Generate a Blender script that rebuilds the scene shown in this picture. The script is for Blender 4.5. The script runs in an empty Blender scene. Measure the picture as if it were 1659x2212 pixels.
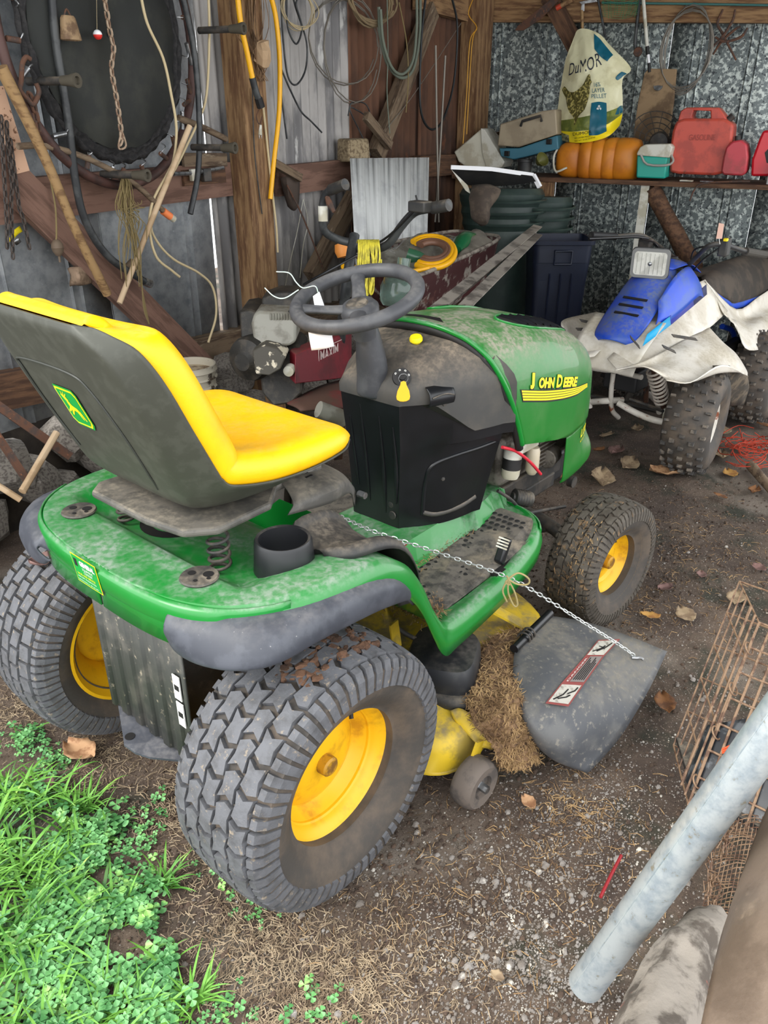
import bpy, math, random
import numpy as np
from mathutils import Vector, Matrix, noise
random.seed(7); np.random.seed(7)
S = bpy.context.scene
COL = S.collection
PI = math.pi
# ------------------------------------------------------------------ camera
CAM = Vector((-.82, -1.25, 1.443)); YAW = math.radians(40.6); PITCH = math.radians(26.8)
cd = bpy.data.cameras.new('camera'); cam = bpy.data.objects.new('camera', cd); COL.objects.link(cam)
cd.sensor_fit = 'HORIZONTAL'; cd.sensor_width = 36; cd.lens = 1693 / 1659 * 36; cd.clip_start = .02; cd.clip_end = 200
cam.location = CAM; cam.rotation_euler = (PI/2 - PITCH, 0, YAW - PI/2)
S.camera = cam
# ------------------------------------------------------------------ light
S.view_settings.view_transform = 'Standard'; S.view_settings.look = 'None'; S.view_settings.gamma = 1
S.view_settings.use_curve_mapping = False
S.view_settings.exposure = 0.62
w = bpy.data.worlds.new('overcast_sky'); S.world = w; w.use_nodes = True
bg = w.node_tree.nodes['Background']; bg.inputs[0].default_value = (.96, .98, 1, 1); bg.inputs[1].default_value = 2.1
sd = bpy.data.lights.new('sun', 'SUN'); sun = bpy.data.objects.new('sun', sd); COL.objects.link(sun)
sd.energy = 1.6; sd.angle = math.radians(28); sd.color = (1, .97, .9)
sun.rotation_euler = Vector((-.62, .30, .62)).to_track_quat('Z', 'Y').to_euler()
# ------------------------------------------------------------------ pixel rays onto real planes
FW = Vector((math.cos(PITCH)*math.cos(YAW), math.cos(PITCH)*math.sin(YAW), -math.sin(PITCH)))
RT = Vector((math.sin(YAW), -math.cos(YAW), 0)); UP = RT.cross(FW)
def ray(x, y): return FW + RT*((x-829.5)/1693) - UP*((y-1106)/1693)
def onp(x, y, p, n):
    d = ray(x, y); return CAM + d*((Vector(p)-CAM).dot(n)/d.dot(n))
def PX(x, y, v): return onp(x, y, (v, 0, 0), Vector((1, 0, 0)))
def PY(x, y, v): return onp(x, y, (0, v, 0), Vector((0, 1, 0)))
def PZ(x, y, v=0): return onp(x, y, (0, 0, v), Vector((0, 0, 1)))
def PD(x, y, t): return CAM + ray(x, y)*t
K = PD(1020, 300, 5.3); K.z = 0                                    # the shed's corner
LA = math.radians(9); LD = Vector((math.cos(LA), math.sin(LA), 0)); LN = Vector((math.sin(LA), -math.cos(LA), 0))   # left wall: direction, normal into the room
BA = math.radians(-78); BD = Vector((math.cos(BA), math.sin(BA), 0)); BN = Vector((math.sin(BA), -math.cos(BA), 0))
def PL(x, y, off=.03): return onp(x, y, K + LN*off, LN)
def PB(x, y, off=.03): return onp(x, y, K + BN*off, BN)
def sL(x, y, off=0): return (PL(x, y, off)-K).dot(LD)
def sB(x, y, off=0): return (PB(x, y, off)-K).dot(BD)
# ------------------------------------------------------------------ materials
def lin(c):
    return tuple(((v/255)/12.92 if v/255 <= .04045 else ((v/255+.055)/1.055)**2.4) for v in c) + (1,)
MATS = {}
def mat(name, c, rough=.6, metal=0, c2=None, scale=8, lo=.45, hi=.6, bump=0, bscale=60, dust=None, stretch=None, c3=None, s3=30, lo3=.6, hi3=.65, vor=False, coat=0, trans=0, alpha=1, emit=0, spec=.5):
    if name in MATS: return MATS[name]
    m = bpy.data.materials.new(name); m.use_nodes = True; MATS[name] = m
    N = m.node_tree.nodes; Lk = m.node_tree.links; b = N['Principled BSDF']
    b.inputs['Roughness'].default_value = rough; b.inputs['Metallic'].default_value = metal
    b.inputs['Coat Weight'].default_value = coat; b.inputs['Transmission Weight'].default_value = trans
    b.inputs['Alpha'].default_value = alpha; b.inputs['Specular IOR Level'].default_value = spec
    tc = N.new('ShaderNodeTexCoord'); src = tc.outputs['Object']
    if stretch:
        mp = N.new('ShaderNodeMapping'); mp.inputs['Scale'].default_value = stretch; Lk.new(src, mp.inputs[0]); src = mp.outputs[0]
    def tex(sc, det=7, v=False):
        if v:
            t = N.new('ShaderNodeTexVoronoi'); t.inputs['Scale'].default_value = sc; t.inputs['Randomness'].default_value = 1
            mn = N.new('ShaderNodeMix'); mn.data_type = 'VECTOR'; mn.inputs['Factor'].default_value = .12
            nn = N.new('ShaderNodeTexNoise'); nn.inputs['Scale'].default_value = sc*.7; nn.inputs['Detail'].default_value = 3
            Lk.new(src, nn.inputs['Vector']); Lk.new(src, mn.inputs['A']); Lk.new(nn.outputs['Color'], mn.inputs['B'])
            Lk.new(mn.outputs['Result'], t.inputs['Vector'])
            sp = N.new('ShaderNodeSeparateColor'); Lk.new(t.outputs['Color'], sp.inputs[0]); return sp.outputs[0]
        t = N.new('ShaderNodeTexNoise'); t.inputs['Scale'].default_value = sc; t.inputs['Detail'].default_value = det
        t.inputs['Roughness'].default_value = .62; Lk.new(src, t.inputs['Vector']); return t.outputs[0]
    def ramp(f, a, z):
        r = N.new('ShaderNodeMapRange'); r.inputs[1].default_value = a; r.inputs[2].default_value = z; r.interpolation_type = 'SMOOTHSTEP'
        Lk.new(f, r.inputs[0]); return r.outputs[0]
    def mix(f, A, B):
        x = N.new('ShaderNodeMix'); x.data_type = 'RGBA'; Lk.new(f, x.inputs['Factor'])
        for k, v in (('A', A), ('B', B)):
            s = [i for i in x.inputs if i.name == k and i.type == 'RGBA'][0]
            if isinstance(v, tuple): s.default_value = v
            else: Lk.new(v, s)
        return [o for o in x.outputs if o.type == 'RGBA'][0]
    cur = lin(c); linked = False
    if c2: cur = mix(ramp(tex(scale, v=vor), lo, hi), cur, lin(c2)); linked = True
    if c3: cur = mix(ramp(tex(s3), lo3, hi3), cur, lin(c3)); linked = True
    if dust:
        g = N.new('ShaderNodeNewGeometry'); sp = N.new('ShaderNodeSeparateXYZ'); Lk.new(g.outputs['Normal'], sp.inputs[0])
        up = ramp(sp.outputs['Z'], dust[2] if len(dust) > 2 else .2, 1)
        n1 = ramp(tex(dust[3] if len(dust) > 3 else 7, 10), .32, .68); n2 = ramp(tex(75, 6), .36, .66)
        sm = N.new('ShaderNodeMath'); sm.operation = 'MULTIPLY_ADD'; Lk.new(n2, sm.inputs[0]); sm.inputs[1].default_value = .75; sm.inputs[2].default_value = .35
        ml = N.new('ShaderNodeMath'); ml.operation = 'MULTIPLY'; Lk.new(n1, ml.inputs[0]); Lk.new(sm.outputs[0], ml.inputs[1]); ns = ml.outputs[0]
        ad = N.new('ShaderNodeMath'); ad.operation = 'MULTIPLY'; Lk.new(up, ad.inputs[0]); Lk.new(ns, ad.inputs[1])
        a2 = N.new('ShaderNodeMath'); a2.operation = 'MULTIPLY'; a2.use_clamp = True; Lk.new(ad.outputs[0], a2.inputs[0]); a2.inputs[1].default_value = dust[1]
        cur = mix(a2.outputs[0], cur, lin(dust[0])); linked = True
        mr = N.new('ShaderNodeMapRange'); mr.inputs[3].default_value = rough; mr.inputs[4].default_value = max(rough, .85); Lk.new(a2.outputs[0], mr.inputs[0]); Lk.new(mr.outputs[0], b.inputs['Roughness'])
    if linked: Lk.new(cur, b.inputs['Base Color'])
    else: b.inputs['Base Color'].default_value = cur
    if bump:
        bn = N.new('ShaderNodeBump'); bn.inputs['Strength'].default_value = bump; bn.inputs['Distance'].default_value = .004
        Lk.new(tex(bscale, 5), bn.inputs['Height']); Lk.new(bn.outputs[0], b.inputs['Normal'])
    return m
# ------------------------------------------------------------------ mesh builder
V = Vector
def cr(pts, n, closed=False):
    """Catmull-Rom through pts, n samples per span"""
    P = [np.array(p, float) for p in pts]; out = []; m = len(P)
    if m < 3 and not closed: return [P[0]+(P[-1]-P[0])*i/n for i in range(n+1)]
    rng = range(m) if closed else range(m-1)
    for i in rng:
        p1, p2 = P[i], P[(i+1) % m]
        p0 = P[i-1] if (i > 0 or closed) else 2*p1-p2
        p3 = P[(i+2) % m] if (i+2 < m or closed) else 2*p2-p1
        for k in range(n):
            t = k/n; out.append(.5*((2*p1)+(-p0+p2)*t+(2*p0-5*p1+4*p2-p3)*t*t+(-p0+3*p1-3*p2+p3)*t**3))
    if not closed: out.append(P[-1])
    return out
WM = {}
class G:
    def __init__(s): s.v = []; s.f = []
    def add(s, v, f):
        o = len(s.v); s.v += [tuple(p) for p in v]; s.f += [tuple(o+i for i in q) for q in f]; return s
    def box(s, c, d, R=None, taper=1):
        c = V(c); vs = []
        for x, y, z in ((-1,-1,-1),(1,-1,-1),(1,1,-1),(-1,1,-1),(-1,-1,1),(1,-1,1),(1,1,1),(-1,1,1)):
            k = taper if z > 0 else 1
            p = V((x*d[0]/2*k, y*d[1]/2*k, z*d[2]/2)); vs.append(c+(R @ p if R else p))
        return s.add(vs, [(0,3,2,1),(4,5,6,7),(0,1,5,4),(1,2,6,5),(2,3,7,6),(3,0,4,7)])
    def bar(s, a, b, w, h, up=(0,0,1)):
        a, b = V(a), V(b); x = (b-a).normalized(); y = V(up).cross(x).normalized(); z = x.cross(y)
        vs = [p+y*(i*w/2)+z*(j*h/2) for p in (a, b) for i, j in ((-1,-1),(1,-1),(1,1),(-1,1))]
        return s.add(vs, [(0,3,2,1),(4,5,6,7),(0,1,5,4),(1,2,6,5),(2,3,7,6),(3,0,4,7)])
    def tube(s, pts, r, seg=8, closed=False, smooth=0, flat=1):
        if smooth: pts = cr(pts, smooth, closed)
        P = [V(p) for p in pts]; n = len(P); rs = r if isinstance(r, (list, tuple)) else [r]*n
        if len(rs) != n: rs = list(np.interp(np.linspace(0, 1, n), np.linspace(0, 1, len(rs)), rs))
        vs = []; ref = None
        for i, p in enumerate(P):
            t = (P[(i+1) % n]-P[i-1]) if closed else (P[min(i+1, n-1)]-P[max(i-1, 0)])
            if t.length < 1e-9: t = V((0, 0, 1))
            t.normalize()
            if ref is None: ref = t.orthogonal().normalized()
            ref = (ref-t*ref.dot(t))
            if ref.length < 1e-6: ref = t.orthogonal()
            ref.normalize(); bi = t.cross(ref)
            vs += [p+(ref*math.cos(2*PI*k/seg)+bi*math.sin(2*PI*k/seg)*flat)*rs[i] for k in range(seg)]
        fs = []
        for i in range(n if closed else n-1):
            j = (i+1) % n
            fs += [(i*seg+k, i*seg+(k+1) % seg, j*seg+(k+1) % seg, j*seg+k) for k in range(seg)]
        if not closed: fs += [tuple(range(seg-1, -1, -1)), tuple((n-1)*seg+k for k in range(seg))]
        return s.add(vs, fs)
    def lathe(s, prof, o, ax=(0,0,1), seg=32, closed=False, arc=2*PI):
        o = V(o); a = V(ax).normalized(); u = a.orthogonal().normalized(); w_ = a.cross(u); vs = []
        full = abs(arc-2*PI) < 1e-6; ns = seg if full else seg+1
        for k in range(ns):
            t = arc*k/seg; d = u*math.cos(t)+w_*math.sin(t)
            vs += [o+d*r+a*h for r, h in prof]
        m = len(prof); fs = []
        for k in range(seg):
            j = (k+1) % ns
            for i in range(m if closed else m-1):
                i2 = (i+1) % m; fs.append((k*m+i, j*m+i, j*m+i2, k*m+i2))
        return s.add(vs, fs)
    def prism(s, pts, d):
        """closed 3d polygon pts extruded by vector d"""
        P = [V(p) for p in pts]; d = V(d); n = len(P)
        return s.add(P+[p+d for p in P], [tuple(range(n-1, -1, -1)), tuple(range(n, 2*n))]+[(i, (i+1) % n, n+(i+1) % n, n+i) for i in range(n)])
    def grid(s, rows, cu=False, cv=False, skip=None):
        nv = len(rows); nu = len(rows[0]); vs = [p for r in rows for p in r]; fs = []
        for j in range(nv if cv else nv-1):
            for i in range(nu if cu else nu-1):
                if skip and skip(i, j): continue
                j2 = (j+1) % nv; i2 = (i+1) % nu
                fs.append((j*nu+i, j*nu+i2, j2*nu+i2, j2*nu+i))
        return s.add(vs, fs)
    def patch(s, rows, nu=4, nv=4, cu=False, cv=False, skip=None):
        """smooth surface through a grid of control points"""
        a = [cr(r, nu, cu) for r in rows]; b = [cr([a[j][i] for j in range(len(a))], nv, cv) for i in range(len(a[0]))]
        return s.grid([[b[i][j] for i in range(len(b))] for j in range(len(b[0]))], cu, cv, skip)
    def loft(s, rings, caps=True):
        n = len(rings[0]); s.grid(rings, cu=True)
        o = len(s.v)-n*len(rings)
        if caps: s.f += [tuple(o+i for i in range(n-1, -1, -1)), tuple(o+(len(rings)-1)*n+i for i in range(n))]
        return s
    def ball(s, c, r, seg=12, sc=(1, 1, 1)):
        m = seg//2; rows = [[V(c)+V((r*sc[0]*math.sin(PI*j/m)*math.cos(2*PI*i/seg), r*sc[1]*math.sin(PI*j/m)*math.sin(2*PI*i/seg), r*sc[2]*math.cos(PI*j/m))) for i in range(seg)] for j in range(m+1)]
        return s.grid(rows, cu=True)
    def jit(s, a, sc=5):
        s.v = [tuple(V(p)+noise.noise_vector(V(p)*sc)*a) for p in s.v]; return s
    def xf(s, M): s.v = [tuple(M @ V(p)) for p in s.v]; return s
    def build(s, name, m, parent=None, smooth=40, thick=0, bevel=0, sub=0, off=0, M=None, weld=False):
        me = bpy.data.meshes.new(name); vs = np.array(s.v, float)
        if M is None:
            c = (vs.min(0)+vs.max(0))/2; M = Matrix.Translation(V(c)); vs = vs-c
        me.from_pydata([tuple(p) for p in vs], [], s.f); me.materials.append(m)
        me.validate(); me.update()
        if smooth: me.shade_smooth(); me.set_sharp_from_angle(angle=math.radians(smooth))
        o = bpy.data.objects.new(name, me); COL.objects.link(o)
        place(o, M, parent)
        if weld: o.modifiers.new('w', 'WELD').merge_threshold = 1e-4
        if thick: q = o.modifiers.new('s', 'SOLIDIFY'); q.thickness = thick; q.offset = off; q.use_even_offset = False
        if bevel: q = o.modifiers.new('b', 'BEVEL'); q.width = bevel; q.segments = 2; q.limit_method = 'ANGLE'; q.harden_normals = False
        if sub: q = o.modifiers.new('u', 'SUBSURF'); q.levels = sub; q.render_levels = sub
        return o
def place(o, M, parent=None):
    o.matrix_basis = M; WM[o.name] = M
    if parent is not None: o.parent = parent; o.matrix_parent_inverse = WM[parent.name].inverted()
def share(name, me, M, parent=None):
    o = bpy.data.objects.new(name, me); COL.objects.link(o); place(o, M, parent); return o
def tag(o, label, cat, group=None):
    o['label'] = label; o['category'] = cat
    if group: o['group'] = group
    return o
def thing(name, label, cat, loc, group=None):
    o = bpy.data.objects.new(name, None); COL.objects.link(o); o.empty_display_size = .05
    place(o, Matrix.Translation(V(loc))); return tag(o, label, cat, group)
def part_empty(name, parent, loc):
    o = bpy.data.objects.new(name, None); COL.objects.link(o); o.empty_display_size = .05
    place(o, Matrix.Translation(V(loc)), parent); return o
def struct(o): o['kind'] = 'structure'; return o
def stuff(o): o['kind'] = 'stuff'; return o
def frame(o, x, z):
    """matrix with local x along x, z near z"""
    x = V(x).normalized(); y = V(z).cross(x).normalized(); zz = x.cross(y)
    M = Matrix((x, y, zz)).transposed().to_4x4(); M.translation = V(o); return M
def plank(name, a, b, w, t, m, parent=None, up=(0, 0, 1), rough=.002, taper=1, n=8):
    """a sawn board from a to b, slightly uneven, its grain along its length. w is across up x dir, t along up"""
    a, b = V(a), V(b); L = (b-a).length; M = frame((a+b)/2, b-a, up); g = G(); rings = []; sd_ = random.random()*50
    for i in range(n+1):
        x = -L/2+L*i/n; k = 1+(taper-1)*i/n; r = []
        for yy, zz in ((-.5, -.5), (0, -.5), (.5, -.5), (.5, 0), (.5, .5), (0, .5), (-.5, .5), (-.5, 0)):
            e = noise.noise_vector(V((x*4+sd_, yy*3, zz*3)))*rough
            r.append((x, yy*w*k+e.y, zz*t*k+e.z))
        rings.append(r)
    g.loft(rings); return g.build(name, m, parent, smooth=30, M=M)
def stick(name, pts, r, m, parent=None, seg=10, smooth=4, **kw):
    g = G(); g.tube(pts, r, seg, smooth=smooth); return g.build(name, m, parent, smooth=60, **kw)
def text(s, fn, size, m, name, parent, width=None, bold=0, depth=.0008, shear=0, align='LEFT', spacing=1):
    """lettering as thin geometry; fn maps (u, v, w) in metres to the surface it is printed on"""
    cu = bpy.data.curves.new('t', 'FONT'); cu.body = s; cu.size = size*1.4; cu.offset = bold; cu.shear = shear; cu.resolution_u = 3; cu.space_character = spacing
    o = bpy.data.objects.new('t', cu); COL.objects.link(o); dg = bpy.context.evaluated_depsgraph_get()
    me0 = o.evaluated_get(dg).to_mesh(); vs = [tuple(v.co) for v in me0.vertices]; fs = [tuple(p.vertices) for p in me0.polygons]
    bpy.data.objects.remove(o); xs = [v[0] for v in vs]; x0, x1 = min(xs), max(xs); k = width/(x1-x0) if width else 1
    if align == 'CENTER': sh = -(x1-x0)*k/2
    else: sh = 0
    g = G(); n = len(vs)
    fr = [((v[0]-x0)*k+sh, v[1]) for v in vs]
    g.v = [tuple(fn(u, v, depth)) for u, v in fr]; g.f = fs
    return g.build(name, m, parent, smooth=0)
def flat_fn(o, x, y):
    o, x, y = V(o), V(x).normalized(), V(y); y = (y-x*y.dot(x)).normalized(); n = x.cross(y)
    return lambda u, v, w: o+x*u+y*v+n*w
def quad_on(fn, u0, v0, u1, v1, m, name, parent, n=1, w=.0006):
    g = G(); g.grid([[fn(u0+(u1-u0)*i/n, v0+(v1-v0)*j/n, w) for i in range(n+1)] for j in range(n+1)]); return g.build(name, m, parent, smooth=60)
def poly_on(fn, pts, m, name, parent, w=.001):
    g = G(); g.add([fn(u, v, w) for u, v in pts], [tuple(range(len(pts)))]); return g.build(name, m, parent, smooth=0)
# palette
DUST = (148, 135, 118)
m_green = mat('green_paint', (8, 122, 40), .32, c2=(30, 128, 55), scale=6, lo=.4, hi=.75, dust=((135, 150, 135), .95, .35, 9), coat=.3)
m_hood = mat('hood_green_paint', (14, 112, 32), .35, c2=(52, 118, 50), scale=9, lo=.42, hi=.8, dust=((142, 140, 122), 1.5, -.1, 6), coat=.2)
m_seat = mat('yellow_vinyl', (250, 190, 0), .42, c2=(236, 172, 4), scale=12, lo=.45, hi=.8, dust=((214, 172, 66), .8, .8, 8), bump=.12, bscale=300)
m_rim = mat('yellow_rim_paint', (238, 184, 22), .42, c2=(196, 140, 24), scale=14, lo=.5, hi=.7, c3=(120, 84, 30), s3=24, lo3=.68, hi3=.74)
m_deckY = mat('mower_deck_yellow', (214, 180, 40), .5, c2=(150, 130, 60), scale=12, lo=.45, hi=.65, dust=((134, 120, 90), 1, .3, 12))
m_shell = mat('seat_shell_grey', (60, 61, 52), .5, c2=(68, 69, 60), scale=30, c3=(130, 128, 112), s3=180, lo3=.7, hi3=.75)
m_flare = mat('grey_flare_plastic', (58, 61, 69), .5, c2=(70, 73, 81), scale=20, c3=(150, 148, 146), s3=160, lo3=.68, hi3=.74, dust=((112, 110, 110), .7, .4, 8))
m_blk = mat('black_plastic', (16, 17, 20), .33, c2=(22, 23, 27), scale=6, c3=(90, 90, 90), s3=220, lo3=.74, hi3=.78)
m_blkd = mat('dusty_black_plastic', (40, 40, 41), .55, c2=(60, 58, 54), scale=10, lo=.4, hi=.7, dust=((122, 112, 98), 1.2, 0, 6), c3=(120, 112, 100), s3=140, lo3=.68, hi3=.75)
m_wheelp = mat('steering_grey_plastic', (62, 63, 67), .5, c2=(74, 75, 78), scale=16, dust=((110, 108, 106), .7, .3, 10))
m_tyre = mat('tyre_rubber', (66, 62, 58), .75, c2=(98, 86, 74), scale=10, lo=.4, hi=.7, bump=.2, bscale=120)
m_tread = mat('tread_rubber', (94, 95, 99), .7, c2=(72, 72, 74), scale=26, lo=.4, hi=.7, c3=(136, 124, 108), s3=80, lo3=.58, hi3=.7, bump=.3, bscale=200)
m_treadf = mat('dirty_tread_rubber', (86, 80, 72), .8, c2=(64, 58, 50), scale=18, lo=.4, hi=.65, c3=(140, 112, 80), s3=24, lo3=.58, hi3=.7, bump=.3, bscale=160)
m_dark = mat('dark_metal', (44, 43, 42), .6, c2=(70, 64, 58), scale=20, dust=((110, 100, 86), .9, .2, 12))
m_hitch = mat('hitch_plate_black', (58, 60, 56), .55, c2=(86, 84, 78), scale=14, lo=.45, hi=.7, c3=(150, 140, 122), s3=60, lo3=.6, hi3=.7, dust=((140, 128, 112), 1, .3, 12))
m_steel = mat('bright_steel', (176, 178, 180), .35, metal=.9, c2=(130, 130, 130), scale=40)
m_rust = mat('rusty_iron', (92, 62, 46), .85, c2=(70, 56, 50), scale=25, c3=(140, 90, 60), s3=60, lo3=.6, hi3=.7, bump=.4, bscale=90)
m_ironb = mat('painted_brown_iron', (78, 52, 46), .6, c2=(58, 40, 36), scale=14)
m_wood = mat('weathered_timber', (148, 116, 80), .85, c2=(100, 70, 46), scale=5, lo=.38, hi=.62, stretch=(1, 9, 9), c3=(160, 128, 92), s3=12, lo3=.55, hi3=.72, bump=.5, bscale=20)
m_woodd = mat('dark_timber', (104, 74, 52), .85, c2=(68, 46, 32), scale=5, lo=.38, hi=.62, stretch=(1, 9, 9), c3=(120, 88, 62), s3=12, lo3=.6, hi3=.75, bump=.5, bscale=20)
m_woodp = mat('reddish_board', (122, 92, 78), .85, c2=(96, 70, 58), scale=4, stretch=(1, 8, 8), bump=.4, bscale=20)
m_woodg = mat('grey_old_timber', (116, 98, 78), .9, c2=(76, 60, 46), scale=5, stretch=(1, 8, 8), c3=(150, 134, 112), s3=10, lo3=.55, hi3=.7, bump=.5, bscale=18)
m_handle = mat('worn_wooden_handle', (146, 116, 76), .65, c2=(108, 80, 50), scale=4, stretch=(1, 10, 10))
m_pale = mat('pale_wooden_rod', (196, 170, 138), .65, c2=(170, 142, 108), scale=6)
m_plastw = mat('white_plastic', (206, 204, 192), .5, c2=(176, 170, 150), scale=10)
m_white = mat('clean_white', (238, 238, 240), .6)
m_lblack = mat('print_black', (24, 22, 22), .6)
m_lwhite = mat('print_white', (214, 214, 208), .6)
m_lyel = mat('print_yellow', (248, 226, 20), .5)
m_lred = mat('print_red', (170, 44, 40), .6)
m_lgreen = mat('print_green', (12, 146, 58), .5)
# ================================================================== SETTING
def gz(x, y): return noise.noise(V((x*1.3, y*1.3, 0)))*.012 + noise.noise(V((x*6, y*6, 3)))*.007 + noise.noise(V((x*19, y*19, 7)))*.0035 - .012
def ground_mat():
    m = bpy.data.materials.new('bare_soil'); m.use_nodes = True; N = m.node_tree.nodes; L = m.node_tree.links; b = N['Principled BSDF']
    b.inputs['Roughness'].default_value = .95; tc = N.new('ShaderNodeTexCoord')
    def nz(sc, det=8, r=.65):
        t = N.new('ShaderNodeTexNoise'); t.inputs['Scale'].default_value = sc; t.inputs['Detail'].default_value = det; t.inputs['Roughness'].default_value = r; L.new(tc.outputs['Object'], t.inputs['Vector']); return t.outputs[0]
    def rp(f, a, z):
        r = N.new('ShaderNodeMapRange'); r.interpolation_type = 'SMOOTHSTEP'; r.inputs[1].default_value = a; r.inputs[2].default_value = z; L.new(f, r.inputs[0]); return r.outputs[0]
    def mx(f, A, B):
        x = N.new('ShaderNodeMix'); x.data_type = 'RGBA'; L.new(f, x.inputs['Factor'])
        for i, v in ((6, A), (7, B)):
            if isinstance(v, tuple): x.inputs[i].default_value = v
            else: L.new(v, x.inputs[i])
        return x.outputs[2]
    c = mx(rp(nz(3), .4, .62), lin((94, 80, 68)), lin((68, 56, 48)))
    c = mx(rp(nz(2.3, 10), .50, .62), c, lin((46, 47, 36)))          # damp mossy soil
    c = mx(rp(nz(1.1, 4), .56, .66), c, lin((112, 102, 92)))
    c = mx(rp(nz(170, 3), .6, .68), c, lin((150, 136, 122)))         # grit
    c = mx(rp(nz(260, 2), .62, .66), c, lin((40, 33, 28)))
    L.new(c, b.inputs['Base Color'])
    bn = N.new('ShaderNodeBump'); bn.inputs['Strength'].default_value = .8; bn.inputs['Distance'].default_value = .008; L.new(nz(45, 6), bn.inputs['Height']); L.new(bn.outputs[0], b.inputs['Normal'])
    return m
g = G(); rows = []
xs = list(np.arange(-3, -.9, .3))+list(np.arange(-.9, 3.2, .03))+list(np.arange(3.2, 7.5, .3)); ys = list(np.arange(-5, -1.2, .3))+list(np.arange(-1.2, 2.2, .03))+list(np.arange(2.2, 6, .3))
g.grid([[(x, y, gz(x, y)) for x in xs] for y in ys])
floor = struct(g.build('floor', ground_mat(), M=Matrix()))
# ---- walls of metal sheet
m_galv = mat('galvanised_sheet', (150, 153, 155), .5, metal=.3, c2=(118, 122, 126), scale=22, lo=.35, hi=.7, c3=(150, 154, 158), s3=70, lo3=.6, hi3=.7, bump=.15, bscale=40)
m_spang = mat('spangled_galvanised_sheet', (98, 106, 106), .5, metal=.35, c2=(182, 190, 184), scale=40, lo=.48, hi=.58, c3=(48, 54, 58), s3=50, lo3=.55, hi3=.62)
m_corr = mat('corrugated_zinc', (164, 160, 156), .6, metal=.2, c2=(112, 110, 110), scale=6, c3=(190, 188, 184), s3=9, lo3=.64, hi3=.7, stretch=(1, 1, .25))
m_rcorr = mat('rusty_corrugated_iron', (104, 70, 50), .85, c2=(52, 36, 28), scale=4, lo=.35, hi=.65, c3=(128, 76, 44), s3=7, lo3=.6, hi3=.7, stretch=(1, 1, .3))
def wall_pt(side, s, z, off):
    D, Nn = (LD, LN) if side == 'L' else (BD, BN)
    return K + D*s + Nn*off + V((0, 0, z))
def sheet(parent, side, s0, s1, z0, z1, kind, m, off=0, name='metal_panel', tilt=0, slant=0):
    g = G(); L = abs(s1-s0); prof = []
    if kind == 'corr':
        n = int(L/.0085)
        prof = [(s0+(s1-s0)*i/n, .013*math.sin(2*PI*(L*i/n)/.068)) for i in range(n+1)]
    else:
        n = max(1, round(L/.305)); prof = [(s0, 0)]
        for k in range(n):
            c = s0+(s1-s0)*(k+.5)/n; sg = 1 if s1 > s0 else -1
            for d, h in ((-.03, 0), (-.022, .008), (-.014, 0), (0, .001), (.014, 0), (.022, .008), (.03, 0)): prof.append((c+sg*d, h))
        prof.append((s1, 0))
    rows = [[wall_pt(side, s+slant*(z-1.45)*(abs(s-s0)/L), z, off+h+(z-z0)*tilt) for s, h in prof] for z in (z0, z0+(z1-z0)*.33, z0+(z1-z0)*.66, z1)]
    g.grid(rows); return g.build(name, m, parent, smooth=50 if kind == 'corr' else 20, thick=.0012)
sA, sB_, sC = sL(438, 250), sL(752, 250), -.02
wl = G(); wl.grid([[wall_pt('L', s, z, -.05) for s in (sL(452, 250), -0.0)] for z in (2.5, 2.62)])
wall_left = struct(wl.build('wall_left', m_woodd, thick=.03))
edges = [sA-.005-.61*k for k in range(5)]
for a, b in zip(edges[1:], edges[:-1]): sheet(wall_left, 'L', a-.004, b+.002, .42, 2.6, 'flat', m_galv, slant=.016 if b == edges[0] else 0)
sheet(wall_left, 'L', sA-.001, (sA+sL(600, 250))/2, .40, 2.6, 'corr', m_corr, name='corrugated_panel', off=.004)
sheet(wall_left, 'L', (sA+sL(600, 250))/2-.01, sB_, .40, 2.6, 'corr', m_corr, name='corrugated_panel')
sheet(wall_left, 'L', sB_+.001, sL(905, 250), .40, 2.6, 'corr', m_rcorr, name='rusty_panel', off=-.004)
sheet(wall_left, 'L', sL(905, 250)-.02, sC, .40, 2.6, 'corr', m_rcorr, name='rusty_panel', off=.005)
wb = G(); wb.grid([[wall_pt('B', s, z, -.05) for s in (0, 3.2)] for z in (2.5, 2.62)])
wall_back = struct(wb.build('wall_back', m_woodd, thick=.03))
for k in range(5): sheet(wall_back, 'B', .0+.61*k, .609+.61*k, .0, 2.6, 'flat', m_spang)
# roof over the stored things
g = G(); q = [wall_pt('L', 0, 2.55, -.1)+V((.3, 0, 0)), wall_pt('L', -5.2, 2.55, -.1), V((-.1, .55, 2.62)), V((.2, -2.6, 2.62)), wall_pt('B', 3.4, 2.55, -.3)]
g.prism(q, (0, 0, .02)); struct(g.build('ceiling', m_galv, smooth=0))
# ---- timbers
def trim(n, a, b, w, t, m=m_wood, up=None, **k): return struct(plank('trim_%d' % n, a, b, w, t, m, None, up or (0, 0, 1), **k))
def v0(p, z): q_ = V(p); q_.z = z; return q_
p0 = PL(515, 0, .10); trim(1, v0(p0, 0.0)+LD*.01, v0(p0, 2.6), .15, .10, m_wood, LN)                  # heavy post
trim(2, PL(-120, 449, .04), PL(492, 386, .04), .135, .045, m_woodp, LN)                          # girt, left
trim(3, PL(592, 392, .04), PL(760, 371, .04), .13, .045, m_woodp, LN)
trim(4, PL(900, 360, .04), PL(1000, 354, .04), .12, .045, m_woodd, LN)
trim(5, PL(-20, 345, .085), PL(440, 800, .085), .125, .035, m_woodp, LN)                          # diagonal brace
trim(6, PL(932, 20, .07), PL(812, 335, .07), .10, .06, m_woodg, LN)                              # diagonal, upper
trim(7, PL(765, 425, .09), PL(672, 600, .09), .085, .06, m_woodg, LN)                            # diagonal, lower
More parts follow.
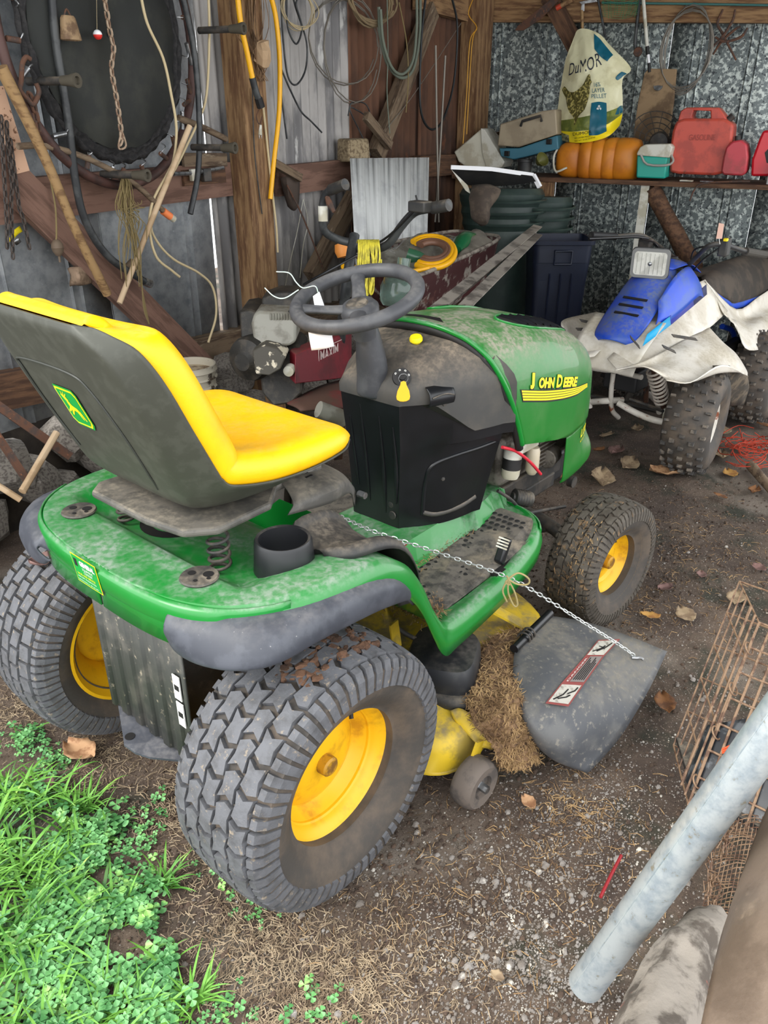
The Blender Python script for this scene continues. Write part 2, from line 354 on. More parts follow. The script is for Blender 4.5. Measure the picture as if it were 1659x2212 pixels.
kp = V(K)+LN*.09+BN*.05; trim(8, v0(PL(1024, 200, .09), 0), v0(PL(1024, 200, .09), 2.6), .20, .12, m_wood, LN)     # corner post
trim(9, PB(1035, 24, .05), PB(1700, 22, .05), .12, .05, m_wood, BN)                              # top girt, back wall
trim(10, PL(900, -8, .05), PL(1005, 22, .05), .12, .05, m_wood, LN)
trim(11, PB(1185, -10, .10), PB(1275, 160, .10), .10, .04, m_woodd, BN)
struct(plank('baseboard_left', PL(395, 765, .02), PL(540, 728, .02), .12, .06, m_woodg, None, LN))
struct(plank('baseboard_left', PL(540, 728, .02), wall_pt('L', -.3, .42, .02), .12, .06, m_woodg, None, LN))
struct(plank('baseboard_left', PL(-150, 872, .03), PL(395, 772, .03), .13, .06, m_woodd, None, LN))
# foundation stones under the sill
m_stone = mat('field_stone', (120, 114, 106), .9, c2=(84, 78, 72), scale=8, bump=.6, bscale=30)
fnd = G(); fnd.grid([[wall_pt('L', s, z, -.12) for s in (-5.2, .1)] for z in (-.05, .42)]); found = struct(fnd.build('trim_12', mat('dark_earth', (44, 38, 33), .95, c2=(62, 54, 46), scale=6), thick=.05))
rs = G().ball((0, 0, 0), 1, 10).jit(.5, .9); rsm = rs.build('stone', m_stone, found, smooth=30, M=Matrix.Translation(wall_pt('L', -.2, .2, 0))@Matrix.Diagonal((.12, .08, .1, 1)))
for k in range(44):
    s_ = -.35-.108*k; z_ = .10+.2*((k*7) % 3)/2
    share('stone', rsm.data, Matrix.Translation(wall_pt('L', s_, z_, -.02+random.random()*.05))@Matrix.Rotation(random.random()*6, 4, 'Z')@Matrix.Diagonal((.09+random.random()*.05, .09, .08+random.random()*.03, 1)), found)
# ================================================================== LAWN TRACTOR (forward = +x, left = +y)
YC = -.02
T = thing('lawn_tractor', 'green and yellow ride-on lawn tractor with yellow seat, parked on the bare soil', 'lawn tractor', (0.5, YC, 0))
def sup(v, p): return math.copysign(abs(v)**p, v)
# ---- wheels
def wheel(name, c, width, R, rr, yaw=0, left=False, pattern='turf', mt=m_tread, hubd=.055, pitch=30, label=None, camber=0):
    """local axis y; outer face at -y"""
    M = Matrix.Translation(V(c)) @ Matrix.Rotation(yaw, 4, 'Z') @ Matrix.Rotation(camber, 4, 'X') @ (Matrix.Rotation(PI, 4, 'Z') if left else Matrix())
    W = part_empty(name, T, c)
    if label: W['label'] = label
    h = width/2; sh = R-.055*R/.28
    def crown(y): return R-.009-.016*(abs(y)/h)**3*R/.28
    half = [(rr-.004, h*.70), (rr+.006, h*.80), (rr+(R-rr)*.30, h*.96), (rr+(R-rr)*.52, h*1.0), (rr+(R-rr)*.74, h*.97), (crown(h*.9)-.008, h*.9), (crown(h*.80), h*.80), (crown(h*.4), h*.4), (crown(0), 0)]
    prof = [(r, y) for r, y in half]+[(r, -y) for r, y in half[::-1][1:]]
    prof += [(rr-.012, -h*.68), (rr-.012, h*.68)]
    g = G().lathe(prof, (0, 0, 0), (0, 1, 0), 72, closed=True).xf(M); tyre = g.build('tyre', m_tyre, W, smooth=50)
    # raised ring on the sidewall
    # tread
    g = G()
    def blk(poly, ci, bi, inset=.9, base=.011):
        vs = []
        for lev in (0, 1):
            for a, b in poly:
                k = 1 if lev == 0 else inset
                A = ci+(a*k); B = bi+b*k; r = crown(B)-.004 if lev == 0 else crown(B)+base*R/.28
                vs.append(V((r*math.cos(A), B, r*math.sin(A))))
        n = len(poly); g.add(vs, [tuple(range(n, 2*n))]+[(i, (i+1) % n, n+(i+1) % n, n+i) for i in range(n)])
    cols = 5; cw = h*1.62/cols; da = 2*PI/pitch
    if pattern == 'turf':
        poly = [(-.36, -.46), (-.02, -.36), (.28, -.5), (.36, -.04), (.22, .44), (-.08, .36), (-.38, .5), (-.24, .02)]
        poly = [(a*da*1.36, b*cw*1.04) for a, b in poly]
    else:
        poly = [(a*da*.86, b*cw*.88) for a, b in ((-.5, -.38), (.5, -.5), (.5, .38), (-.5, .5))]
    for k in range(pitch):
        for c_ in range(cols):
            off = .5 if c_ % 2 else 0
            pl = poly if (c_ % 2 == 0) else [(-a, b) for a, b in poly][::-1]
            blk(pl, (k+off)*da, (c_-(cols-1)/2)*cw, inset=.96)
    for k in range(int(pitch*1.0)):        # shoulder lugs wrapping onto the sidewall
        for sg in (-1, 1):
            for q in (0, .5):
                A = (k+q+.25)*da; dA = da*.17
                pr_ = [(crown(h*.78)+.006, h*.82), (crown(h*.9)+.006, h*.92), (crown(h*.9)-.012*R/.28, h*.995), (crown(h*.9)-.045*R/.28, h*1.03), (crown(h*.9)-.047*R/.28, h*.98), (crown(h*.82)-.01, h*.8)]
                vs = [V((r*math.cos(A+s_*dA), y*sg, r*math.sin(A+s_*dA))) for s_ in (-1, 1) for r, y in pr_]; n = len(pr_)
                g.add(vs, [tuple(range(n)), tuple(range(n, 2*n))]+[(i, (i+1) % n, n+(i+1) % n, n+i) for i in range(n)])
    stuff(g.xf(M).build('tread_blocks', mt, W, smooth=0))
    # rim: dished pressed steel
    o = -h*.78
    rp_ = [(rr+.010, o-.004), (rr+.012, o+.003), (rr+.004, o+.010), (rr-.006, o+.014), (rr-.010, o+.030), (rr-.022, o+.040), (rr-.030, o+.052), (rr-.036, o+.075*width/.245), (rr-.052, o+.098*width/.245), (rr*.60, o+.088*width/.245), (rr*.42, o+.075*width/.245), (rr*.28, o+.072*width/.245), (.0, o+.072*width/.245)]
    rp2 = [(rr+.010, h*.80), (rr-.004, h*.72), (rr-.012, h*.5), (rr-.034, h*.3), (rr-.036, o+.08), (rr*.6, o+.092*width/.245), (0, o+.078*width/.245)]
    g = G().lathe(rp_, (0, 0, 0), (0, 1, 0), 64); g.lathe([(rr-.012, o+.03), (rr-.034, o+.06), (rr-.034, h*.3), (rr-.012, h*.5), (rr+.010, h*.78), (rr+.012, h*.84), (rr+.004, h*.84), (rr-.02, h*.55), (rr-.044, h*.3), (rr-.05, 0), (rr*.6, o+.10*width/.245), (0, o+.082*width/.245)], (0, 0, 0), (0, 1, 0), 64)
    rim = g.xf(M).build('rim', m_rim, W, smooth=35)
    yh = o+.072*width/.245
    g = G().lathe([(.0, yh-.022), (.017, yh-.022), (.021, yh-.018), (.022, yh), (.03, yh+.003)], (0, 0, 0), (0, 1, 0), 20)
    hc = g.xf(M).build('hub_cap', mat('hub_cap_yellow', (186, 138, 30), .5, c2=(120, 84, 36), scale=30), W)
    g = G().tube([(0.0, yh-.004, .0), (0, yh-.004, 0.001)], .001, 4)
    a_ = math.radians(62); q = V(((rr-.028)*math.cos(a_), o+.052, (rr-.028)*math.sin(a_)))
    g = G().tube([q, q+V((-.02*math.cos(a_), -.012, -.02*math.sin(a_)))], .0045, 8).xf(M); g.build('valve_stem', m_lblack, W)
    return W, M
WR, MR = wheel('rear_wheel', (0, -.365, .278), .238, .278, .158, label='rear wheel with wide turf tread and crusted mud on top')
WL_, ML = wheel('rear_wheel', (0, .385, .272), .24, .275, .158, left=True, pattern='rect', pitch=40, mt=m_tread)
WF, MF = wheel('front_wheel', (1.235, -.385, .206), .16, .206, .112, yaw=math.radians(-6), pitch=32, mt=m_treadf, hubd=.04, label='front wheel with dried grass stuck in its tread')
WG, MG = wheel('front_wheel', (1.235, .34, .206), .16, .206, .112, yaw=math.radians(-6), left=True, pitch=32, mt=m_treadf)
# mud and grass on the tyres
m_mud = mat('dry_mud', (108, 78, 58), .95, c2=(70, 50, 38), scale=30, c3=(150, 122, 90), s3=60, lo3=.6, hi3=.7, bump=.7, bscale=90)
g = G()
for k in range(150):
    a = math.radians(random.uniform(62, 108)); y = random.uniform(-.07, .085); r = .276; sz = random.uniform(.003, .010)
    g.ball(MR @ V((r*math.cos(a), y, r*math.sin(a))), sz, 6, (1.4, 1.2, .6))
g.jit(.006, 60); stuff(g.build('mud_crust', m_mud, WR, smooth=0))
m_straw = mat('dry_clippings', (168, 138, 96), .9, c2=(120, 92, 62), scale=12, lo=.4, hi=.6)
def wisps(pos, n, L, parent, name, m, up=.3, wd=.0012):
    g = G()
    for k in range(n):
        p = V(pos()); d = V((random.gauss(0, 1), random.gauss(0, 1), random.gauss(0, up))).normalized()*random.uniform(.4, 1)*L
        b = V((random.gauss(0, .3), random.gauss(0, .3), random.gauss(0, .3)))*L; s_ = d.cross(V((0, 0, 1))+V((random.random()*.5, 0, 0))).normalized()*wd
        g.add([p-s_, p+s_, p+d*.5+b*.3+s_, p+d*.5+b*.3-s_, p+d+b*.2], [(0, 1, 2, 3), (3, 2, 4)])
    return stuff(g.build(name, m, parent, smooth=0))
def onfront():
    a = math.radians(random.uniform(120, 200)); y = random.gauss(-.02, .03); return MF @ V((.21*math.cos(a), y, .21*math.sin(a)))
wisps(onfront, 260, .02, WF, 'stuck_grass', m_straw, up=1)
# ---- fender deck with footboards
per = [(-.212, 0, .70, .605), (-.212, .07, .70, .605), (-.208, .14, .70, .605), (-.197, .21, .70, .605), (-.175, .27, .70, .605), (-.140, .32, .70, .61), (-.09, .357, .70, .62), (-.03, .378, .70, .64), (.05, .388, .698, .645), (.12, .39, .692, .635), (.18, .39, .675, .61), (.235, .39, .64, .565), (.285, .386, .58, .50), (.33, .38, .50, .42), (.37, .375, .44, .35), (.405, .370, .395, .315), (.45, .364, .384, .31), (.55, .358, .382, .312), (.7, .350, .390, .322), (.82, .335, .40, .335), (.90, .318, .415, .345), (.955, .285, .422, .352), (.985, .235, .425, .355), (1.0, .17, .425, .36), (1.003, .09, .425, .36), (1.003, 0, .425, .36)]
pp = cr(per, 4)
def zin(x, y, T_):
    """height of the deck inside its rim"""
    if x < .30:
        z = T_
        k = max(0, min(1, (x+.10-.0)/.03)) * max(0, min(1, (.285-abs(y))/.04)); z = T_-.035*k
        if x > .12: z -= max(0, min(1, (.25-abs(y))/.08))*.03
        return z
    m_ = max(0, min(1, (x-.30)/.12)); hump = max(0, min(1, (.165-abs(y))/.09))**1.3; zf = T_-.008+hump*.085*max(0, min(1, 1-(x-.93)/.08)); 
    zr = T_*(1-m_)+zf*m_
    if abs(y) < .14: zr = max(zf, .63-.17*max(0, min(1, (x-.28)/.12)))
    return zr
rows = []
for x, y, t, b in pp:
    y = max(y, .0)
    row = []
    for sgn in (-1, 1):
        ys = [(y+.004, b), (y+.008, (t+b)/2), (y, t-.012), (y-.012*(1 if y > .02 else 0), t)]
        part = [(x, sgn*yy+YC, zz) for yy, zz in ys]
        inner = [max(0, y-d) for d in (.04, .055, .09, .13, .17, .2, .25, .3)]
        yin = sorted({round(v, 4) for v in ([y*k for k in (.955, .9, .86, .8, .7, .6, .5, .4, .3, .2, .1, 0)])}, reverse=True)
        part += [(x, sgn*yy+YC, (t if (k_ == 0) else zin(x, yy, t))) for k_, yy in enumerate([y*k for k in (.93, .895, .86, .8, .7, .6, .5, .42, .34, .26, .18, .1, 0)])]
        row += part if sgn < 0 else part[::-1][1:]
    rows.append(row)
# rear skirt & front lip closed by the outline itself: push first/last ring outward & down
r0 = [(x-.0, y, z) for x, y, z in rows[0]]
g = G(); g.grid(rows)
# sheet closing the rear: the outline at x=-.212 gets its skirt
rear = [(x, y, t, b) for x, y, t, b in pp if x < -.05]; sk = []
for lv in (0, 1, 2, 3):
    line = []
    full = [(x, -y, t, b) for x, y, t, b in rear[::-1]]+[(x, y, t, b) for x, y, t, b in rear[1:]]
    for x, y, t, b in full:
        k = (0, -.008, -.004, .022)[lv]; z = (t-.001, t-.012, (t+b)/2, b)[lv]
        line.append((x+k*(1 if abs(y) < .3 else .3), y*(1-(k if lv == 3 else 0)*.2)+YC, z))
    sk.append(line)
g2 = G(); g2.grid(sk)
deck = g.build('fender_deck', m_green, T, smooth=50, thick=.004)
rs_ = g2.build('rear_skirt', m_green, deck, smooth=60, thick=.004)
fr = [(x, y, t, b) for x, y, t, b in pp if x > .93]
full = [(x, -y, t, b) for x, y, t, b in fr]+[(x, y, t, b) for x, y, t, b in fr[::-1][1:]]
g = G(); g.grid([[(x+k, y+YC, (t if lv == 0 else (t-.012 if lv == 1 else b))) for x, y, t, b in full] for lv, k in ((0, 0), (1, .006), (2, .004))]); g.build('front_lip', m_green, deck, smooth=60, thick=.004)
# ---- grey fender flares
FTOP = [PZ(*q) for q in ((356,1350,.655),(364,1324,.672),(382,1305,.68),(440,1300,.684),(500,1312,.684),(580,1308,.684),(700,1275,.68),(780,1248,.672),(840,1244,.645),(870,1262,.60),(889,1300,.535))]
FBOT = [PZ(*q) for q in ((360,1372,.625),(376,1402,.61),(410,1426,.605),(460,1442,.61),(520,1447,.62),(600,1432,.625),(690,1382,.62),(800,1326,.605),(850,1305,.588),(880,1296,.565),(892,1306,.525))]
def flare(sg):
    rows = []
    for i, (a, b) in enumerate(zip(FTOP, FBOT)):
        o = V(((-.9, -.7, -.5, -.25, -.1, 0, 0, 0, .1, .15, .2)[i], -1, 0)).normalized(); row = []; W_ = (b-a)
        bul = (.012, .02, .028, .034, .034, .030, .026, .022, .016, .01, .004)[i]
        for t, k in ((-.12, 0), (0, 0), (.15, .55), (.4, 1), (.7, .8), (.92, .35), (1, 0), (.97, -.35)):
            p = a+W_*t+o*bul*k+V((0, 0, bul*.45*k)) if t >= 0 else a-o*.03+V((0, 0, -.02))
            row.append((p.x, p.y if sg < 0 else 2*YC-p.y+.01, p.z))
        rows.append(row)
    g = G(); g.patch(rows, 3, 3); return g.build('fender_flare', m_flare, T, smooth=70, thick=.004, off=0)
flare(-1); flare(1)
# ---- grommets, springs, fuel cap
for yy in (-.215, .19):
    c = V((-.122, yy-.0, .702)); g = G().lathe([(0, 0), (.034, 0), (.036, .003), (.034, .006), (.0, .006)], c, (0, 0, 1), 28)
    gr = g.build('rack_grommet', m_blkd, deck)
    g = G()
    for dx, dy, r in ((.013, -.010, .010), (-.004, .016, .0075), (.004, -.022, .004), (-.016, -.01, .004)):
        g.lathe([(0, .0068), (r, .0068), (r, .0072), (0, .0072)], c+V((dx, dy, 0)), (0, 0, 1), 14)
    g.build('grommet_hole', m_lblack, gr)
def spring(c, r, h, n, wr, m, parent, name='spring', ax=None):
    pts = []
    for k in range(n*14+1):
        a = k/14*2*PI; pts.append(V((r*math.cos(a), r*math.sin(a), h*k/(n*14))))
    g = G().tube(pts, wr, 6)
    if ax is not None: g.xf(Matrix.Translation(V(c)) @ V(ax).to_track_quat('Z', 'Y').to_matrix().to_4x4())
    else: g.xf(Matrix.Translation(V(c)))
    return g.build(name, m, parent, smooth=60)
seat_root = None
for yy in (-.175, .135): spring((-.045, yy-.0, .668), .020, .075, 4, .0035, m_dark, T, 'seat_spring')
g = G().lathe([(0, .026), (.034, .026), (.041, .020), (.043, .0), (.045, -.03)], (.022, .055, .672), (0, 0, 1), 30)
g.v = [tuple(V(p)) for p in g.v]; fc = g.build('fuel_cap', m_dark, T, smooth=30)
g = G().lathe([(.05, .0), (.075, .0)], (.022, .06, .668), (0, 0, 1), 30); g.build('tank_opening', m_lblack, deck)
# ---- cup holder and tray
cup = PZ(612, 1172, .725); cup.z = .70
g = G().lathe([(.0, -.015), (.040, -.015), (.044, .0), (.047, .034), (.052, .036), (.055, .030), (.058, -.01), (.060, -.03)], cup, (0, 0, 1), 40); chold = g.build('cup_holder', mat('cup_black', (28, 29, 32), .4, dust=((110, 104, 96), .5, .6, 14)), T, smooth=40)
g = G(); st = []
for x_, y0, y1, zt in [(.088, -.24, -.33, .705), (.12, -.20, -.375, .715), (.20, -.19, -.385, .705), (.26, -.185, -.385, .672), (.31, -.18, -.38, .60), (.335, -.18, -.375, .50)]:
    st.append([(x_, y0+.0, zt-.10), (x_, y0-.005, zt-.004), (x_, y0-.018, zt), (x_, y0-.03, zt-.014), (x_, (y0+y1)/2, zt-.028), (x_, y1+.045, zt-.016), (x_, y1+.03, zt-.002), (x_, y1+.012, zt-.004), (x_, y1+.004, zt-.02)])
g.patch(st, 2, 3); g.build('side_tray', m_blkd, T, smooth=50, thick=.003)
# ---- foot mats with dimples
def footmat(sgn, nm):
    xa, xb = .455, .955; g = G(); ya, yb = .128, .312
    n, m_ = 6, 20; pts = [(xa, ya), (.55, ya), (.7, ya), (.82, ya), (xb-.06, ya), (xb, ya+.03), (xb, yb-.05), (xb-.05, yb-.005), (.82, yb), (.7, yb), (.55, yb), (xa+.03, yb), (xa, yb-.03)]
    zf = .371
    def zz(x): return np.interp(x, [.45, .55, .7, .82, .90, .955], [.384, .382, .390, .40, .415, .422])-.0065
    g.loft([[(x, sgn*y+YC, zz(x)+h) for x, y in pts] for h in (0, .008)]); mt = g.build('foot_mat', mat('foot_mat_rubber', (104, 98, 90), .85, c2=(62, 60, 57), scale=22, lo=.42, hi=.6, c3=(132, 122, 106), s3=12, lo3=.5, hi3=.68), T, smooth=0)
    g = G()
    for i in range(22):
        for j in range(7):
            x = xa+.022+i*.0222; y = ya+.012+j*.019+(.0095 if i % 2 else 0)
            if y > yb-.012 or x > xb-.03 or (.16 < (x-xa)/(xb-xa) and .42 < (x-xa)/(xb-xa) < .54): continue
            g.lathe([(0, .0095), (.0065, .0093), (.0078, .0080)], (x, sgn*y+YC, zz(x)+.0006), (0, 0, 1), 8)
    g.build('dimples', mat('dimple_dark', (30, 29, 28), .8), mt, smooth=0)['kind'] = 'stuff'
    return mt
footmat(-1, 'r'); footmat(1, 'l')
wisps(lambda: (random.uniform(.42, .95), -.135+YC+random.gauss(0, .012), .392+random.random()*.014), 900, .022, T, 'grass_clippings', m_straw)
wisps(lambda: (.425+random.gauss(0, .025), random.uniform(-.33, -.2)+YC, .390+random.random()*.01), 600, .022, T, 'grass_clippings', m_straw)
# pedal
pc = PZ(1085, 1190, .43)
g = G().box((0, 0, 0), (.075, .03, .02), taper=.8); g.xf(Matrix.Translation(pc)@Matrix.Rotation(math.radians(-62), 4, 'Y')); pe = g.build('brake_pedal', m_blk, T, bevel=.005)
for k in range(4):
    g = G().box((0, 0, 0), (.004, .032, .004)); g.xf(Matrix.Translation(pc)@Matrix.Rotation(math.radians(-62), 4, 'Y')@Matrix.Translation((.008+k*.008, 0, .0105))); g.build('grip_rib', m_plastw, pe)
G().box(PZ(1090, 1222, .39), (.12, .03, .006)).build('pedal_slot', m_lblack, T)
# warning label on the hump and tray
fn = flat_fn(PZ(858, 1192, .50), PZ(884, 1180, .50)-PZ(858, 1192, .50), PZ(835, 1165, .50)-PZ(858, 1192, .50))
quad_on(fn, 0, 0, .035, .06, m_lred, 'warning_label', T, w=.006); quad_on(fn, .003, .003, .032, .057, m_lwhite, 'warning_label', T, w=.007)
quad_on(fn, .008, .028, .026, .05, m_lblack, 'warning_label', T, w=.008)
# ---- hitch plate
m_lab = m_lwhite
hp = [PZ(258, 1525, .27), PZ(275, 1618, .25), PZ(420, 1642, .25), PZ(450, 1560, .27)]
xb_ = -.165
g = G(); rows = []
n = 60; yA, yB = .105, -.20
for j, z in enumerate((.27, .45, .62)):
    row = []
    for i in range(n+1):
        y = yA+(yB-yA)*i/n; w_ = abs(((i/n*6) % 1)-.5)*2; d = .006 if w_ > .45 else 0
        row.append((xb_-d-.0*j, y, z))
    rows.append(row)
g.grid(rows); hpl = g.build('hitch_plate', m_hitch, T, smooth=25, thick=.004)
g = G().prism([(xb_+.01, yA, .262), (xb_+.005, yA+.002, .262), (-.212, .006, .252), (-.222, -.012, .25), (-.220, -.05, .25), (-.208, -.085, .25), (-.158, -.165, .252), (xb_+.01, yB, .262)], (0, 0, .005)); hs = g.build('hitch_shelf', m_flare, hpl, smooth=0)
G().lathe([(0, 0), (.011, 0), (.011, .0012), (0, .0012)], (-.202, -.005, .2590), (0, 0, 1), 16).build('hitch_hole', m_lblack, hpl)
for i in range(5):
    G().box((xb_-.009, yA-.03-.058*i, .60-.002*i), (.004, .016, .006)).build('slot', m_lblack, hpl)
for i in range(2):
    G().box((xb_-.0085, yB+.028-.001*i, .462-.066*i), (.002, .022, .058)).build('paper_label', m_lwhite, hpl)
    G().box((xb_-.0097, yB+.028-.001*i, .462-.066*i), (.001, .014, .012)).build('label_print', m_lblack, hpl)
# side plates and axle between the wheels
G().box((-.02, YC, .40), (.26, .26, .30)).build('rear_frame', m_dark, T, bevel=.01)
G().tube([(0, -.30, .275), (0, .30, .275)], .022, 16).build('rear_axle', m_dark, T)
# ---- rear skirt sticker
def SK(u, v, w_):
    y = .085-u; x = -.2165-w_-.0045+max(0, abs(y)-.07)**2*.55; return V((x+v*-.0+ (0.0), y, .618+v))
c0 = PX(165, 1250, -.222)
def SK(u, v, w_):
    y = c0.y-u; return V((-.2245-w_+(abs(y-YC)/.33)**3*.03+(.07-v)*.10, y, c0.z-.004+v))
quad_on(SK, 0, 0, .088, .066, m_lyel, 'dealer_sticker', rs_, n=8); quad_on(SK, .0022, .0022, .0858, .0638, m_lgreen, 'dealer_sticker', rs_, n=8, w=.0012)
def off(fn, du, dv): return lambda u, v, w_: fn(u+du, v+dv, w_)
text('GENERAL', off(SK, .030, .047), .0105, m_lwhite, 'lettering', rs_, width=.052, bold=.001, depth=.0022)
for s_, dy, dz, hh, ww, mm in (('EQUIPMENT', .036, .037, .006, .036, m_lwhite), ('COMPANY', .038, .029, .006, .03, m_lwhite), ('SALES AND SERVICE', .012, .0215, .005, .062, m_lyel), ('4006 EAST WASHINGTON', .010, .0145, .004, .064, m_lwhite), ('FARMINGTON, IL  309-245-2431', .008, .0065, .0035, .07, m_lwhite)):
    text(s_, off(SK, dy, dz), hh, mm, 'lettering', rs_, width=ww, depth=.0022)
def emblem(fn, s_, parent):
    outl = [(-.46, .50), (.40, .50), (.5, .38), (.5, -.36), (.38, -.5), (-.36, -.5), (-.5, -.38), (-.5, .40)]
    poly_on(fn, [(u*s_*.86, v*s_) for u, v in outl], m_lgreen, 'emblem', parent, .0012)
    poly_on(fn, [(u*s_*.86*.92, v*s_*.92) for u, v in outl], m_lyel, 'emblem', parent, .0018)
    poly_on(fn, [(u*s_*.86*.82, v*s_*.83) for u, v in outl], m_lgreen, 'emblem', parent, .0024)
    # leaping deer built from its neck, body and legs
    body = [[(-.30, .36), (-.22, .2), (-.12, .14), (-.06, .2), (-.1, .3), (-.16, .36)], [(-.20, .16), (-.08, .16), (-.02, .06), (.16, .0), (.24, -.08), (.16, -.14), (-.02, -.1), (-.18, -.04)],
            [(.14, -.04), (.24, -.06), (.34, -.34), (.30, -.36)], [(.06, -.08), (.16, -.1), (.22, -.34), (.18, -.34)], [(-.18, .0), (-.12, -.06), (-.34, -.2), (-.38, -.16)], [(-.12, -.02), (-.04, -.08), (-.24, -.28), (-.28, -.25)],
            [(-.20, .30), (-.16, .32), (-.08, .46), (-.1, .46)], [(-.16, .3), (-.12, .3), (-.0, .4), (-.02, .42)], [(-.24, .32), (-.2, .34), (-.2, .46), (-.22, .46)]]
    for b in body: poly_on(fn, [(u*s_*.8, v*s_*.82) for u, v in b], m_lyel, 'emblem', parent, .003)
def SKE(u, v, w_): return SK(u+.014, v+.048, w_*.3+.0012)
for b in ([(-.3, .4), (.3, .4), (.3, -.4), (-.3, -.4)],): poly_on(SKE, [(u*.018, v*.022) for u, v in b], m_lblack, 'lettering', rs_, .001)
# ---- seat
ST = part_empty('seat', T, (-.02, YC, .8))
#   outer point (x,z)      inward normal     flat half-width, edge half width, depth
Q = [((.285, .842), (-.25, .97), .155, .190, .006), ((.24, .822), (-.08, .99), .165, .215, .020), ((.14, .805), (0, 1), .165, .225, .035), ((.04, .797), (0, 1), .16, .225, .05), ((-.055, .800), (.12, .99), .145, .222, .068), ((-.105, .826), (.50, .87), .15, .222, .070),
     ((-.134, .88), (.95, .32), .16, .222, .06), ((-.170, .97), (.95, .32), .178, .222, .055), ((-.206, 1.06), (.95, .32), .185, .218, .052), ((-.230, 1.12), (.96, .25), .175, .205, .045), ((-.243, 1.152), (.98, .0), .145, .178, .036), ((-.243, 1.168), (.95, -.2), .12, .15, .022)]
SY = -.022
def shell_row(q):
    (x, z), (nx, nz), wf, we, d = q; r = []
    for s_, t in ((-1, 1), (-.985, .6), (-.96, .25), (-.9, .06), (-.6, 0), (-.2, 0), (.2, 0), (.6, 0), (.9, .06), (.96, .25), (.985, .6), (1, 1)):
        a = abs(s_); yy = (wf+(we-wf)*max(0, t)) if a > .93 else (wf*.97 if a > .8 else wf*a)
        yy = math.copysign(yy, s_); r.append((x+nx*d*t, SY+yy, z+nz*d*t))
    return r
g = G().patch([shell_row(q) for q in Q], 3, 5); shell = g.build('seat_shell', m_shell, ST, smooth=50, thick=.004, off=0)
def cush_row(q, i):
    (x, z), (nx, nz), wf, we, d = q; r = []; th = [.026, .045, .052, .055, .055, .06, .062, .064, .062, .060, .062, .050][i]; dish = [.0, .008, .018, .026, .03, .034, .03, .024, .016, .010, .004, 0][i]
    for s_, t in ((-.985, -.02), (-1.02, .25), (-1.01, .6), (-.95, .9), (-.86, 1.0), (-.72, .86), (-.5, .52), (-.25, .36), (0, .32), (.25, .36), (.5, .52), (.72, .86), (.86, 1.0), (.95, .9), (1.01, .6), (1.02, .25), (.985, -.02)):
        base = d+th*max(t, -.1) if abs(s_) > .8 else d+th-dish*(1-t)*1.4
        r.append((x+nx*base, SY+we*s_*.985, z+nz*base))
    return r
rows = [cush_row(q, i) for i, q in enumerate(Q)]
g = G()
def capat(row, q, k):   # close the ends softly
    (x, z), n, wf, we, d = q; c = V((x+n[0]*(d+(.02 if k else 0)), SY, z+n[1]*d+(.022 if k else 0))); return [tuple(V((c.x, p[1]*.97+SY*.03, c.z))) for p in row]
last_ = Q[-1]; lx, lz = last_[0]
roll = [[(p[0]+(lx+.012-p[0])*t_, SY+(p[1]-SY)*(1-.05*t_), p[2]+(lz+.002-p[2])*t_+b_*(1 if 3 <= i_ <= 13 else 0)) for i_, p in enumerate(rows[-1])] for t_, b_ in ((.3, .010), (.6, .014), (.85, .008), (1, -.004))]
rows = [capat(rows[0], Q[0], 0)]+rows+roll
g.patch(rows, 3, 5); cush = g.build('seat_cushion', m_seat, ST, smooth=70)
# seam of the cushion, moulded outline on the shell's back, emblem
def BK(u, v, w_):
    """point on the back of the shell: u to the viewer's right (-y), v up, z from 0.88"""
    z = .88+v; x = np.interp(z, [.822, .88, .97, 1.06, 1.12, 1.155], [-.105, -.134, -.170, -.206, -.230, -.243]); return V((x-w_-.0035, SY-u, z))
ln = cr([(-.125, .0, 0), (-.145, .08, 0), (-.150, .16, 0), (-.135, .185, 0), (.03, .19, 0), (.075, .165, 0), (.10, .08, 0), (.105, 0, 0), (.10, -.03, 0)], 6)
G().tube([BK(p[0], p[1], .0) for p in ln], .0022, 6).build('moulded_line', mat('shell_line', (52, 54, 48), .5), ST)
ec = PX(192, 872, -.155)
def EM(u, v, w_): return BK(SY-ec.y+u, ec.z-.88+v, w_)
emblem(EM, .082, shell)
# seat pan & bracket
sp_ = [(-.10, .0), (-.115, .10), (-.09, .14), (.05, .145), (.20, .12), (.22, .0)]
g = G(); lo = [(x, SY-y, .775) for x, y in sp_]+[(x, SY+y, .775) for x, y in sp_[::-1][1:-1]]
m_pan = mat('seat_pan_steel', (70, 68, 64), .6, c2=(92, 88, 82), scale=18, dust=((128, 120, 106), 1.1, .3, 12))
g.prism([(-.135, SY-.06, .768), (-.12, SY-.155, .768), (-.07, SY-.195, .768), (.06, SY-.19, .768), (.12, SY-.14, .768), (.26, SY-.13, .768), (.26, SY+.11, .768), (.05, SY+.14, .768), (-.10, SY+.15, .768), (-.135, SY+.12, .768)], (0, 0, .016)); pan = g.build('seat_pan', m_pan, ST, smooth=0, bevel=.006)
g = G().patch([[(.10, SY-.19, .742), (.12, SY-.185, .764), (.14, SY-.11, .785), (.14, SY+.05, .785)], [(.20, SY-.205, .735), (.22, SY-.20, .766), (.22, SY-.11, .778), (.22, SY+.05, .778)], [(.30, SY-.17, .712), (.31, SY-.15, .735), (.32, SY-.09, .745), (.32, SY+.05, .745)], [(.335, SY-.15, .66), (.345, SY-.14, .70), (.345, SY-.09, .71), (.345, SY+.05, .71)]], 4, 4)
g.build('seat_bracket', m_pan, ST, thick=.003, off=0)
for i in range(8): G().box((.20+.004*i, SY-.15+.018*i, .779), (.018, .006, .003)).build('bracket_slot', m_lblack, ST)
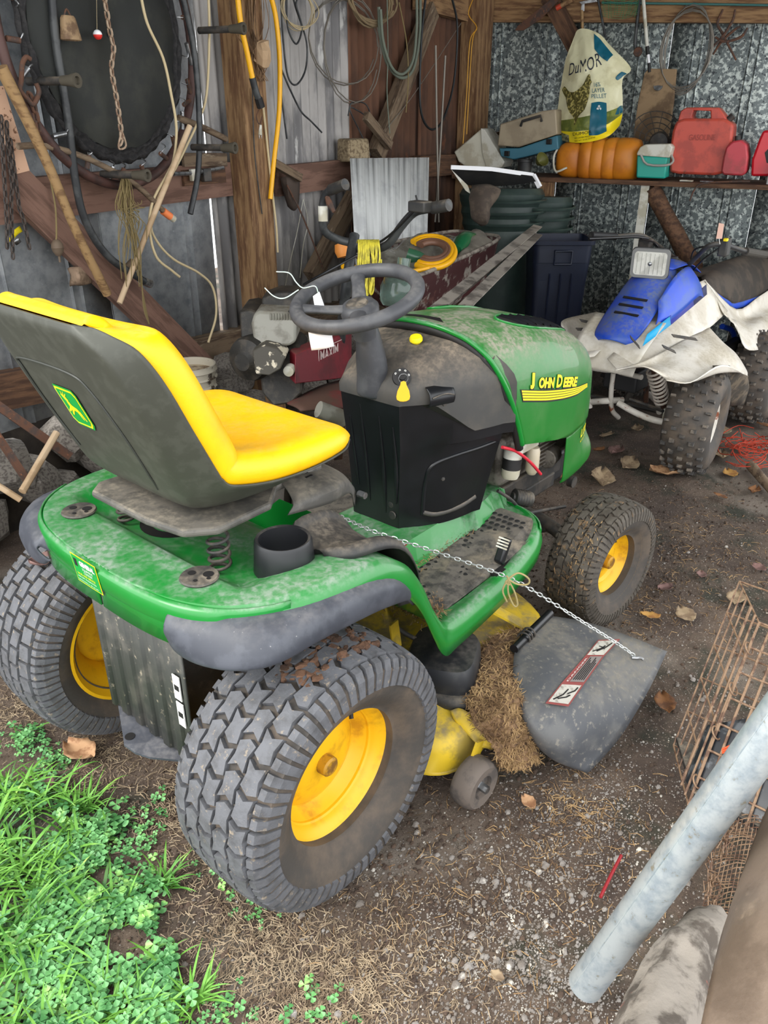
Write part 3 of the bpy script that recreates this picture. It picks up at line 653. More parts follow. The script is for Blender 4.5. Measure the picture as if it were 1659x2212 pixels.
G().tube([(.345, SY-.155, .69), (.345, SY-.175, .69)], .008, 8).build('pivot_bolt', m_steel, ST)
# ---- dash tower
def ring(z, xr, yr1, yr2, xf, yf, r=.03, x_mid=None):
    """plan outline: narrow rear face between yr1 and yr2, wide front"""
    pts = [(xr+r*.3, yr1+.0), (xr, yr1-.012), (xr, (yr1+yr2)/2), (xr, yr2+.012), (xr+r*.3, yr2)]
    a = V((xr+r*.3, yr2, 0)); b = V((xf, YC-yf, 0))
    pts += [tuple((a+(b-a)*t+V((-.35, -.9, 0)).normalized()*.022*math.sin(t*PI))[:2]) for t in (.15, .35, .55, .75, .92)]+[(xf+.012, YC-yf+.005), (xf+.012, YC), (xf+.012, YC+yf-.005)]
    c = V((xr+r*.3, yr1, 0)); d = V((xf, YC+yf, 0))
    pts += [tuple((d+(c-d)*t+V((-.35, .9, 0)).normalized()*.022*math.sin(t*PI))[:2]) for t in (.08, .25, .45, .65, .85)]
    return [(x, y, z) for x, y in pts]
DZ = [(.46, .603, .085, -.085, .84, .150), (.56, .594, .083, -.092, .845, .168), (.66, .583, .082, -.102, .85, .188), (.70, .578, .082, -.107, .853, .196), (.705, .578, .082, -.107, .860, .222), (.77, .568, .082, -.112, .860, .226), (.828, .560, .082, -.116, .850, .228)]
g = G(); R_ = [ring(*q) for q in DZ]; dt = [cr(r, 3, True) for r in R_]; g.loft([[tuple(p) for p in r] for r in dt]); dash = g.build('dash_tower', m_blk, T, smooth=45)
UZ = [(.822, .558, .083, -.118, .850, .230), (.845, .556, .083, -.118, .845, .230), (.868, .566, .075, -.112, .835, .226), (.892, .59, .058, -.10, .82, .212), (.915, .625, .045, -.085, .80, .195), (.935, .665, .030, -.07, .79, .17), (.948, .71, .015, -.055, .78, .14), (.955, .75, .005, -.045, .78, .09)]
UR = [[V(p) for p in cr(ring(*q), 3, True)] for q in UZ]; UR[0] = [V((p.x, YC+(p.y-YC)*1.004, p.z-.085*max(0, min(1, (p.x-.63)/.10)))) for p in UR[0]]
g = G(); g.loft([[tuple(p) for p in r] for r in UR]); m_dashtop = mat('dusty_dash_plastic', (58, 57, 55), .6, c2=(74, 70, 64), scale=12, lo=.4, hi=.7, dust=((124, 112, 98), 1.3, .15, 5), c3=(30, 30, 30), s3=9, lo3=.6, hi3=.75)
dtop = g.build('dash_top', m_dashtop, T, smooth=60)
def TS(px, py, yy): return PY(px, py, yy)
# recess on the right side and the ribs on the rear
def side_pt(x, z, o=0):
    """right flank of the tower"""
    t = np.interp(z, [.46, .70, .828], [0, 1, 1.4]); xr = np.interp(z, [.46, .56, .66, .7, .77, .828], [.612, .603, .592, .587, .577, .569]); yr = np.interp(z, [.46, .56, .66, .7, .77, .828], [-.085, -.092, -.102, -.107, -.112, -.116])
    yf = YC-np.interp(z, [.46, .56, .66, .7, .77, .828], [.15, .168, .188, .196, .24, .243]); f = (x-xr)/(.85-xr)
    return V((x-.008*math.sin(f*PI)-o*.35, yr+(yf-yr)*f-.020*math.sin(max(0, min(1, f))*PI)-o*.9, z))
rc = cr([(.66, .50, 0), (.655, .60, 0), (.665, .645, 0), (.72, .665, 0), (.80, .67, 0), (.845, .672, 0)], 5)
g = G().tube([side_pt(p[0], p[1], .0) for p in rc], .006, 8); g.build('recess_edge', m_blk, dash, smooth=60)
g = G().tube([side_pt(*p, -.002) for p in ((.66, .505), (.70, .492), (.77, .497), (.82, .51))], .008, 8, smooth=4); g.build('recess_edge', m_dashtop, dash, smooth=60)
for yy, z0, z1 in ((.055, .56, .76), (.015, .52, .80), (-.045, .50, .78), (-.088, .54, .76)):
    xr = lambda z: np.interp(z, [.46, .828], [.604, .561])
    G().tube([(xr(z0), yy*.9, z0), (xr((z0+z1)/2)+.002, yy, (z0+z1)/2), (xr(z1), yy, z1)], [.002, .006, .005, .002], 8, smooth=3).build('rib', m_blk, dash, smooth=60)
for (sx, sz) in ((.70, .60), (.66, .84)):
    p = side_pt(sx, min(sz, .82)); G().lathe([(0, .004), (.005, .003), (.006, 0)], p+V((0, 0, 0)), (-.35, -.9, 0), 12).build('screw', m_dark, dash)
G().lathe([(0, .004), (.008, .003), (.009, 0)], PX(845, 1090, .598), (-1, 0, 0), 12).build('clip', m_blkd, dash)
G().lathe([(0, .004), (.011, .003), (.012, 0)], PX(848, 1113, .598), (-1, 0, 0), 12).build('clip', m_blkd, dash)
# steering column, hub and wheel
SC = V((.515, -.024, 1.075)); SN = V((-.29, 0, .957)); SA = V((.957, 0, .29)); SBv = V((0, 1, 0))
g = G().patch([[tuple(c_+V((r*math.cos(a)*k, r*math.sin(a), 0))) for a in np.linspace(0, 2*PI, 12, endpoint=False)] for c_, r, k in ((V((.640, -.015, .80)), .03, .9), (V((.598, -.015, .822)), .043, .9), (V((.580, -.015, .835)), .042, .95), (V((.575, -.018, .88)), .040, .95), (V((.566, -.02, .93)), .036, 1), (V((.556, -.022, .975)), .030, 1), (V((.545, -.024, 1.01)), .026, 1))], 2, 4, cu=True)
g.build('steering_column', m_wheelp, T, smooth=70)
Ms = frame(SC, SA, SN)
SWH = part_empty('steering_wheel', T, SC)
R0 = .141
def lp(u, v, w_): return Ms @ V((u, v, w_))
G().tube([lp(R0*math.cos(a), R0*math.sin(a), 0) for a in np.linspace(0, 2*PI, 72, endpoint=False)], .0165, 14, closed=True).build('rim', m_wheelp, SWH, smooth=80)
g = G().lathe([(0, -.012), (.036, -.014), (.046, -.026), (.044, -.05), (.03, -.075), (.028, -.10), (0, -.10)], SC, SN, 32); g.build('hub', m_wheelp, SWH, smooth=50)
G().lathe([(0, -.009), (.024, -.0095), (.027, -.0135)], SC+SA*-.004, SN, 28).build('hub_cap', m_blkd, SWH)
emblem(lambda u, v, w_: lp(-.004+v*.5, -u*.5, -.009+w_*.4), .04, [o for o in bpy.data.objects if o.name.startswith('hub') and o.parent == SWH][0]) if False else None
for ang in (130-YAW*0-0, 40, 218):
    a = math.radians(ang); d = (math.cos(a), math.sin(a))
    g = G(); rr_ = []
    for t, wd, th, hz in ((.025, .020, .010, -.026), (.06, .017, .009, -.020), (.10, .016, .009, -.010), (.135, .020, .010, -.002), (.146, .024, .010, 0)):
        r_ = []
        for k in range(10):
            q = 2*PI*k/10; r_.append(lp(d[0]*t-d[1]*wd*math.cos(q), d[1]*t+d[0]*wd*math.cos(q), hz+th*math.sin(q)))
        rr_.append(r_)
    g.patch(rr_, 2, 3, cu=True); g.build('spoke', m_wheelp, SWH, smooth=70)
# column shroud under the wheel
# choke knob, ignition, throttle
kp_ = PZ(900, 752, .926)
g = G().lathe([(0, .034), (.014, .033), (.0165, .028), (.0165, .022), (.012, .018), (.010, .012), (.012, 0)], kp_, (-.25, -.1, 1), 20); g.build('yellow_pull_knob', m_lyel, T, smooth=35)['label'] = 'yellow pull knob'
g = G().box((0, 0, 0), (.05, .036, .003)); g.xf(Matrix.Translation(kp_+V((-.002, 0, -.001)))@Matrix.Rotation(math.radians(-38), 4, 'Z')@Matrix.Rotation(-.25, 4, 'Y')); g.build('knob_plate', m_lblack, T)
g = G().box((0, 0, 0), (.045, .02, .003)); g.xf(Matrix.Translation(PZ(893, 722, .942))@Matrix.Rotation(math.radians(-48), 4, 'Z')@Matrix.Rotation(-.25, 4, 'Y')); g.build('switch_plate', m_lblack, T)
ig = onp(868, 815, (.577, -.105, .875), V((-.6, -.62, .5))); ign = V((-.6, -.62, .5)).normalized()
g = G().lathe([(0, .010), (.008, .010), (.009, .004), (.022, .003), (.023, -.004)], ig, ign, 28); igo = g.build('ignition_switch', m_lblack, T, smooth=35)
iu = V((.62, -.6, 0)).normalized(); ivv = ign.cross(iu)
for a in (150, 105, 60, 15): 
    c_ = ig+(iu*math.cos(math.radians(a))+ivv*math.sin(math.radians(a)))*.017+ign*.0035
    G().lathe([(.0012, .0), (.0026, .0)], c_, ign, 10).build('switch_mark', m_lwhite, igo)
tl = side_pt(.625, .835, 0); tl = onp(946, 855, tl, V((-.35, -.9, .15)))
g = G().patch([[tl+V((.034*a, -.0-.012*a, 0))+V((-.3, -.85, 0))*(d_*.9)+V((0, 0, h)) for a in (-1, -.5, 0, .5, 1)] for h, d_ in ((-.022, .004), (-.016, .020), (.0, .026), (.016, .018), (.026, -.002))], 3, 3); g.build('throttle_cover', m_blk, T, smooth=60, thick=.002)
g = G().tube([tl+V((-.03, .004, .004))+V((-.3, -.85, 0))*.018, tl+V((0, -.008, .012))+V((-.3, -.85, 0))*.022, tl+V((.028, -.016, .004))+V((-.3, -.85, 0))*.018], .0022, 6, smooth=4); g.build('throttle_rim', m_dashtop, T)
g = G().lathe([(0, .003), (.02, .002), (.022, -.002)], onp(1052, 765, (.75, -.17, .93), V((-.2, -.5, 1))), (-.2, -.5, 1), 20); g.build('dash_socket', m_blkd, T)
# ---- hood
def hx(x, xs_, ys_): return float(np.interp(x, xs_, ys_))
HX = [.70, .85, 1.0, 1.1, 1.2, 1.3, 1.37, 1.41, 1.43]
def ht(x): return hx(x, HX, [.982, .980, .966, .948, .922, .885, .845, .80, .73])
def hw(x): return hx(x, HX, [.222, .238, .242, .240, .234, .218, .195, .160, .11])
PR = [(1.0, 0), (1.004, .2), (1.0, .42), (.985, .58), (.94, .72), (.85, .84), (.68, .925), (.45, .972), (.2, .995), (0, 1)]
PRs = cr([(a, b, 0) for a, b in PR], 5); PY_ = [p[0] for p in PRs]; PZ_ = [p[1] for p in PRs]
def hood_pt(x, z, o=0):
    t = ht(x); zf = (z-.60)/(t-.60); y = YC-hw(x)*float(np.interp(zf, PZ_, PY_)); return V((x, y-o-.0015, z))
def hood_top(x, y, o=0):
    w_ = hw(x); f = abs(y-YC)/w_; zf = float(np.interp(-f, [-v for v in PY_], PZ_)) if f <= 1 else 0; return V((x, y, .60+(ht(x)-.60)*zf+o+.0018))
rows = []; Lh = 34
for i in range(Lh+1):
    s_ = i/Lh; row = []
    for sg in (-1, 1):
        half = []
        for a, zf in zip(PY_, PZ_):
            xr = .905-.165*min(1, max(0, (zf-.15))/.85)**1.1; xf = 1.432-.0*zf
            x = xr+(xf-xr)*s_; z = .60+(ht(x)-.60)*zf
            if zf < .3 and x < 1.17: z = max(z, .66-.06*max(0, (x-.9)/.27))
            half.append((x, YC+sg*hw(x)*a, z))
        row += half if sg < 0 else half[::-1][1:]
    rows.append(row)
# front face
last = rows[-1]; rows.append([(1.445, YC+(p[1]-YC)*.6, .60+(p[2]-.60)*.9) for p in last]); rows.append([(1.447, YC, .62+(p[2]-.60)*.4) for p in last])
g = G().grid(rows); hood = g.build('hood', m_hood, T, smooth=60, thick=.003, off=0)
# cheeks in front of the opening, and the bumper
for sg in (-1, 1):
    c_ = []
    for x, zt, zb in ((1.165, .625, .452), (1.20, .625, .445), (1.28, .625, .445), (1.34, .625, .45), (1.385, .625, .455), (1.42, .625, .46), (1.44, .625, .465), (1.445, .625, .465)):
        wv = hw(x) if x < 1.44 else .03
        bul = 1+.12*max(0, (x-1.25)/.15) if x < 1.43 else 1.5
        c_.append([(x, YC+sg*wv*.995, zt-.015), (x, YC+sg*wv*1.0, .56), (x+.01*(x > 1.3), YC+sg*wv*bul, .51), (x+.015*(x > 1.3), YC+sg*wv*bul, .47), (x, YC+sg*wv*.97*bul, zb)])
    G().patch(c_, 3, 3).build('hood_cheek', m_hood, hood, smooth=60, thick=.003, off=0)
# rolled rear lip
lip = []
for sg in (-1, 1):
    h_ = []
    for a, zf in zip(PY_, PZ_):
        x = .905-.165*min(1, max(0, (zf-.15))/.85)**1.1; z = .60+(ht(x)-.60)*zf
        if zf < .3: z = max(z, .66)
        h_.append((x, YC+sg*hw(x)*a, z))
    lip += h_ if sg < 0 else h_[::-1][1:]
G().tube([(p[0]-.002, p[1], p[2]) for p in lip], .007, 8).build('hood_lip', m_green, hood, smooth=60)
G().tube([(p[0]+.004, YC+(p[1]-YC)*.95, p[2]-.014) for p in lip], .012, 8).build('hood_gasket', m_lblack, hood, smooth=60)
# top vents with fins
for sg in (-1, 1):
    def VT(x, u, o=0): 
        y = YC-(.085+u*.075); p = hood_top(x, y, o); return V((p.x, p.y if sg < 0 else 2*YC-p.y, p.z))
    outl = [(.955, .15), (1.0, -.05), (1.12, -.02), (1.235, .25), (1.255, .6), (1.235, .9), (1.10, 1.1), (1.0, .95), (.955, .55)]
    oo = cr([(a, b, 0) for a, b in outl], 4, True)
    g = G(); c0_ = (1.1, .5); n = len(oo); rr_ = []
    for k in (1, .66, .33, .02): rr_.append([VT(c0_[0]+(p[0]-c0_[0])*k, c0_[1]+(p[1]-c0_[1])*k, .0012) for p in oo])
    g.grid(rr_, cu=True); vn = g.build('hood_vent', m_lblack, hood, smooth=60)
    G().tube([VT(p[0], p[1], .002) for p in oo], .0035, 6, closed=True).build('vent_lip', m_green, vn, smooth=60)
    for i in range(6):
        x = .985+i*.042; g = G().patch([[VT(x+.030*t, .06+t*.86, .0015) for t in (0, .33, .66, 1)], [VT(x+.012+.030*t, .06+t*.86, .0075) for t in (0, .33, .66, 1)], [VT(x+.022+.030*t, .06+t*.86, .002) for t in (0, .33, .66, 1)]], 2, 2); g.build('vent_fin', m_blk, vn, smooth=50)
# hood seam slot on top
g = G().patch([[hood_top(.775+.0*t, YC+.20-.26*t, .0012+.0) for t in (0, .33, .66, 1)], [hood_top(.79+.01*t, YC+.19-.22*t, .0012) for t in (0, .33, .66, 1)]], 4, 2); g.build('hood_slot', m_lblack, hood)
# maker's lettering and stripe
def HXZ(px, py): p = PY(px, py, -.262); return p.x, p.z
a0 = HXZ(1147, 840); a1 = HXZ(1250, 836)
def HF(u, v, w_):
    v += .003
    du = (a1[0]-a0[0]); dz = (a1[1]-a0[1]); L_ = math.hypot(du, dz); x = a0[0]+u*du/L_; z = a0[1]+u*dz/L_+v; return hood_pt(x, z, w_)
LW = math.hypot(a1[0]-a0[0], a1[1]-a0[1])
for sh, mm, dp, bo in ((.002, m_lblack, .0018, .0045), (0, m_lyel, .0030, .0018)):
    j = lambda du, dv, k: (lambda u, v, w_: HF(u*k+du+sh, v+dv-sh, w_))
    poly_on(j(0, 0, 1), [((u+bo*60*(u-.35))*.030, (v+bo*60*(v-.5))*.034) for u, v in ((.42, 1.08), (.80, 1.08), (.58, .18), (.46, .02), (.22, -.06), (-.02, .0), (.04, .24), (.16, .20), (.24, .26))], mm, 'lettering', hood, dp); text('OHN', j(.15*LW, 0, 1), .026, mm, 'lettering', hood, width=.31*LW, bold=bo, depth=dp, shear=.25)
    text('D', j(.49*LW, 0, 1), .034, mm, 'lettering', hood, bold=bo, depth=dp, shear=.25, width=.13*LW); text('EERE', j(.635*LW, 0, 1), .026, mm, 'lettering', hood, width=.36*LW, bold=bo, depth=dp, shear=.25)
def stripe(pts_t, pts_b, m, w_, nm):
    g = G(); n = 12; T1 = cr([HXZ(*p)+(0,) for p in pts_t], n); B1 = cr([HXZ(*p)+(0,) for p in pts_b], n); rows = []
    for t in (0, .33, .66, 1): rows.append([hood_pt(a[0]+(b[0]-a[0])*t, a[1]+(b[1]-a[1])*t, w_) for a, b in zip(T1, B1)])
    return g.grid(rows).build(nm, m, hood, smooth=60)
stripe([(1127, 842), (1180, 842), (1240, 837), (1282, 829)], [(1130, 869), (1190, 867), (1240, 858), (1281, 840)], m_lblack, .0012, 'stripe')
for k in range(4):
    t0, t1 = .04+k*.24, .04+k*.24+.17; A = [(1129, 843), (1180, 843), (1240, 838), (1281, 830)]; B = [(1131, 867), (1190, 865), (1240, 856), (1281, 839)]
    f = lambda t: [(a[0]+(b[0]-a[0])*t, a[1]+(b[1]-a[1])*t) for a, b in zip(A, B)]
    stripe(f(t0), f(t1), m_lyel, .0020, 'stripe')
b0 = HXZ(1264, 948)
text('L130', lambda u, v, w_: hood_pt(min(1.43, b0[0]+u), b0[1]+v+u*.15, w_), .026, m_lyel, 'lettering', hood, width=.05, bold=.001, depth=.003, shear=.2)
text('AUTOMATIC', lambda u, v, w_: hood_pt(min(1.43, b0[0]+u), b0[1]-.018+v+u*.15, w_), .008, m_lyel, 'lettering', hood, width=.05, depth=.003)
# ---- engine and running gear in the opening
m_eng = mat('grimy_aluminium', (118, 112, 104), .55, metal=.4, c2=(72, 66, 60), scale=20, dust=((120, 106, 88), 1, .2, 12), bump=.3, bscale=70)
G().box((1.16, YC, .56), (.42, .30, .16)).build('engine_block', m_eng, T, bevel=.02)
G().lathe([(0, 0), (.11, 0), (.12, .02), (.12, .10), (.10, .13), (0, .14)], (1.12, YC, .60), (0, 0, 1), 28).build('flywheel_shroud', m_eng, T, smooth=40)
g = G()
for k in range(9): g.box((1.17, -.16, .50+k*.013), (.10, .07, .005))
g.build('cooling_fins', m_eng, T, smooth=0)
of_ = PY(1105, 1003, -.20)
G().lathe([(0, .045), (.022, .045), (.026, .04), (.026, -.03), (.022, -.04), (0, -.04)], of_, (.1, 0, 1), 20).build('oil_filter', m_plastw, T, smooth=40)
G().lathe([(.0265, .02), (.0265, -.012)], of_, (.1, 0, 1), 20).build('filter_label', m_lblack, T)
G().lathe([(0, .05), (.016, .05), (.02, .04), (.02, -.02), (.012, -.035), (0, -.04)], PY(1150, 1000, -.20), (0, 0, 1), 16).build('fuel_filter', mat('cloudy_plastic', (196, 184, 160), .3), T, smooth=40)
G().lathe([(0, .03), (.03, .03), (.03, -.03), (0, -.03)], PY(1187, 985, -.19), (1, .2, 0), 16).build('starter_motor', m_eng, T, bevel=.003)
G().box(PY(1130, 958, -.18), (.10, .05, .03)).build('engine_bracket', m_plastw, T, bevel=.004)
stick('red_wire', [PY(1085, 966, -.235), PY(1115, 975, -.24), PY(1145, 998, -.24), PY(1168, 1024, -.235)], .0045, mat('red_insulation', (206, 44, 60), .4), T)
mf = PY(1128, 1076, -.19); g = G().lathe([(0, -.035), (.012, -.035), (.014, -.03), (.024, -.028)]+[p for k in range(6) for p in ((.026, -.026+k*.009), (.0235, -.022+k*.009))]+[(.022, .03), (0, .032)], mf, (.75, -.5, -.25), 20); g.build('ribbed_solenoid', m_blkd, T, smooth=20)
stick('linkage_rod', [PY(1100, 1118, -.2), PY(1160, 1105, -.22), PY(1220, 1094, -.22)], .006, m_dark, T)
stick('linkage_rod', [PY(1075, 1060, -.18), PY(1110, 1085, -.2), PY(1140, 1130, -.2)], .005, m_dark, T)
G().box(PY(1150, 1050, -.12), (.20, .05, .05)).build('belt_guard', m_dark, T, bevel=.006)
G().box((1.0, YC, .42), (.75, .24, .06)).build('chassis_rail', m_dark, T, bevel=.006)
G().box((1.30, YC, .40), (.24, .22, .10)).build('front_frame', mat('frame_black', (30, 30, 32), .5), T, bevel=.01)
G().tube([(1.235, -.31, .20), (1.235, -.16, .27), (1.235, .12, .27), (1.235, .27, .20)], .022, 12, smooth=3).build('front_axle', m_dark, T)
stick('steering_rod', [PZ(1135, 1150, .28), PZ(1205, 1140, .22)], .009, m_dark, T)
G().lathe([(0, .01), (.02, .01), (.02, -.01), (0, -.01)], PY(1235, 1040, -.16), (0, 1, 0), 16).build('belt_pulley', m_dark, T)
# ---- mower deck
g = G(); out = [(.30, -.31), (.27, -.40), (.30, -.46), (.36, -.487), (.46, -.485), (.60, -.44), (.80, -.43), (.92, -.36), (.99, -.2), (1.0, 0), (.98, .2), (.88, .36), (.74, .44), (.5, .46), (.34, .40), (.27, .25), (.26, 0), (.28, -.2)]
oc = cr([(a, b, 0) for a, b in out], 3, True); c_ = (.62, -.02)
rg = [[(c_[0]+(p[0]-c_[0])*k, c_[1]+(p[1]-c_[1])*k, z) for p in oc] for k, z in ((1.01, .065), (1.0, .07), (1.0, .125), (.985, .15), (.95, .162), (.86, .168), (.80, .19), (.5, .195), (.05, .195))]
g.loft(rg, caps=False); md = g.build('mower_deck', m_deckY, T, smooth=45, thick=.003)
m_cov = mat('belt_cover_black', (30, 32, 36), .45, c2=(48, 48, 48), scale=14, dust=((104, 98, 90), .5, .6, 14))
def cover(c, sx, sy, h, rz, m, nm):
    g = G(); rows = []
    for k, z in ((1.0, 0), (1.02, .35), (.98, .80), (.90, .97), (.5, 1.0), (.02, 1.0)):
        rows.append([V((sx*k*sup(math.cos(a), .5), sy*k*sup(math.sin(a), .5), h*z)) for a in np.linspace(0, 2*PI, 32, endpoint=False)])
    g.grid(rows, cu=True).xf(Matrix.Translation(V(c))@Matrix.Rotation(rz, 4, 'Z')); return g.build(nm, m, T, smooth=50)
cover((.475, -.335, .185), .098, .088, .085, .45, m_cov, 'belt_cover')
cover((.48, -.345, .178), .112, .10, .03, .3, m_blkd, 'belt_cover_flange')
cover((.455, .33, .185), .085, .078, .085, -.3, m_blkd, 'belt_cover')
bc = PZ(1000, 1560, .17)
g = G().patch([[PZ(972, 1535, .185), PZ(1000, 1532, .19), PZ(1062, 1576, .175)], [PZ(985, 1560, .165), PZ(1010, 1570, .165), PZ(1062, 1600, .15)], [PZ(1025, 1600, .14), PZ(1035, 1612, .13), PZ(1064, 1618, .12)]], 4, 4); g.build('wheel_bracket', m_deckY, T, thick=.004, smooth=30)
G().bar(PZ(1038, 1600, .15), (.345, -.515, .07), .035, .006, (0, 1, 0)).build('wheel_arm', m_deckY, T)
gw = V((.335, -.535, .064)); GW = part_empty('gauge_wheel', T, gw)
G().lathe([(.0, .028), (.05, .028), (.058, .024), (.062, .012), (.062, -.012), (.058, -.024), (.052, -.030), (.030, -.028), (.028, -.018), (0, -.018)], gw, (.06, 1, 0), 36).build('tyre', mat('grey_caster', (104, 94, 86), .8, c2=(80, 74, 70), scale=20), GW, smooth=50)
G().lathe([(0, -.040), (.010, -.040), (.010, -.02), (.018, -.019), (.02, -.016)], gw, (.06, 1, 0), 6).build('axle_bolt', m_steel, GW, smooth=0)
stick('lift_rod', [PZ(850, 1345, .30), PZ(870, 1365, .28), PZ(935, 1400, .24)], .006, m_dark, T)
G().bar(PZ(850, 1345, .34), PZ(858, 1400, .26), .03, .005, (0, 1, 0)).build('yellow_bracket', m_deckY, T)
G().bar(PZ(1060, 1312, .26), PZ(1130, 1350, .20), .05, .006, (0, 0, 1)).build('deck_arm', m_deckY, T)
# clippings heaped on the deck
mr = [[PZ(1010, 1430, .20), PZ(1060, 1380, .21), PZ(1125, 1350, .20)], [PZ(1010, 1520, .205), PZ(1070, 1470, .225), PZ(1120, 1430, .21)], [PZ(1035, 1570, .18), PZ(1085, 1540, .21), PZ(1125, 1510, .20)], [PZ(1075, 1630, .13), PZ(1115, 1600, .15), PZ(1150, 1570, .14)], [PZ(1095, 1668, .07), PZ(1130, 1660, .075), PZ(1165, 1640, .07)]]
g = G().patch(mr, 8, 6).jit(.010, 40); hp_ = g.build('clipping_heap', mat('matted_clippings', (132, 104, 76), .95, c2=(88, 66, 48), scale=60, bump=.8, bscale=120), T, smooth=0); stuff(hp_)
grid_ = g.v[:]
wisps(lambda: V(random.choice(grid_))+V((0, 0, .004)), 3800, .022, T, 'grass_clippings', m_straw)
# ---- discharge chute
m_chute = mat('chute_grey_rubber', (72, 74, 78), .55, c2=(92, 92, 92), scale=9, c3=(120, 116, 108), s3=70, lo3=.56, hi3=.68, dust=((118, 112, 100), .8, .5, 6))
cp = [[(1180, 1330, .215), (1270, 1346, .205), (1360, 1376, .18), (1440, 1408, .14)], [(1140, 1362, .222), (1225, 1400, .21), (1320, 1440, .18), (1405, 1482, .125)], [(1113, 1405, .225), (1190, 1478, .215), (1280, 1530, .17), (1362, 1556, .10)], [(1108, 1470, .21), (1148, 1548, .19), (1225, 1606, .13), (1322, 1612, .06)], [(1112, 1520, .16), (1142, 1582, .14), (1196, 1636, .085), (1274, 1664, .035)], [(1125, 1560, .10), (1150, 1602, .08), (1200, 1640, .045), (1268, 1664, .022)]]
CP = [[PZ(*q) for q in r] for r in cp]
g = G().patch(CP, 6, 5); chute = g.build('discharge_chute', m_chute, T, smooth=60, thick=.005, off=0)
stick('hinge_rod', [PZ(1188, 1325, .225), PZ(1110, 1402, .235)], .012, m_blk, T)
spring(PZ(1130, 1380, .235), .016, .045, 3, .0025, m_dark, T, 'hinge_spring', PZ(1188, 1325, .225)-PZ(1110, 1402, .235))
# danger label following the chute
CB = [cr(r, 6) for r in CP]
def CH(a, b, o=.0):
    """a across 0..3, b along 0..4"""
    def ev(a, b):
        col = [np.array(cr(r, 8)[min(24, max(0, int(round(a*8))))]) for r in CP]; cc = cr(col, 8); k = b*8; i = min(len(cc)-2, max(0, int(k))); return V(cc[i]+(cc[i+1]-cc[i])*(k-i))
    p = ev(a, b); return p
def chute_pt(px, py, o):
    q = V((0, 0, 0)); h = np.interp(px-py*.25, [740, 830, 960, 1080], [.225, .205, .17, .14]); lo, hi = .05, .26
    vs = CHV; d = ray(px, py); best = None
    for i in range(40):
        z = hi-(hi-lo)*i/39; p = PZ(px, py, z); dd = min(((p-v).length, v.z) for v in vs)
        if best is None or dd[0] < best[0]: best = (dd[0], z)
    return PZ(px, py, best[1]+o+.004)
CHV = [V(v) for v in g.v]
lab = [[(1178, 1520), (1228, 1527)], [(1213, 1476), (1262, 1478)], [(1262, 1420), (1303, 1420)], [(1292, 1383), (1340, 1381)]]
lp_ = [[chute_pt(*a, .006), chute_pt(*b, .006)] for a, b in lab]
def LB(u, v, w_):
    """u across 0..1, v from bottom 0..3"""
    i = min(2, max(0, int(v))); f = v-i; A = lp_[i][0].lerp(lp_[i+1][0], f); B = lp_[i][1].lerp(lp_[i+1][1], f); return A.lerp(B, u)+V((0, 0, w_))
quad_on(LB, 0, 0, 1, 3, mat('faded_label_red', (128, 60, 56), .7), 'danger_label', chute, n=3, w=.001)
m_lw2 = mat('dirty_label_white', (176, 172, 162), .7, c2=(120, 114, 104), scale=60, lo=.5, hi=.7)
for v_a, v_b, mm in ((.08, .92, m_lw2), (2.1, 2.92, m_lw2), (1.05, 2.02, mat('label_grey', (120, 112, 108), .6))): quad_on(LB, .07 if mm is m_lw2 else .3, v_a, .93, v_b, mm, 'label_panel', chute, n=2, w=.002)
for k, (a, b) in enumerate((((.2, .2), (.5, .7)), ((.35, .25), (.75, .45)), ((.6, .5), (.85, .8)), ((.2, 2.3), (.6, 2.6)), ((.4, 2.3), (.8, 2.75)), ((.3, 2.6), (.7, 2.4)))): G().tube([LB(a[0], a[1], .0025), LB((a[0]+b[0])/2+.1, (a[1]+b[1])/2, .0025), LB(b[0], b[1], .0025)], .0016, 4).build('label_figure', m_lblack, chute)
text('DANGER', lambda u, v, w_: LB(.24-v*6, 1.05+u*9, .003), .014, m_lwhite, 'lettering', chute, width=.10, depth=.003)
for k in range(6): G().tube([LB(.4+.09*k, 1.12, .0026), LB(.4+.09*k, 1.95-.1*(k % 3), .0026)], .0010, 4).build('label_lines', m_lblack, chute)
# ================================================================== QUAD BIKE (forward = -x)
AY = .17
A = thing('quad_bike', 'small blue and white four-wheeled quad bike with square headlight, nose to the tractor', 'quad bike', (2.9, AY, 0))
m_aw = mat('aged_white_plastic', (226, 220, 208), .5, c2=(208, 200, 184), scale=7, c3=(150, 140, 120), s3=14, lo3=.60, hi3=.8, dust=((166, 154, 130), .7, .4, 8))
m_ab = mat('blue_plastic', (26, 74, 196), .4, c2=(52, 88, 176), scale=9, dust=((112, 118, 130), 1.1, .3, 6))
m_seatb = mat('brown_black_seat', (52, 46, 40), .75, c2=(74, 64, 54), scale=8, bump=.3, bscale=120)
m_frw = mat('chipped_white_tube', (206, 200, 190), .5, c2=(190, 184, 172), scale=12, c3=(128, 70, 44), s3=18, lo3=.58, hi3=.64)
m_dk = mat('black_metal', (24, 24, 26), .6)  # even black of the bike's grip, filler cap, skid frame and footwell guard
def Yp(rows): return [[PY(*q) for q in r] for r in rows]
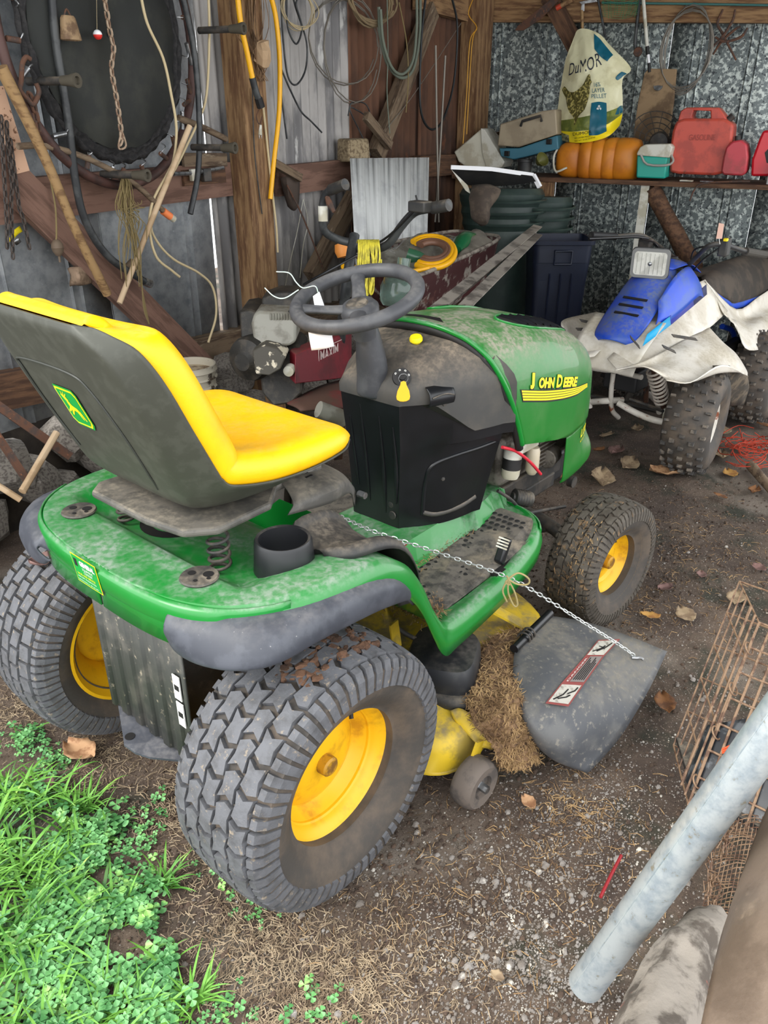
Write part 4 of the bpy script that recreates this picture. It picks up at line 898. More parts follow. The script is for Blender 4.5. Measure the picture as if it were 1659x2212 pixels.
# nose panel (blue), symmetric about AY
def mir(p): return V((p.x, 2*AY-p.y, p.z))
def span(xz, hw_, bulge=.02, n=7):
    """a row across the bike: from -hw to +hw at (x, z) with a crown"""
    return [V((xz[0]+abs(t)**2*.03, AY+hw_*t, xz[1]+bulge*(1-t*t))) for t in np.linspace(-1, 1, n)]
g = G().patch([span((2.31, .575), .07), span((2.33, .60), .095), span((2.40, .645), .105), span((2.50, .71), .105), span((2.60, .775), .10), span((2.68, .815), .085), span((2.74, .83), .06)], 4, 4)
nose = g.build('nose_panel', m_ab, A, smooth=60, thick=.003)
for k, (x, z) in enumerate(((2.43, .662), (2.465, .690), (2.50, .715))): G().bar(V((x, AY-.06, z+.022)), V((x+.0, AY+.05, z+.024)), .012, .004, (-.5, 0, 1)).build('nose_slot', m_lblack, nose)
# blue side cowl behind headlight
g = G().patch([[V((2.52, AY-.10, .735)), V((2.66, AY-.10, .82)), V((2.80, AY-.10, .845)), V((2.90, AY-.10, .80))], [V((2.48, AY-.125, .68)), V((2.68, AY-.14, .765)), V((2.82, AY-.14, .79)), V((2.92, AY-.13, .75))], [V((2.44, AY-.13, .62)), V((2.64, AY-.16, .68)), V((2.80, AY-.165, .72)), V((2.92, AY-.15, .70))]], 4, 4); g.build('side_cowl', m_ab, A, thick=.003)
g = G().patch([span((2.70, .835), .06, .01), span((2.80, .85), .10, .02), span((2.92, .80), .11, .02)], 4, 4); g.build('tank_cover', m_ab, A, thick=.003)
G().lathe([(0, .014), (.026, .012), (.028, 0)], V((2.83, AY-.01, .865)), (0, 0, 1), 20).build('filler_cap', m_dk, A)
# white front bodywork: front apron, then fender wings
ap = [[V((2.27, AY+t*.14, .47+.0*abs(t))) for t in (-1, -.5, 0, .5, 1)], [V((2.28, AY+t*.15, .52)) for t in (-1, -.5, 0, .5, 1)], [V((2.35, AY+t*.16, .59)) for t in (-1, -.5, 0, .5, 1)], [V((2.48, AY+t*.165, .66)) for t in (-1, -.5, 0, .5, 1)]]
G().patch(ap, 4, 4).build('front_apron', m_aw, A, smooth=60, thick=.003)
# side panel rising to the seat (viewer's right), its stripe
sp = Yp([[(1312, 775, .14), (1366, 722, .14), (1425, 655, .13), (1482, 622, .08), (1523, 604, .055)], [(1335, 800, .06), (1392, 772, .03), (1462, 715, .01), (1512, 670, .01), (1546, 638, .02)], [(1340, 802, .05), (1398, 786, -.01), (1474, 745, -.04), (1530, 710, -.05), (1572, 672, -.02)]])
G().patch(sp, 4, 4).build('side_panel', m_aw, A, smooth=60, thick=.003)
G().patch([[mir(p) for p in r] for r in sp], 4, 4).build('side_panel', m_aw, A, smooth=60, thick=.003)
sp2 = Yp([[(1523, 606, .05), (1590, 668, .03), (1640, 640, .03), (1700, 600, .03)], [(1545, 640, .02), (1600, 690, .0), (1640, 672, .0), (1700, 650, 0)], [(1565, 680, -.04), (1606, 710, -.08), (1650, 700, -.10), (1710, 690, -.10)], [(1590, 692, -.06), (1610, 752, -.16), (1655, 754, -.17), (1720, 750, -.17)]])
G().patch(sp2, 4, 4).build('rear_fender', m_aw, A, smooth=60, thick=.003)
G().patch([[mir(p) for p in r] for r in sp2], 4, 4).build('rear_fender', m_aw, A, smooth=60, thick=.003)
# front wing, left
fw = Yp([[(1328, 800, .06), (1396, 778, .0), (1470, 738, -.03), (1532, 708, -.05)], [(1352, 795, .02), (1412, 788, -.03), (1486, 755, -.09), (1562, 740, -.15)], [(1392, 792, -.06), (1440, 800, -.10), (1510, 782, -.16), (1590, 765, -.22)], [(1430, 812, -.12), (1490, 822, -.19), (1550, 806, -.25), (1612, 800, -.27)], [(1440, 822, -.15), (1492, 826, -.22), (1560, 788, -.27), (1614, 812, -.28)]])
G().patch(fw, 5, 5).build('front_fender', m_aw, A, smooth=60, thick=.004)
fr_ = Yp([[(1305, 800, .24), (1318, 765, .22), (1330, 735, .22), (1345, 700, .22)], [(1285, 800, .30), (1292, 760, .32), (1300, 730, .32), (1318, 690, .34)], [(1262, 760, .42), (1255, 735, .46), (1262, 715, .48), (1290, 685, .46)], [(1222, 720, .52), (1212, 700, .54), (1225, 688, .56), (1290, 674, .54)]])
G().patch(fr_, 5, 5).build('front_fender', m_aw, A, smooth=60, thick=.004)
flp = Yp([[(1540, 790, -.22), (1580, 790, -.24), (1612, 805, -.25)], [(1545, 830, -.20), (1580, 835, -.22), (1618, 835, -.24)], [(1550, 870, -.17), (1580, 876, -.19), (1606, 874, -.21)]])
G().patch(flp, 3, 3).build('mud_flap', mat('muddy_flap', (66, 60, 52), .9, c2=(104, 92, 76), scale=20), A, thick=.004)
# reinforcing straps
for a, b in (((1432, 748), (1458, 760)), ((1453, 725), (1504, 733)), ((1397, 778), (1412, 788)), ((1254, 692), (1280, 698)), ((1246, 711), (1276, 712)), ((1362, 728), (1381, 750))):
    yv = .35 if a[0] < 1300 else (-.06 if a[0] > 1420 else .05)
    if a[0] in (1432, 1453): yv = -.10
    p, q = PY(*a, yv), PY(*b, yv); e = (CAM-p).normalized()*.02; G().bar(p+e, q+e, .016, .003, (-.6, -.4, .7)).build('grey_strap', m_dark, A)
# stripes on the side panel: dark blue, blue, turquoise
def SPP(px, py, yv): p = PY(px, py, yv); return p+(CAM-p).normalized()*.05
for nm, m_, q in (('stripe', mat('stripe_navy', (58, 62, 100), .5), ((1526, 614, .042), (1527, 636, .035), (1499, 660, .04), (1496, 640, .045))), ('stripe', mat('stripe_blue', (52, 62, 160), .5), ((1496, 640, .045), (1499, 660, .04), (1449, 702, .035), (1447, 683, .04))), ('stripe', mat('stripe_turquoise', (0, 160, 214), .5), ((1447, 683, .04), (1449, 702, .035), (1388, 748, .02), (1398, 722, .035)))):
    P_ = [SPP(*k) for k in q]; G().grid([[P_[0], P_[3]], [P_[1], P_[2]]]).build(nm, m_, A, thick=.001)
# headlight
hc_ = V((2.62, AY, .872)); Mh = frame(hc_, (-.93, -.25, -.12), (0, 0, 1))
def rr_box(M, hw_, hh, r, d0, d1, k0=1, k1=1, n=6):
    rings = []
    for d, k in ((d0, k0), (d1, k1)):
        r_ = []
        for cx, cz, a0 in ((1, 1, 0), (-1, 1, 90), (-1, -1, 180), (1, -1, 270)):
            for i in range(n): a = math.radians(a0+90*i/(n-1)); r_.append(M @ V((d, (cx*(hw_-r)+r*math.cos(a))*k, (cz*(hh-r)+r*math.sin(a))*k)))
        rings.append(r_)
    return rings
G().loft(rr_box(Mh, .082, .066, .02, -.07, .0, .7, 1)).build('headlight_shell', m_blkd, A, smooth=40)
hl = G(); hl.loft(rr_box(Mh, .080, .063, .02, .0, .012)); hb = hl.build('headlight_bezel', mat('grey_bezel', (128, 128, 126), .4), A, smooth=30)
G().loft(rr_box(Mh, .068, .050, .014, .012, .014)).build('reflector', mat('mirror_reflector', (250, 248, 238), .2, metal=.3, c2=(222, 220, 210), scale=14), hb, smooth=0)
g = G()
for k in range(7): g.bar(Mh @ V((.0155, -.054+.018*k, -.044)), Mh @ V((.0155, -.054+.018*k, .044)), .0012, .002, Mh.to_3x3() @ V((1, 0, 0)))
g.build('lens_flutes', mat('clear_lens', (230, 232, 226), .1, trans=.8), hb, smooth=0)
G().ball(Mh @ V((.012, 0, 0)), .010, 12).build('bulb', m_steel, hb)
# handlebars
hbz = [PY(1277, 508, .50), PY(1330, 511, .46), PY(1372, 508, .42), PY(1400, 515, .38), PY(1440, 545, .27)]
hbr = [PY(1656, 551, -.14), PY(1610, 543, -.10), PY(1560, 528, -.06), PY(1530, 532, -.02), PY(1505, 555, .04), PY(1480, 572, .10)]
stick('handlebar', hbz+hbr[::-1], .011, m_blkd, A)
g = G().tube([hbz[0], hbz[1]], .0165, 12); g.build('hand_grip', m_dk, A)
for k in range(12): pass
g = G().tube(cr([hbr[0], hbr[0].lerp(hbr[1], .5), hbr[1]], 8), [.017, .018]*6, 12); g.build('hand_grip', mat('ribbed_grip', (70, 66, 60), .8), A, smooth=20)
G().lathe([(0, -.01), (.018, -.008), (.018, .008), (0, .01)], hbr[0]+V((0, -.012, 0)), (0, 1, 0), 14).build('grip_end', mat('grip_end_brown', (62, 44, 38), .7), A)
G().box(PY(1565, 534, -.07), (.05, .04, .075)).build('switch_housing', m_blkd, A, bevel=.008)
G().box(PY(1568, 518, -.08), (.02, .016, .012)).build('yellow_switch', m_lyel, A, bevel=.002)
stick('brake_lever', [PY(1400, 515, .37), PY(1370, 512, .40), PY(1320, 514, .44), PY(1272, 516, .48)], .006, m_blk, A)
G().box(PY(1395, 525, .38), (.05, .06, .04)).build('lever_clamp', m_dark, A, bevel=.006)
G().tube([PY(1385, 516, .36), PY(1415, 525, .33), PY(1425, 545, .3), PY(1420, 580, .28)], .004, 6, smooth=5).build('brake_cable', m_blk, A)
G().tube([PY(1540, 530, -.02), PY(1500, 540, .05), PY(1490, 575, .09), PY(1475, 600, .12)], .004, 6, smooth=5).build('throttle_cable', m_blk, A)
G().tube([PY(1555, 535, -.03), PY(1520, 560, .02), PY(1490, 590, .09), PY(1468, 592, .12)], .004, 6, smooth=5).build('throttle_cable', m_blk, A)
tg = thing('paper_tag', 'pale pink paper tag tied upright to the quad bike handlebar', 'tag', PY(1556, 500, -.07)); p = PY(1556, 500, -.07)
G().prism([p+V((-.0, .012, -.03)), p+V((0, -.012, -.028)), p+V((0, -.010, .03)), p+V((0, .012, .033))], (.001, 0, 0)).build('tag_card', mat('pink_card', (240, 196, 176), .7), tg)
G().tube([p+V((0, 0, -.028)), p+V((0, -.008, -.05))], .0015, 5).build('tie', m_lwhite, tg)
# seat
sd1 = Yp([[(1530, 622, .07), (1572, 650, .055), (1602, 655, .05), (1720, 612, .05)], [(1522, 612, .075), (1562, 632, .055), (1600, 640, .045), (1720, 596, .045)], [(1516, 603, .11), (1556, 598, .09), (1618, 590, .08), (1720, 556, .08)], [(1510, 598, .15), (1556, 572, .17), (1618, 548, .17), (1720, 520, .17)]])
sd1 += [[mir(p) for p in r] for r in sd1[::-1][1:]]
G().patch(sd1, 4, 4).build('saddle', m_seatb, A, smooth=60, thick=.004)
g = G().patch(Yp([[(1530, 618, .068), (1572, 648, .05), (1602, 652, .045), (1720, 608, .045)], [(1536, 634, .068), (1575, 662, .05), (1604, 664, .045), (1720, 628, .045)]]), 4, 2); g.build('seat_skirt', m_ab, A, thick=.003)
# front bumper, frame tubes, arms, shocks
def ab(name, pts, r, m=m_frw): return stick(name, [PY(*q) for q in pts], r, m, A)
ab('bumper_bar', [(1278, 795, .30), (1330, 803, .20), (1386, 815, .06)], .012)
ab('bumper_upright', [(1325, 806, .20), (1320, 850, .20), (1322, 885, .20), (1336, 902, .19)], .011)
ab('bumper_upright', [(1275, 800, .32), (1270, 850, .32), (1275, 880, .31)], .011)
ab('bumper_brace', [(1325, 840, .20), (1356, 825, .17)], .010)
ab('frame_tube', [(1355, 830, .18), (1378, 795, .14)], .014, m_rust)
ab('frame_tube', [(1350, 868, .20), (1378, 815, .17)], .013, m_dark)
ab('frame_tube', [(1395, 868, .10), (1397, 800, .10)], .012, m_rust)
ab('control_arm', [(1335, 870, .16), (1370, 890, .08), (1405, 905, -.0), (1446, 915, -.08)], .015)
ab('control_arm', [(1280, 868, .30), (1310, 866, .22), (1345, 864, .17)], .015)
ab('tie_rod', [(1360, 862, .12), (1400, 876, .03), (1432, 888, -.06)], .008, m_dark)
ab('control_arm', [(1400, 850, .12), (1420, 870, .06), (1424, 890, .0)], .013)
s0, s1 = PY(1412, 795, .0), PY(1436, 885, -.03)
spring(s0, .032, (s1-s0).length*.78, 9, .0055, mat('white_coil', (206, 196, 184), .5), A, 'shock_spring', s1-s0)
G().tube([s0, s1], .014, 10).build('shock_body', m_rust, A)
s2, s3 = mir(s0), mir(s1); spring(s2, .032, (s3-s2).length*.78, 9, .0055, mat('white_coil', (206, 196, 184), .5), A, 'shock_spring', s3-s2); G().tube([s2, s3], .014, 10).build('shock_body', m_rust, A)
G().box(PY(1442, 893, -.05), (.04, .03, .05)).build('steering_knuckle', m_plastw, A, bevel=.004)
G().box((3.0, AY, .44), (.50, .20, .26)).build('engine', m_dark, A, bevel=.03)
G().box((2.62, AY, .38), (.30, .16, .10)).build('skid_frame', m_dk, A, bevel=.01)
g = G()
for k in range(7): g.box((2.95, AY-.11, .38+k*.022), (.14, .05, .008))
g.build('cylinder_fins', m_eng, A, smooth=0)
stick('blue_frame_rail', [PY(1560, 705, .02), PY(1582, 715, .0), PY(1588, 745, -.01), PY(1578, 770, -.01)], .014, m_ab, A)
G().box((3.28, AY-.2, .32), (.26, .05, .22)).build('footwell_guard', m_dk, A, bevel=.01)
G().tube([(2.58, AY-.30, .24), (2.58, AY+.30, .24)], .012, 8).build('front_axle', m_dark, A)
# wheels with knobbly tyres
def knob_tyre(c, w_, R, rr, yaw, name='wheel'):
    M = Matrix.Translation(V(c)) @ Matrix.Rotation(yaw, 4, 'Z'); h = w_/2; W = part_empty(name, A, c)
    def crown(y): return R-.012-.03*(abs(y)/h)**2.4
    half = [(rr, h*.8), (rr+.02, h*1.0), (rr+(R-rr)*.5, h*1.08), (crown(h)-.01, h*1.0), (crown(h*.85), h*.85), (crown(h*.4), h*.4), (crown(0), 0)]
    prof = half+[(r, -y) for r, y in half[::-1][1:]]
    G().lathe(prof, (0, 0, 0), (0, 1, 0), 56).xf(M).build('tyre', m_tyre, W, smooth=50)
    g = G()
    for k in range(26):
        for j, f in enumerate((-.82, -.42, 0, .42, .82)):
            a = 2*PI*(k+(.5 if j % 2 else 0))/26; y = f*h; r0 = crown(y)-.006; vs = []
            for lev, kk in ((0, 1), (1, .8)):
                for du, dv in ((-1, -1), (1, -1), (1, 1), (-1, 1)):
                    aa = a+du*.030*kk*(1.2 if j % 2 else .9); yy = y+dv*h*.13*kk; r = r0+lev*.018; vs.append(V((r*math.cos(aa), yy, r*math.sin(aa))))
            g.add(vs, [(4, 5, 6, 7), (0, 1, 5, 4), (1, 2, 6, 5), (2, 3, 7, 6), (3, 0, 4, 7)])
    stuff(g.xf(M).build('tread_knobs', mat('worn_knob_rubber', (72, 70, 68), .85, c2=(122, 112, 100), scale=26, lo=.45, hi=.6), W, smooth=0))
    for sg in (-1, 1): G().lathe([(rr+.004, sg*h*.82), (rr-.02, sg*h*.7), (rr-.03, sg*h*.3), (.03, sg*h*.2), (0, sg*h*.3)], (0, 0, 0), (0, 1, 0), 32).xf(M).build('rim', m_frw, W, smooth=40)
knob_tyre((2.56, -.165, .245), .19, .245, .10, math.radians(8)); knob_tyre((2.56, .50, .245), .19, .245, .10, math.radians(8))
knob_tyre((3.42, -.16, .24), .20, .24, .10, 0); knob_tyre((3.42, .52, .24), .20, .24, .10, 0)
# ================================================================== THINGS ON THE LEFT WALL
m_hoseb = mat('black_hose', (40, 42, 44), .5, c2=(66, 68, 68), scale=12)
m_cordb = mat('beige_cord', (196, 178, 140), .7); m_yel = mat('yellow_hose', (240, 176, 14), .4)
m_twine = mat('olive_twine', (128, 112, 74), .9); m_chain = mat('pale_rusty_chain', (168, 146, 124), .7, c2=(120, 92, 72), scale=40)
m_chaind = mat('dark_chain', (70, 60, 54), .7, c2=(40, 36, 34), scale=40); m_wire = mat('grey_wire', (132, 126, 116), .5, metal=.3)
def Lp(pts, off=.05): return [PL(p[0], p[1], p[2] if len(p) > 2 else off) for p in pts]
def Bp(pts, off=.05): return [PB(p[0], p[1], p[2] if len(p) > 2 else off) for p in pts]
def hang(name, label, cat, pts, r, m, group=None, seg=8, closed=False, sm=6, part=None):
    g = G().tube(pts, r, seg, smooth=sm, closed=closed); o = g.build(name, m, None, smooth=60); return tag(o, label, cat, group)
_link = {}
def chain(pts, L, r, m, parent, wd=.62, name='link', limit=300):
    """real links, shared mesh, alternately turned"""
    key = (L, r, m.name)
    if key not in _link:
        g = G(); q = []; w2 = L*wd/2-r; l2 = L/2-r
        for k in range(12):
            a = 2*PI*k/12; q.append((l2*math.copysign(abs(math.cos(a))**.6, math.cos(a)), w2*math.sin(a), 0))
        _link[key] = g.tube(q, r, 5, closed=True)
    g0 = _link[key]; P = cr(pts, 16); P = [V(p) for p in P]; acc = [0]
    for a, b in zip(P, P[1:]): acc.append(acc[-1]+(b-a).length)
    step = L-2.6*r; n = int(acc[-1]/step); me = None; i = 0
    for k in range(min(n, limit)):
        s_ = (k+.5)*step
        while i < len(acc)-2 and acc[i+1] < s_: i += 1
        t = (s_-acc[i])/max(1e-9, acc[i+1]-acc[i]); p = P[i].lerp(P[i+1], t); d = (P[i+1]-P[i]).normalized()
        M = frame(p, d, d.orthogonal()) @ Matrix.Rotation(PI/2*(k % 2)+.35, 4, 'X')
        if me is None:
            h = G(); h.v = g0.v[:]; h.f = g0.f[:]; o = h.build(name, m, parent, smooth=60, M=M); me = o.data
        else: share(name, me, M, parent)
# trampoline frame hung on the wall
tc_ = PL(232, 75, .14); ta = math.radians(17); TD = V((math.cos(ta), math.sin(ta), 0)); TN = V((math.sin(ta), -math.cos(ta), 0))
TR = thing('trampoline', 'round mini trampoline with black mat, rust-brown ring and legs, hung on the left wall', 'trampoline', tc_)
def tp(a, r, o=0): return tc_+(TD*math.cos(a)+V((0, 0, 1))*math.sin(a))*r+TN*o
ang = np.linspace(0, 2*PI, 72, endpoint=False)
G().tube([tp(a, .472) for a in ang], .0165, 10, closed=True).build('ring', m_ironb, TR, smooth=70)
m_mat = mat('black_mat', (42, 44, 42), .85, c2=(54, 55, 50), scale=5, bump=.2, bscale=200)
g = G().grid([[tp(a, r, .004+.004*math.sin(a*9)*(r > .3)) for a in ang] for r in (.355, .2, .01)], cu=True); g.build('mat', m_mat, TR, thick=.002)
g = G(); g.grid([[tp(a, .352+.012*k+.004*math.sin(a*31+k), .010*(k % 2)+.003*math.sin(a*17+k)) for a in np.linspace(0, 2*PI, 144, endpoint=False)] for k in range(5)], cu=True); g.build('elastic_border', mat('black_webbing', (26, 25, 26), .8, c2=(46, 44, 44), scale=60), TR, smooth=60, thick=.003)
for k in range(34):
    a = 2*PI*k/34+.06+random.gauss(0, .03); 
    if random.random() < .28: continue
    sp_a, sp_b = tp(a+random.gauss(0, .03), .455, .01), tp(a+random.gauss(0, .05), .415, .02)
    G().tube([sp_a, sp_b], .0085, 8).build('spring', m_rust if k % 3 else m_steel, TR, smooth=60)
    G().tube([sp_b, tp(a, .405, .03), tp(a+.01, .395, .01)], .0025, 5, smooth=3).build('hook', m_steel, TR)
for a, b, c in (((60, 176), (92, 178), (134, 178)), ((430, 66), (462, 70), (508, 72)), ((415, 318), (440, 322), (472, 322)), ((220, 376), (262, 386), (302, 388)), ((70, -60), (100, -60), (140, -60))):
    pa = PL(*a, .15); L_ = .20
    g = G().tube([pa, pa+TN*.16], .0125, 10); lg = g.build('leg', m_dark, TR, smooth=60)
    G().lathe([(0, 0), (.014, 0), (.016, .03), (.021, .055), (.021, .06), (.012, .06), (.010, .05), (0, .05)], pa+TN*.14, TN, 16).build('rubber_foot', mat('rubber_tip', (74, 68, 56), .8), lg, smooth=40)
# cow bell
cb = PL(150, 62, .22); CB_ = thing('cow_bell', 'small rusty cow bell hanging in front of the black trampoline mat', 'bell', cb)
g = G(); rings = []
for z, a, b in ((.035, .020, .010), (.028, .024, .014), (-.03, .034, .021), (-.032, .030, .018), (.02, .02, .01)): rings.append([cb+LD*(a*sup(math.cos(t), .6))-LN*(b*sup(math.sin(t), .6))+V((0, 0, z)) for t in np.linspace(0, 2*PI, 20, endpoint=False)])
g.loft(rings, caps=False); g.build('bell_body', mat('bell_tan', (150, 124, 92), .7, c2=(104, 80, 58), scale=20), CB_, smooth=50)
G().tube([cb+V((0, 0, .034))+LD*-.012, cb+V((0, 0, .052)), cb+V((0, 0, .034))+LD*.012], .003, 6, smooth=4).build('loop', m_rust, CB_)
# bobber
bb = PL(211, 75, .2); B_ = thing('fishing_bobber', 'red and white fishing bobber on a line in front of the mat', 'bobber', bb)
G().lathe([(.0145*math.sin(t), .0145*math.cos(t)) for t in np.linspace(0, PI/2, 8)], bb, (0, 0, 1), 16).build('white_half', m_white, B_, smooth=80)
G().lathe([(.0145*math.sin(t), .0145*math.cos(t)) for t in np.linspace(PI/2, PI, 8)], bb, (0, 0, 1), 16).build('red_half', mat('bobber_red', (214, 50, 44), .4), B_, smooth=80)
G().tube([bb+V((0, 0, .014)), PL(208, -40, .2)], .0006, 4).build('line', m_cordb, B_)
# long chains
def chain_thing(name, label, pts, L, r, m, group=None):
    t = thing(name, label, 'chain', pts[-1], group); chain(pts, L, r, m, t); return t
chain_thing('rusty_chain', 'pale rusty chain hanging down the middle of the trampoline mat', Lp([(224, -15), (236, 60), (245, 105), (241, 150), (252, 215), (262, 290), (258, 316)], .19), .034, .0038, m_chain)
G_ = G().tube(Lp([(262, 285), (256, 318), (266, 321), (272, 312), (264, 285)], .19), .0035, 6, smooth=5); tag(G_.build('chain_hook', m_chain), 'open end link of the pale chain at the bottom of the mat', 'hook')
for k, (pts, lb) in enumerate(((((2, 250), (6, 330), (10, 400), (14, 470), (16, 545)), 'leftmost'), (((14, 262), (18, 330), (26, 400), (24, 440), (28, 560)), 'middle'), (((22, 300), (30, 360), (38, 420), (42, 450), (52, 480), (66, 550)), 'rightmost'))):
    chain_thing('tow_chain', 'dark fine-linked chain at the far left wall edge, %s of three' % lb, Lp(pts, .12), .028, .0032, m_chaind, 'dark chains at the left edge')
chain_thing('hook_chain', 'short brown chain of large links hanging beside the trampoline leg', Lp([(62, 200), (72, 225), (80, 262), (88, 304)], .22), .040, .005, m_rust)
hang('lifting_hook', 'large rusty C-shaped hook over the left trampoline leg', 'hook', Lp([(66, 128), (56, 124), (48, 140), (46, 175), (44, 195), (60, 214), (72, 225), (84, 200), (78, 180)], .24), .0075, m_rust)
# hoses, cords, handles
t = thing('pressure_hose', 'long grey-black hose with a metal fitting, drooping across the mat to the brace', 'hose', PL(320, 612, .2))
hp = Lp([(110, -30, .2), (122, 100, .2), (147, 255, .2), (163, 390, .18), (186, 480, .17), (235, 555, .17), (312, 608, .18)]); G().tube(hp, .0135, 12, smooth=8).build('tube', m_hoseb, t, smooth=60)
G().tube([hp[-1], PL(326, 614, .18)], .016, 6).build('fitting', m_steel, t, smooth=20)
hang('rubber_hose', 'short black hose hanging over the right side of the trampoline', 'hose', Lp([(392, -20), (418, 100), (430, 240), (428, 370), (411, 462)], .17), .0115, m_hoseb)
hang('beige_cord', 'beige cord crossing the mat from the top, left of the pair', 'cord', Lp([(302, -20), (318, 50), (352, 125), (369, 200), (381, 275), (376, 340), (362, 375), (330, 435), (323, 495), (338, 555), (372, 585), (388, 598)], .19), .0052, m_cordb)
hang('beige_cord', 'beige cord beside the timber post, looping to the bottom plate', 'cord', Lp([(450, -20), (452, 80), (446, 205), (428, 262), (408, 305), (378, 365), (345, 420), (326, 480), (338, 520), (375, 560), (430, 590), (460, 622), (467, 680), (450, 740)], .16), .0050, m_cordb)
hang('axe_handle', 'long worn wooden handle leaning from the left edge down to the seat', 'handle', Lp([(2, 145, .26), (60, 262, .25), (110, 370, .24), (165, 500, .23), (232, 636, .22)]), [.019, .017, .016, .015, .016], m_handle, seg=12)
hang('broom_handle', 'thin pale wooden stick leaning in front of the trampoline ring', 'stick', Lp([(410, 272, .22), (330, 470, .2), (258, 655, .2)]), .0105, m_pale, seg=12)
t = thing('bent_stick', 'grey bent branch with an orange cap at its end, under the trampoline', 'stick', PL(365, 463, .2))
bs = Lp([(38, 316), (95, 315), (170, 335), (245, 370), (300, 405), (352, 455)], .19); G().tube(bs, .010, 10, smooth=6).build('branch', m_woodg, t, smooth=60)
G().tube(Lp([(352, 456), (368, 468)], .19), .014, 14).build('orange_cap', mat('orange_cap', (232, 128, 74), .5), t, smooth=50); G().tube(Lp([(368, 468), (376, 474)], .19), .0125, 12).build('clear_tip', m_plastw, t)
hang('dowel', 'short grey wooden dowel wedged behind the trampoline right of its ring', 'stick', Lp([(385, 255), (430, 272), (488, 300)], .12), .013, m_woodg)
tag(plank('peach_board', PL(-10, 188, .10), PL(48, 372, .10), .05, .012, mat('speckled_peach_board', (206, 166, 138), .8, c2=(120, 84, 60), scale=60, lo=.58, hi=.62), None, LN), 'narrow speckled peach board at the far left edge under the handle', 'board')
# rope float
fl = PL(124, 534, .12); t = thing('rope_float', 'grey egg-shaped float hanging on a cord by the brace board', 'float', fl)
G().lathe([(0, .026), (.010, .024), (.019, .012), (.0205, 0), (.0213, -.001), (.0205, -.002), (.018, -.014), (.010, -.027), (.004, -.03), (.004, -.05), (0, -.05)], fl, (0, 0, 1), 20).build('float_body', mat('float_grey', (104, 88, 72), .7), t, smooth=50)
G().tube([fl+V((0, 0, .024))]+Lp([(122, 505), (120, 450), (112, 405), (108, 380)], .12), .003, 6, smooth=4).build('string', m_twine, t)
t = thing('fishing_lure', 'small bright yellow and black lure pinned to the metal wall at the left', 'lure', PL(32, 502, .05)); G().patch([[PL(18, 520, .05), PL(28, 500, .07), PL(42, 488, .05)], [PL(24, 524, .05), PL(36, 508, .065), PL(48, 500, .05)]], 4, 3).build('yellow_body', m_lyel, t, thick=.003)
G().patch([[PL(28, 524, .05), PL(40, 512, .06)], [PL(36, 530, .05), PL(46, 522, .05)]], 2, 2).build('dark_tail', m_steel, t, thick=.002)
# twine bundle: countless strands
g = G()
for k in range(46):
    x0 = 272+random.gauss(0, 6); e = random.uniform(430, 620); x1 = 285+random.gauss(0, 16)
    g.tube(cr(Lp([(268+random.gauss(0, 3), 375), (x0, 400), (x0+random.gauss(0, 6), 450), (x1, (450+e)/2), (x1+random.gauss(0, 6), e)], .21+random.gauss(0, .008)), 4), .0016, 4)
for k in range(5): g.tube(cr(Lp([(290, 540), (300+k, 580), (310, 640+k*6), (322, 700)], .2+k*.002), 4), .0022, 4)
tag(stuff(g.build('twine_bundle', m_twine, None, smooth=0)), 'hank of olive twine hanging from the bottom trampoline leg', 'twine')
# gate latch and scrap boards under the trampoline's right side
t = thing('gate_latch', 'old gate latch with a sliding rod on a brown board beside the post', 'latch', PL(440, 365, .06))
plank('back_board', PL(395, 345, .07), PL(488, 345, .07), .05, .015, m_woodg, t, LN); plank('back_board', PL(395, 385, .07), PL(485, 378, .07), .06, .014, m_woodd, t, LN)
G().tube(Lp([(375, 376), (415, 374), (482, 362)], .10), .008, 8).build('sliding_rod', m_steel, t); G().box(PL(418, 378, .10), (.03, .02, .045)).build('keeper', m_plastw, t, bevel=.003); G().box(PL(445, 378, .10), (.04, .025, .05)).build('keeper', m_dark, t, bevel=.003)
# cardboard scraps behind the brace
t = tag(G().patch([[PL(148, 580, .06), PL(170, 575, .10), PL(190, 585, .07)], [PL(152, 600, .07), PL(172, 598, .12), PL(198, 604, .08)], [PL(152, 618, .06), PL(178, 615, .10), PL(200, 610, .06)]], 4, 4).jit(.006, 30).build('work_glove', mat('tan_leather', (150, 126, 104), .8, c2=(110, 90, 72), scale=20), None, thick=.006), 'crumpled tan leather work glove hanging behind the wooden handle', 'glove')
tag(G().tube(Lp([(235, 585), (262, 596), (290, 570)], .07), [.012, .020, .024], 14).build('wood_mallet_head', m_woodg, None, smooth=50), 'tan rounded wood piece behind the black hose end', 'wood piece')
# yellow air hose over the post, in two falls
t = thing('yellow_hose', 'yellow hose with a black grip, hanging in front of the timber post', 'hose', PL(560, 230, .2))
G().tube(Lp([(512, -20), (520, 50), (534, 115), (546, 172)], .20), .011, 12, smooth=6).build('tube', m_yel, t, smooth=60); G().tube(Lp([(545, 168), (553, 200), (559, 215)], .20), .014, 12).build('grip', m_hoseb, t); G().tube(Lp([(558, 212), (564, 232)], .20), .017, 8).build('connector', m_lblack, t, smooth=20)
hang('yellow_hose', 'longer plain yellow hose hanging to the right of the post', 'hose', Lp([(582, -20), (596, 40), (604, 130), (603, 240), (592, 345), (584, 430)], .17), .0105, m_yel)
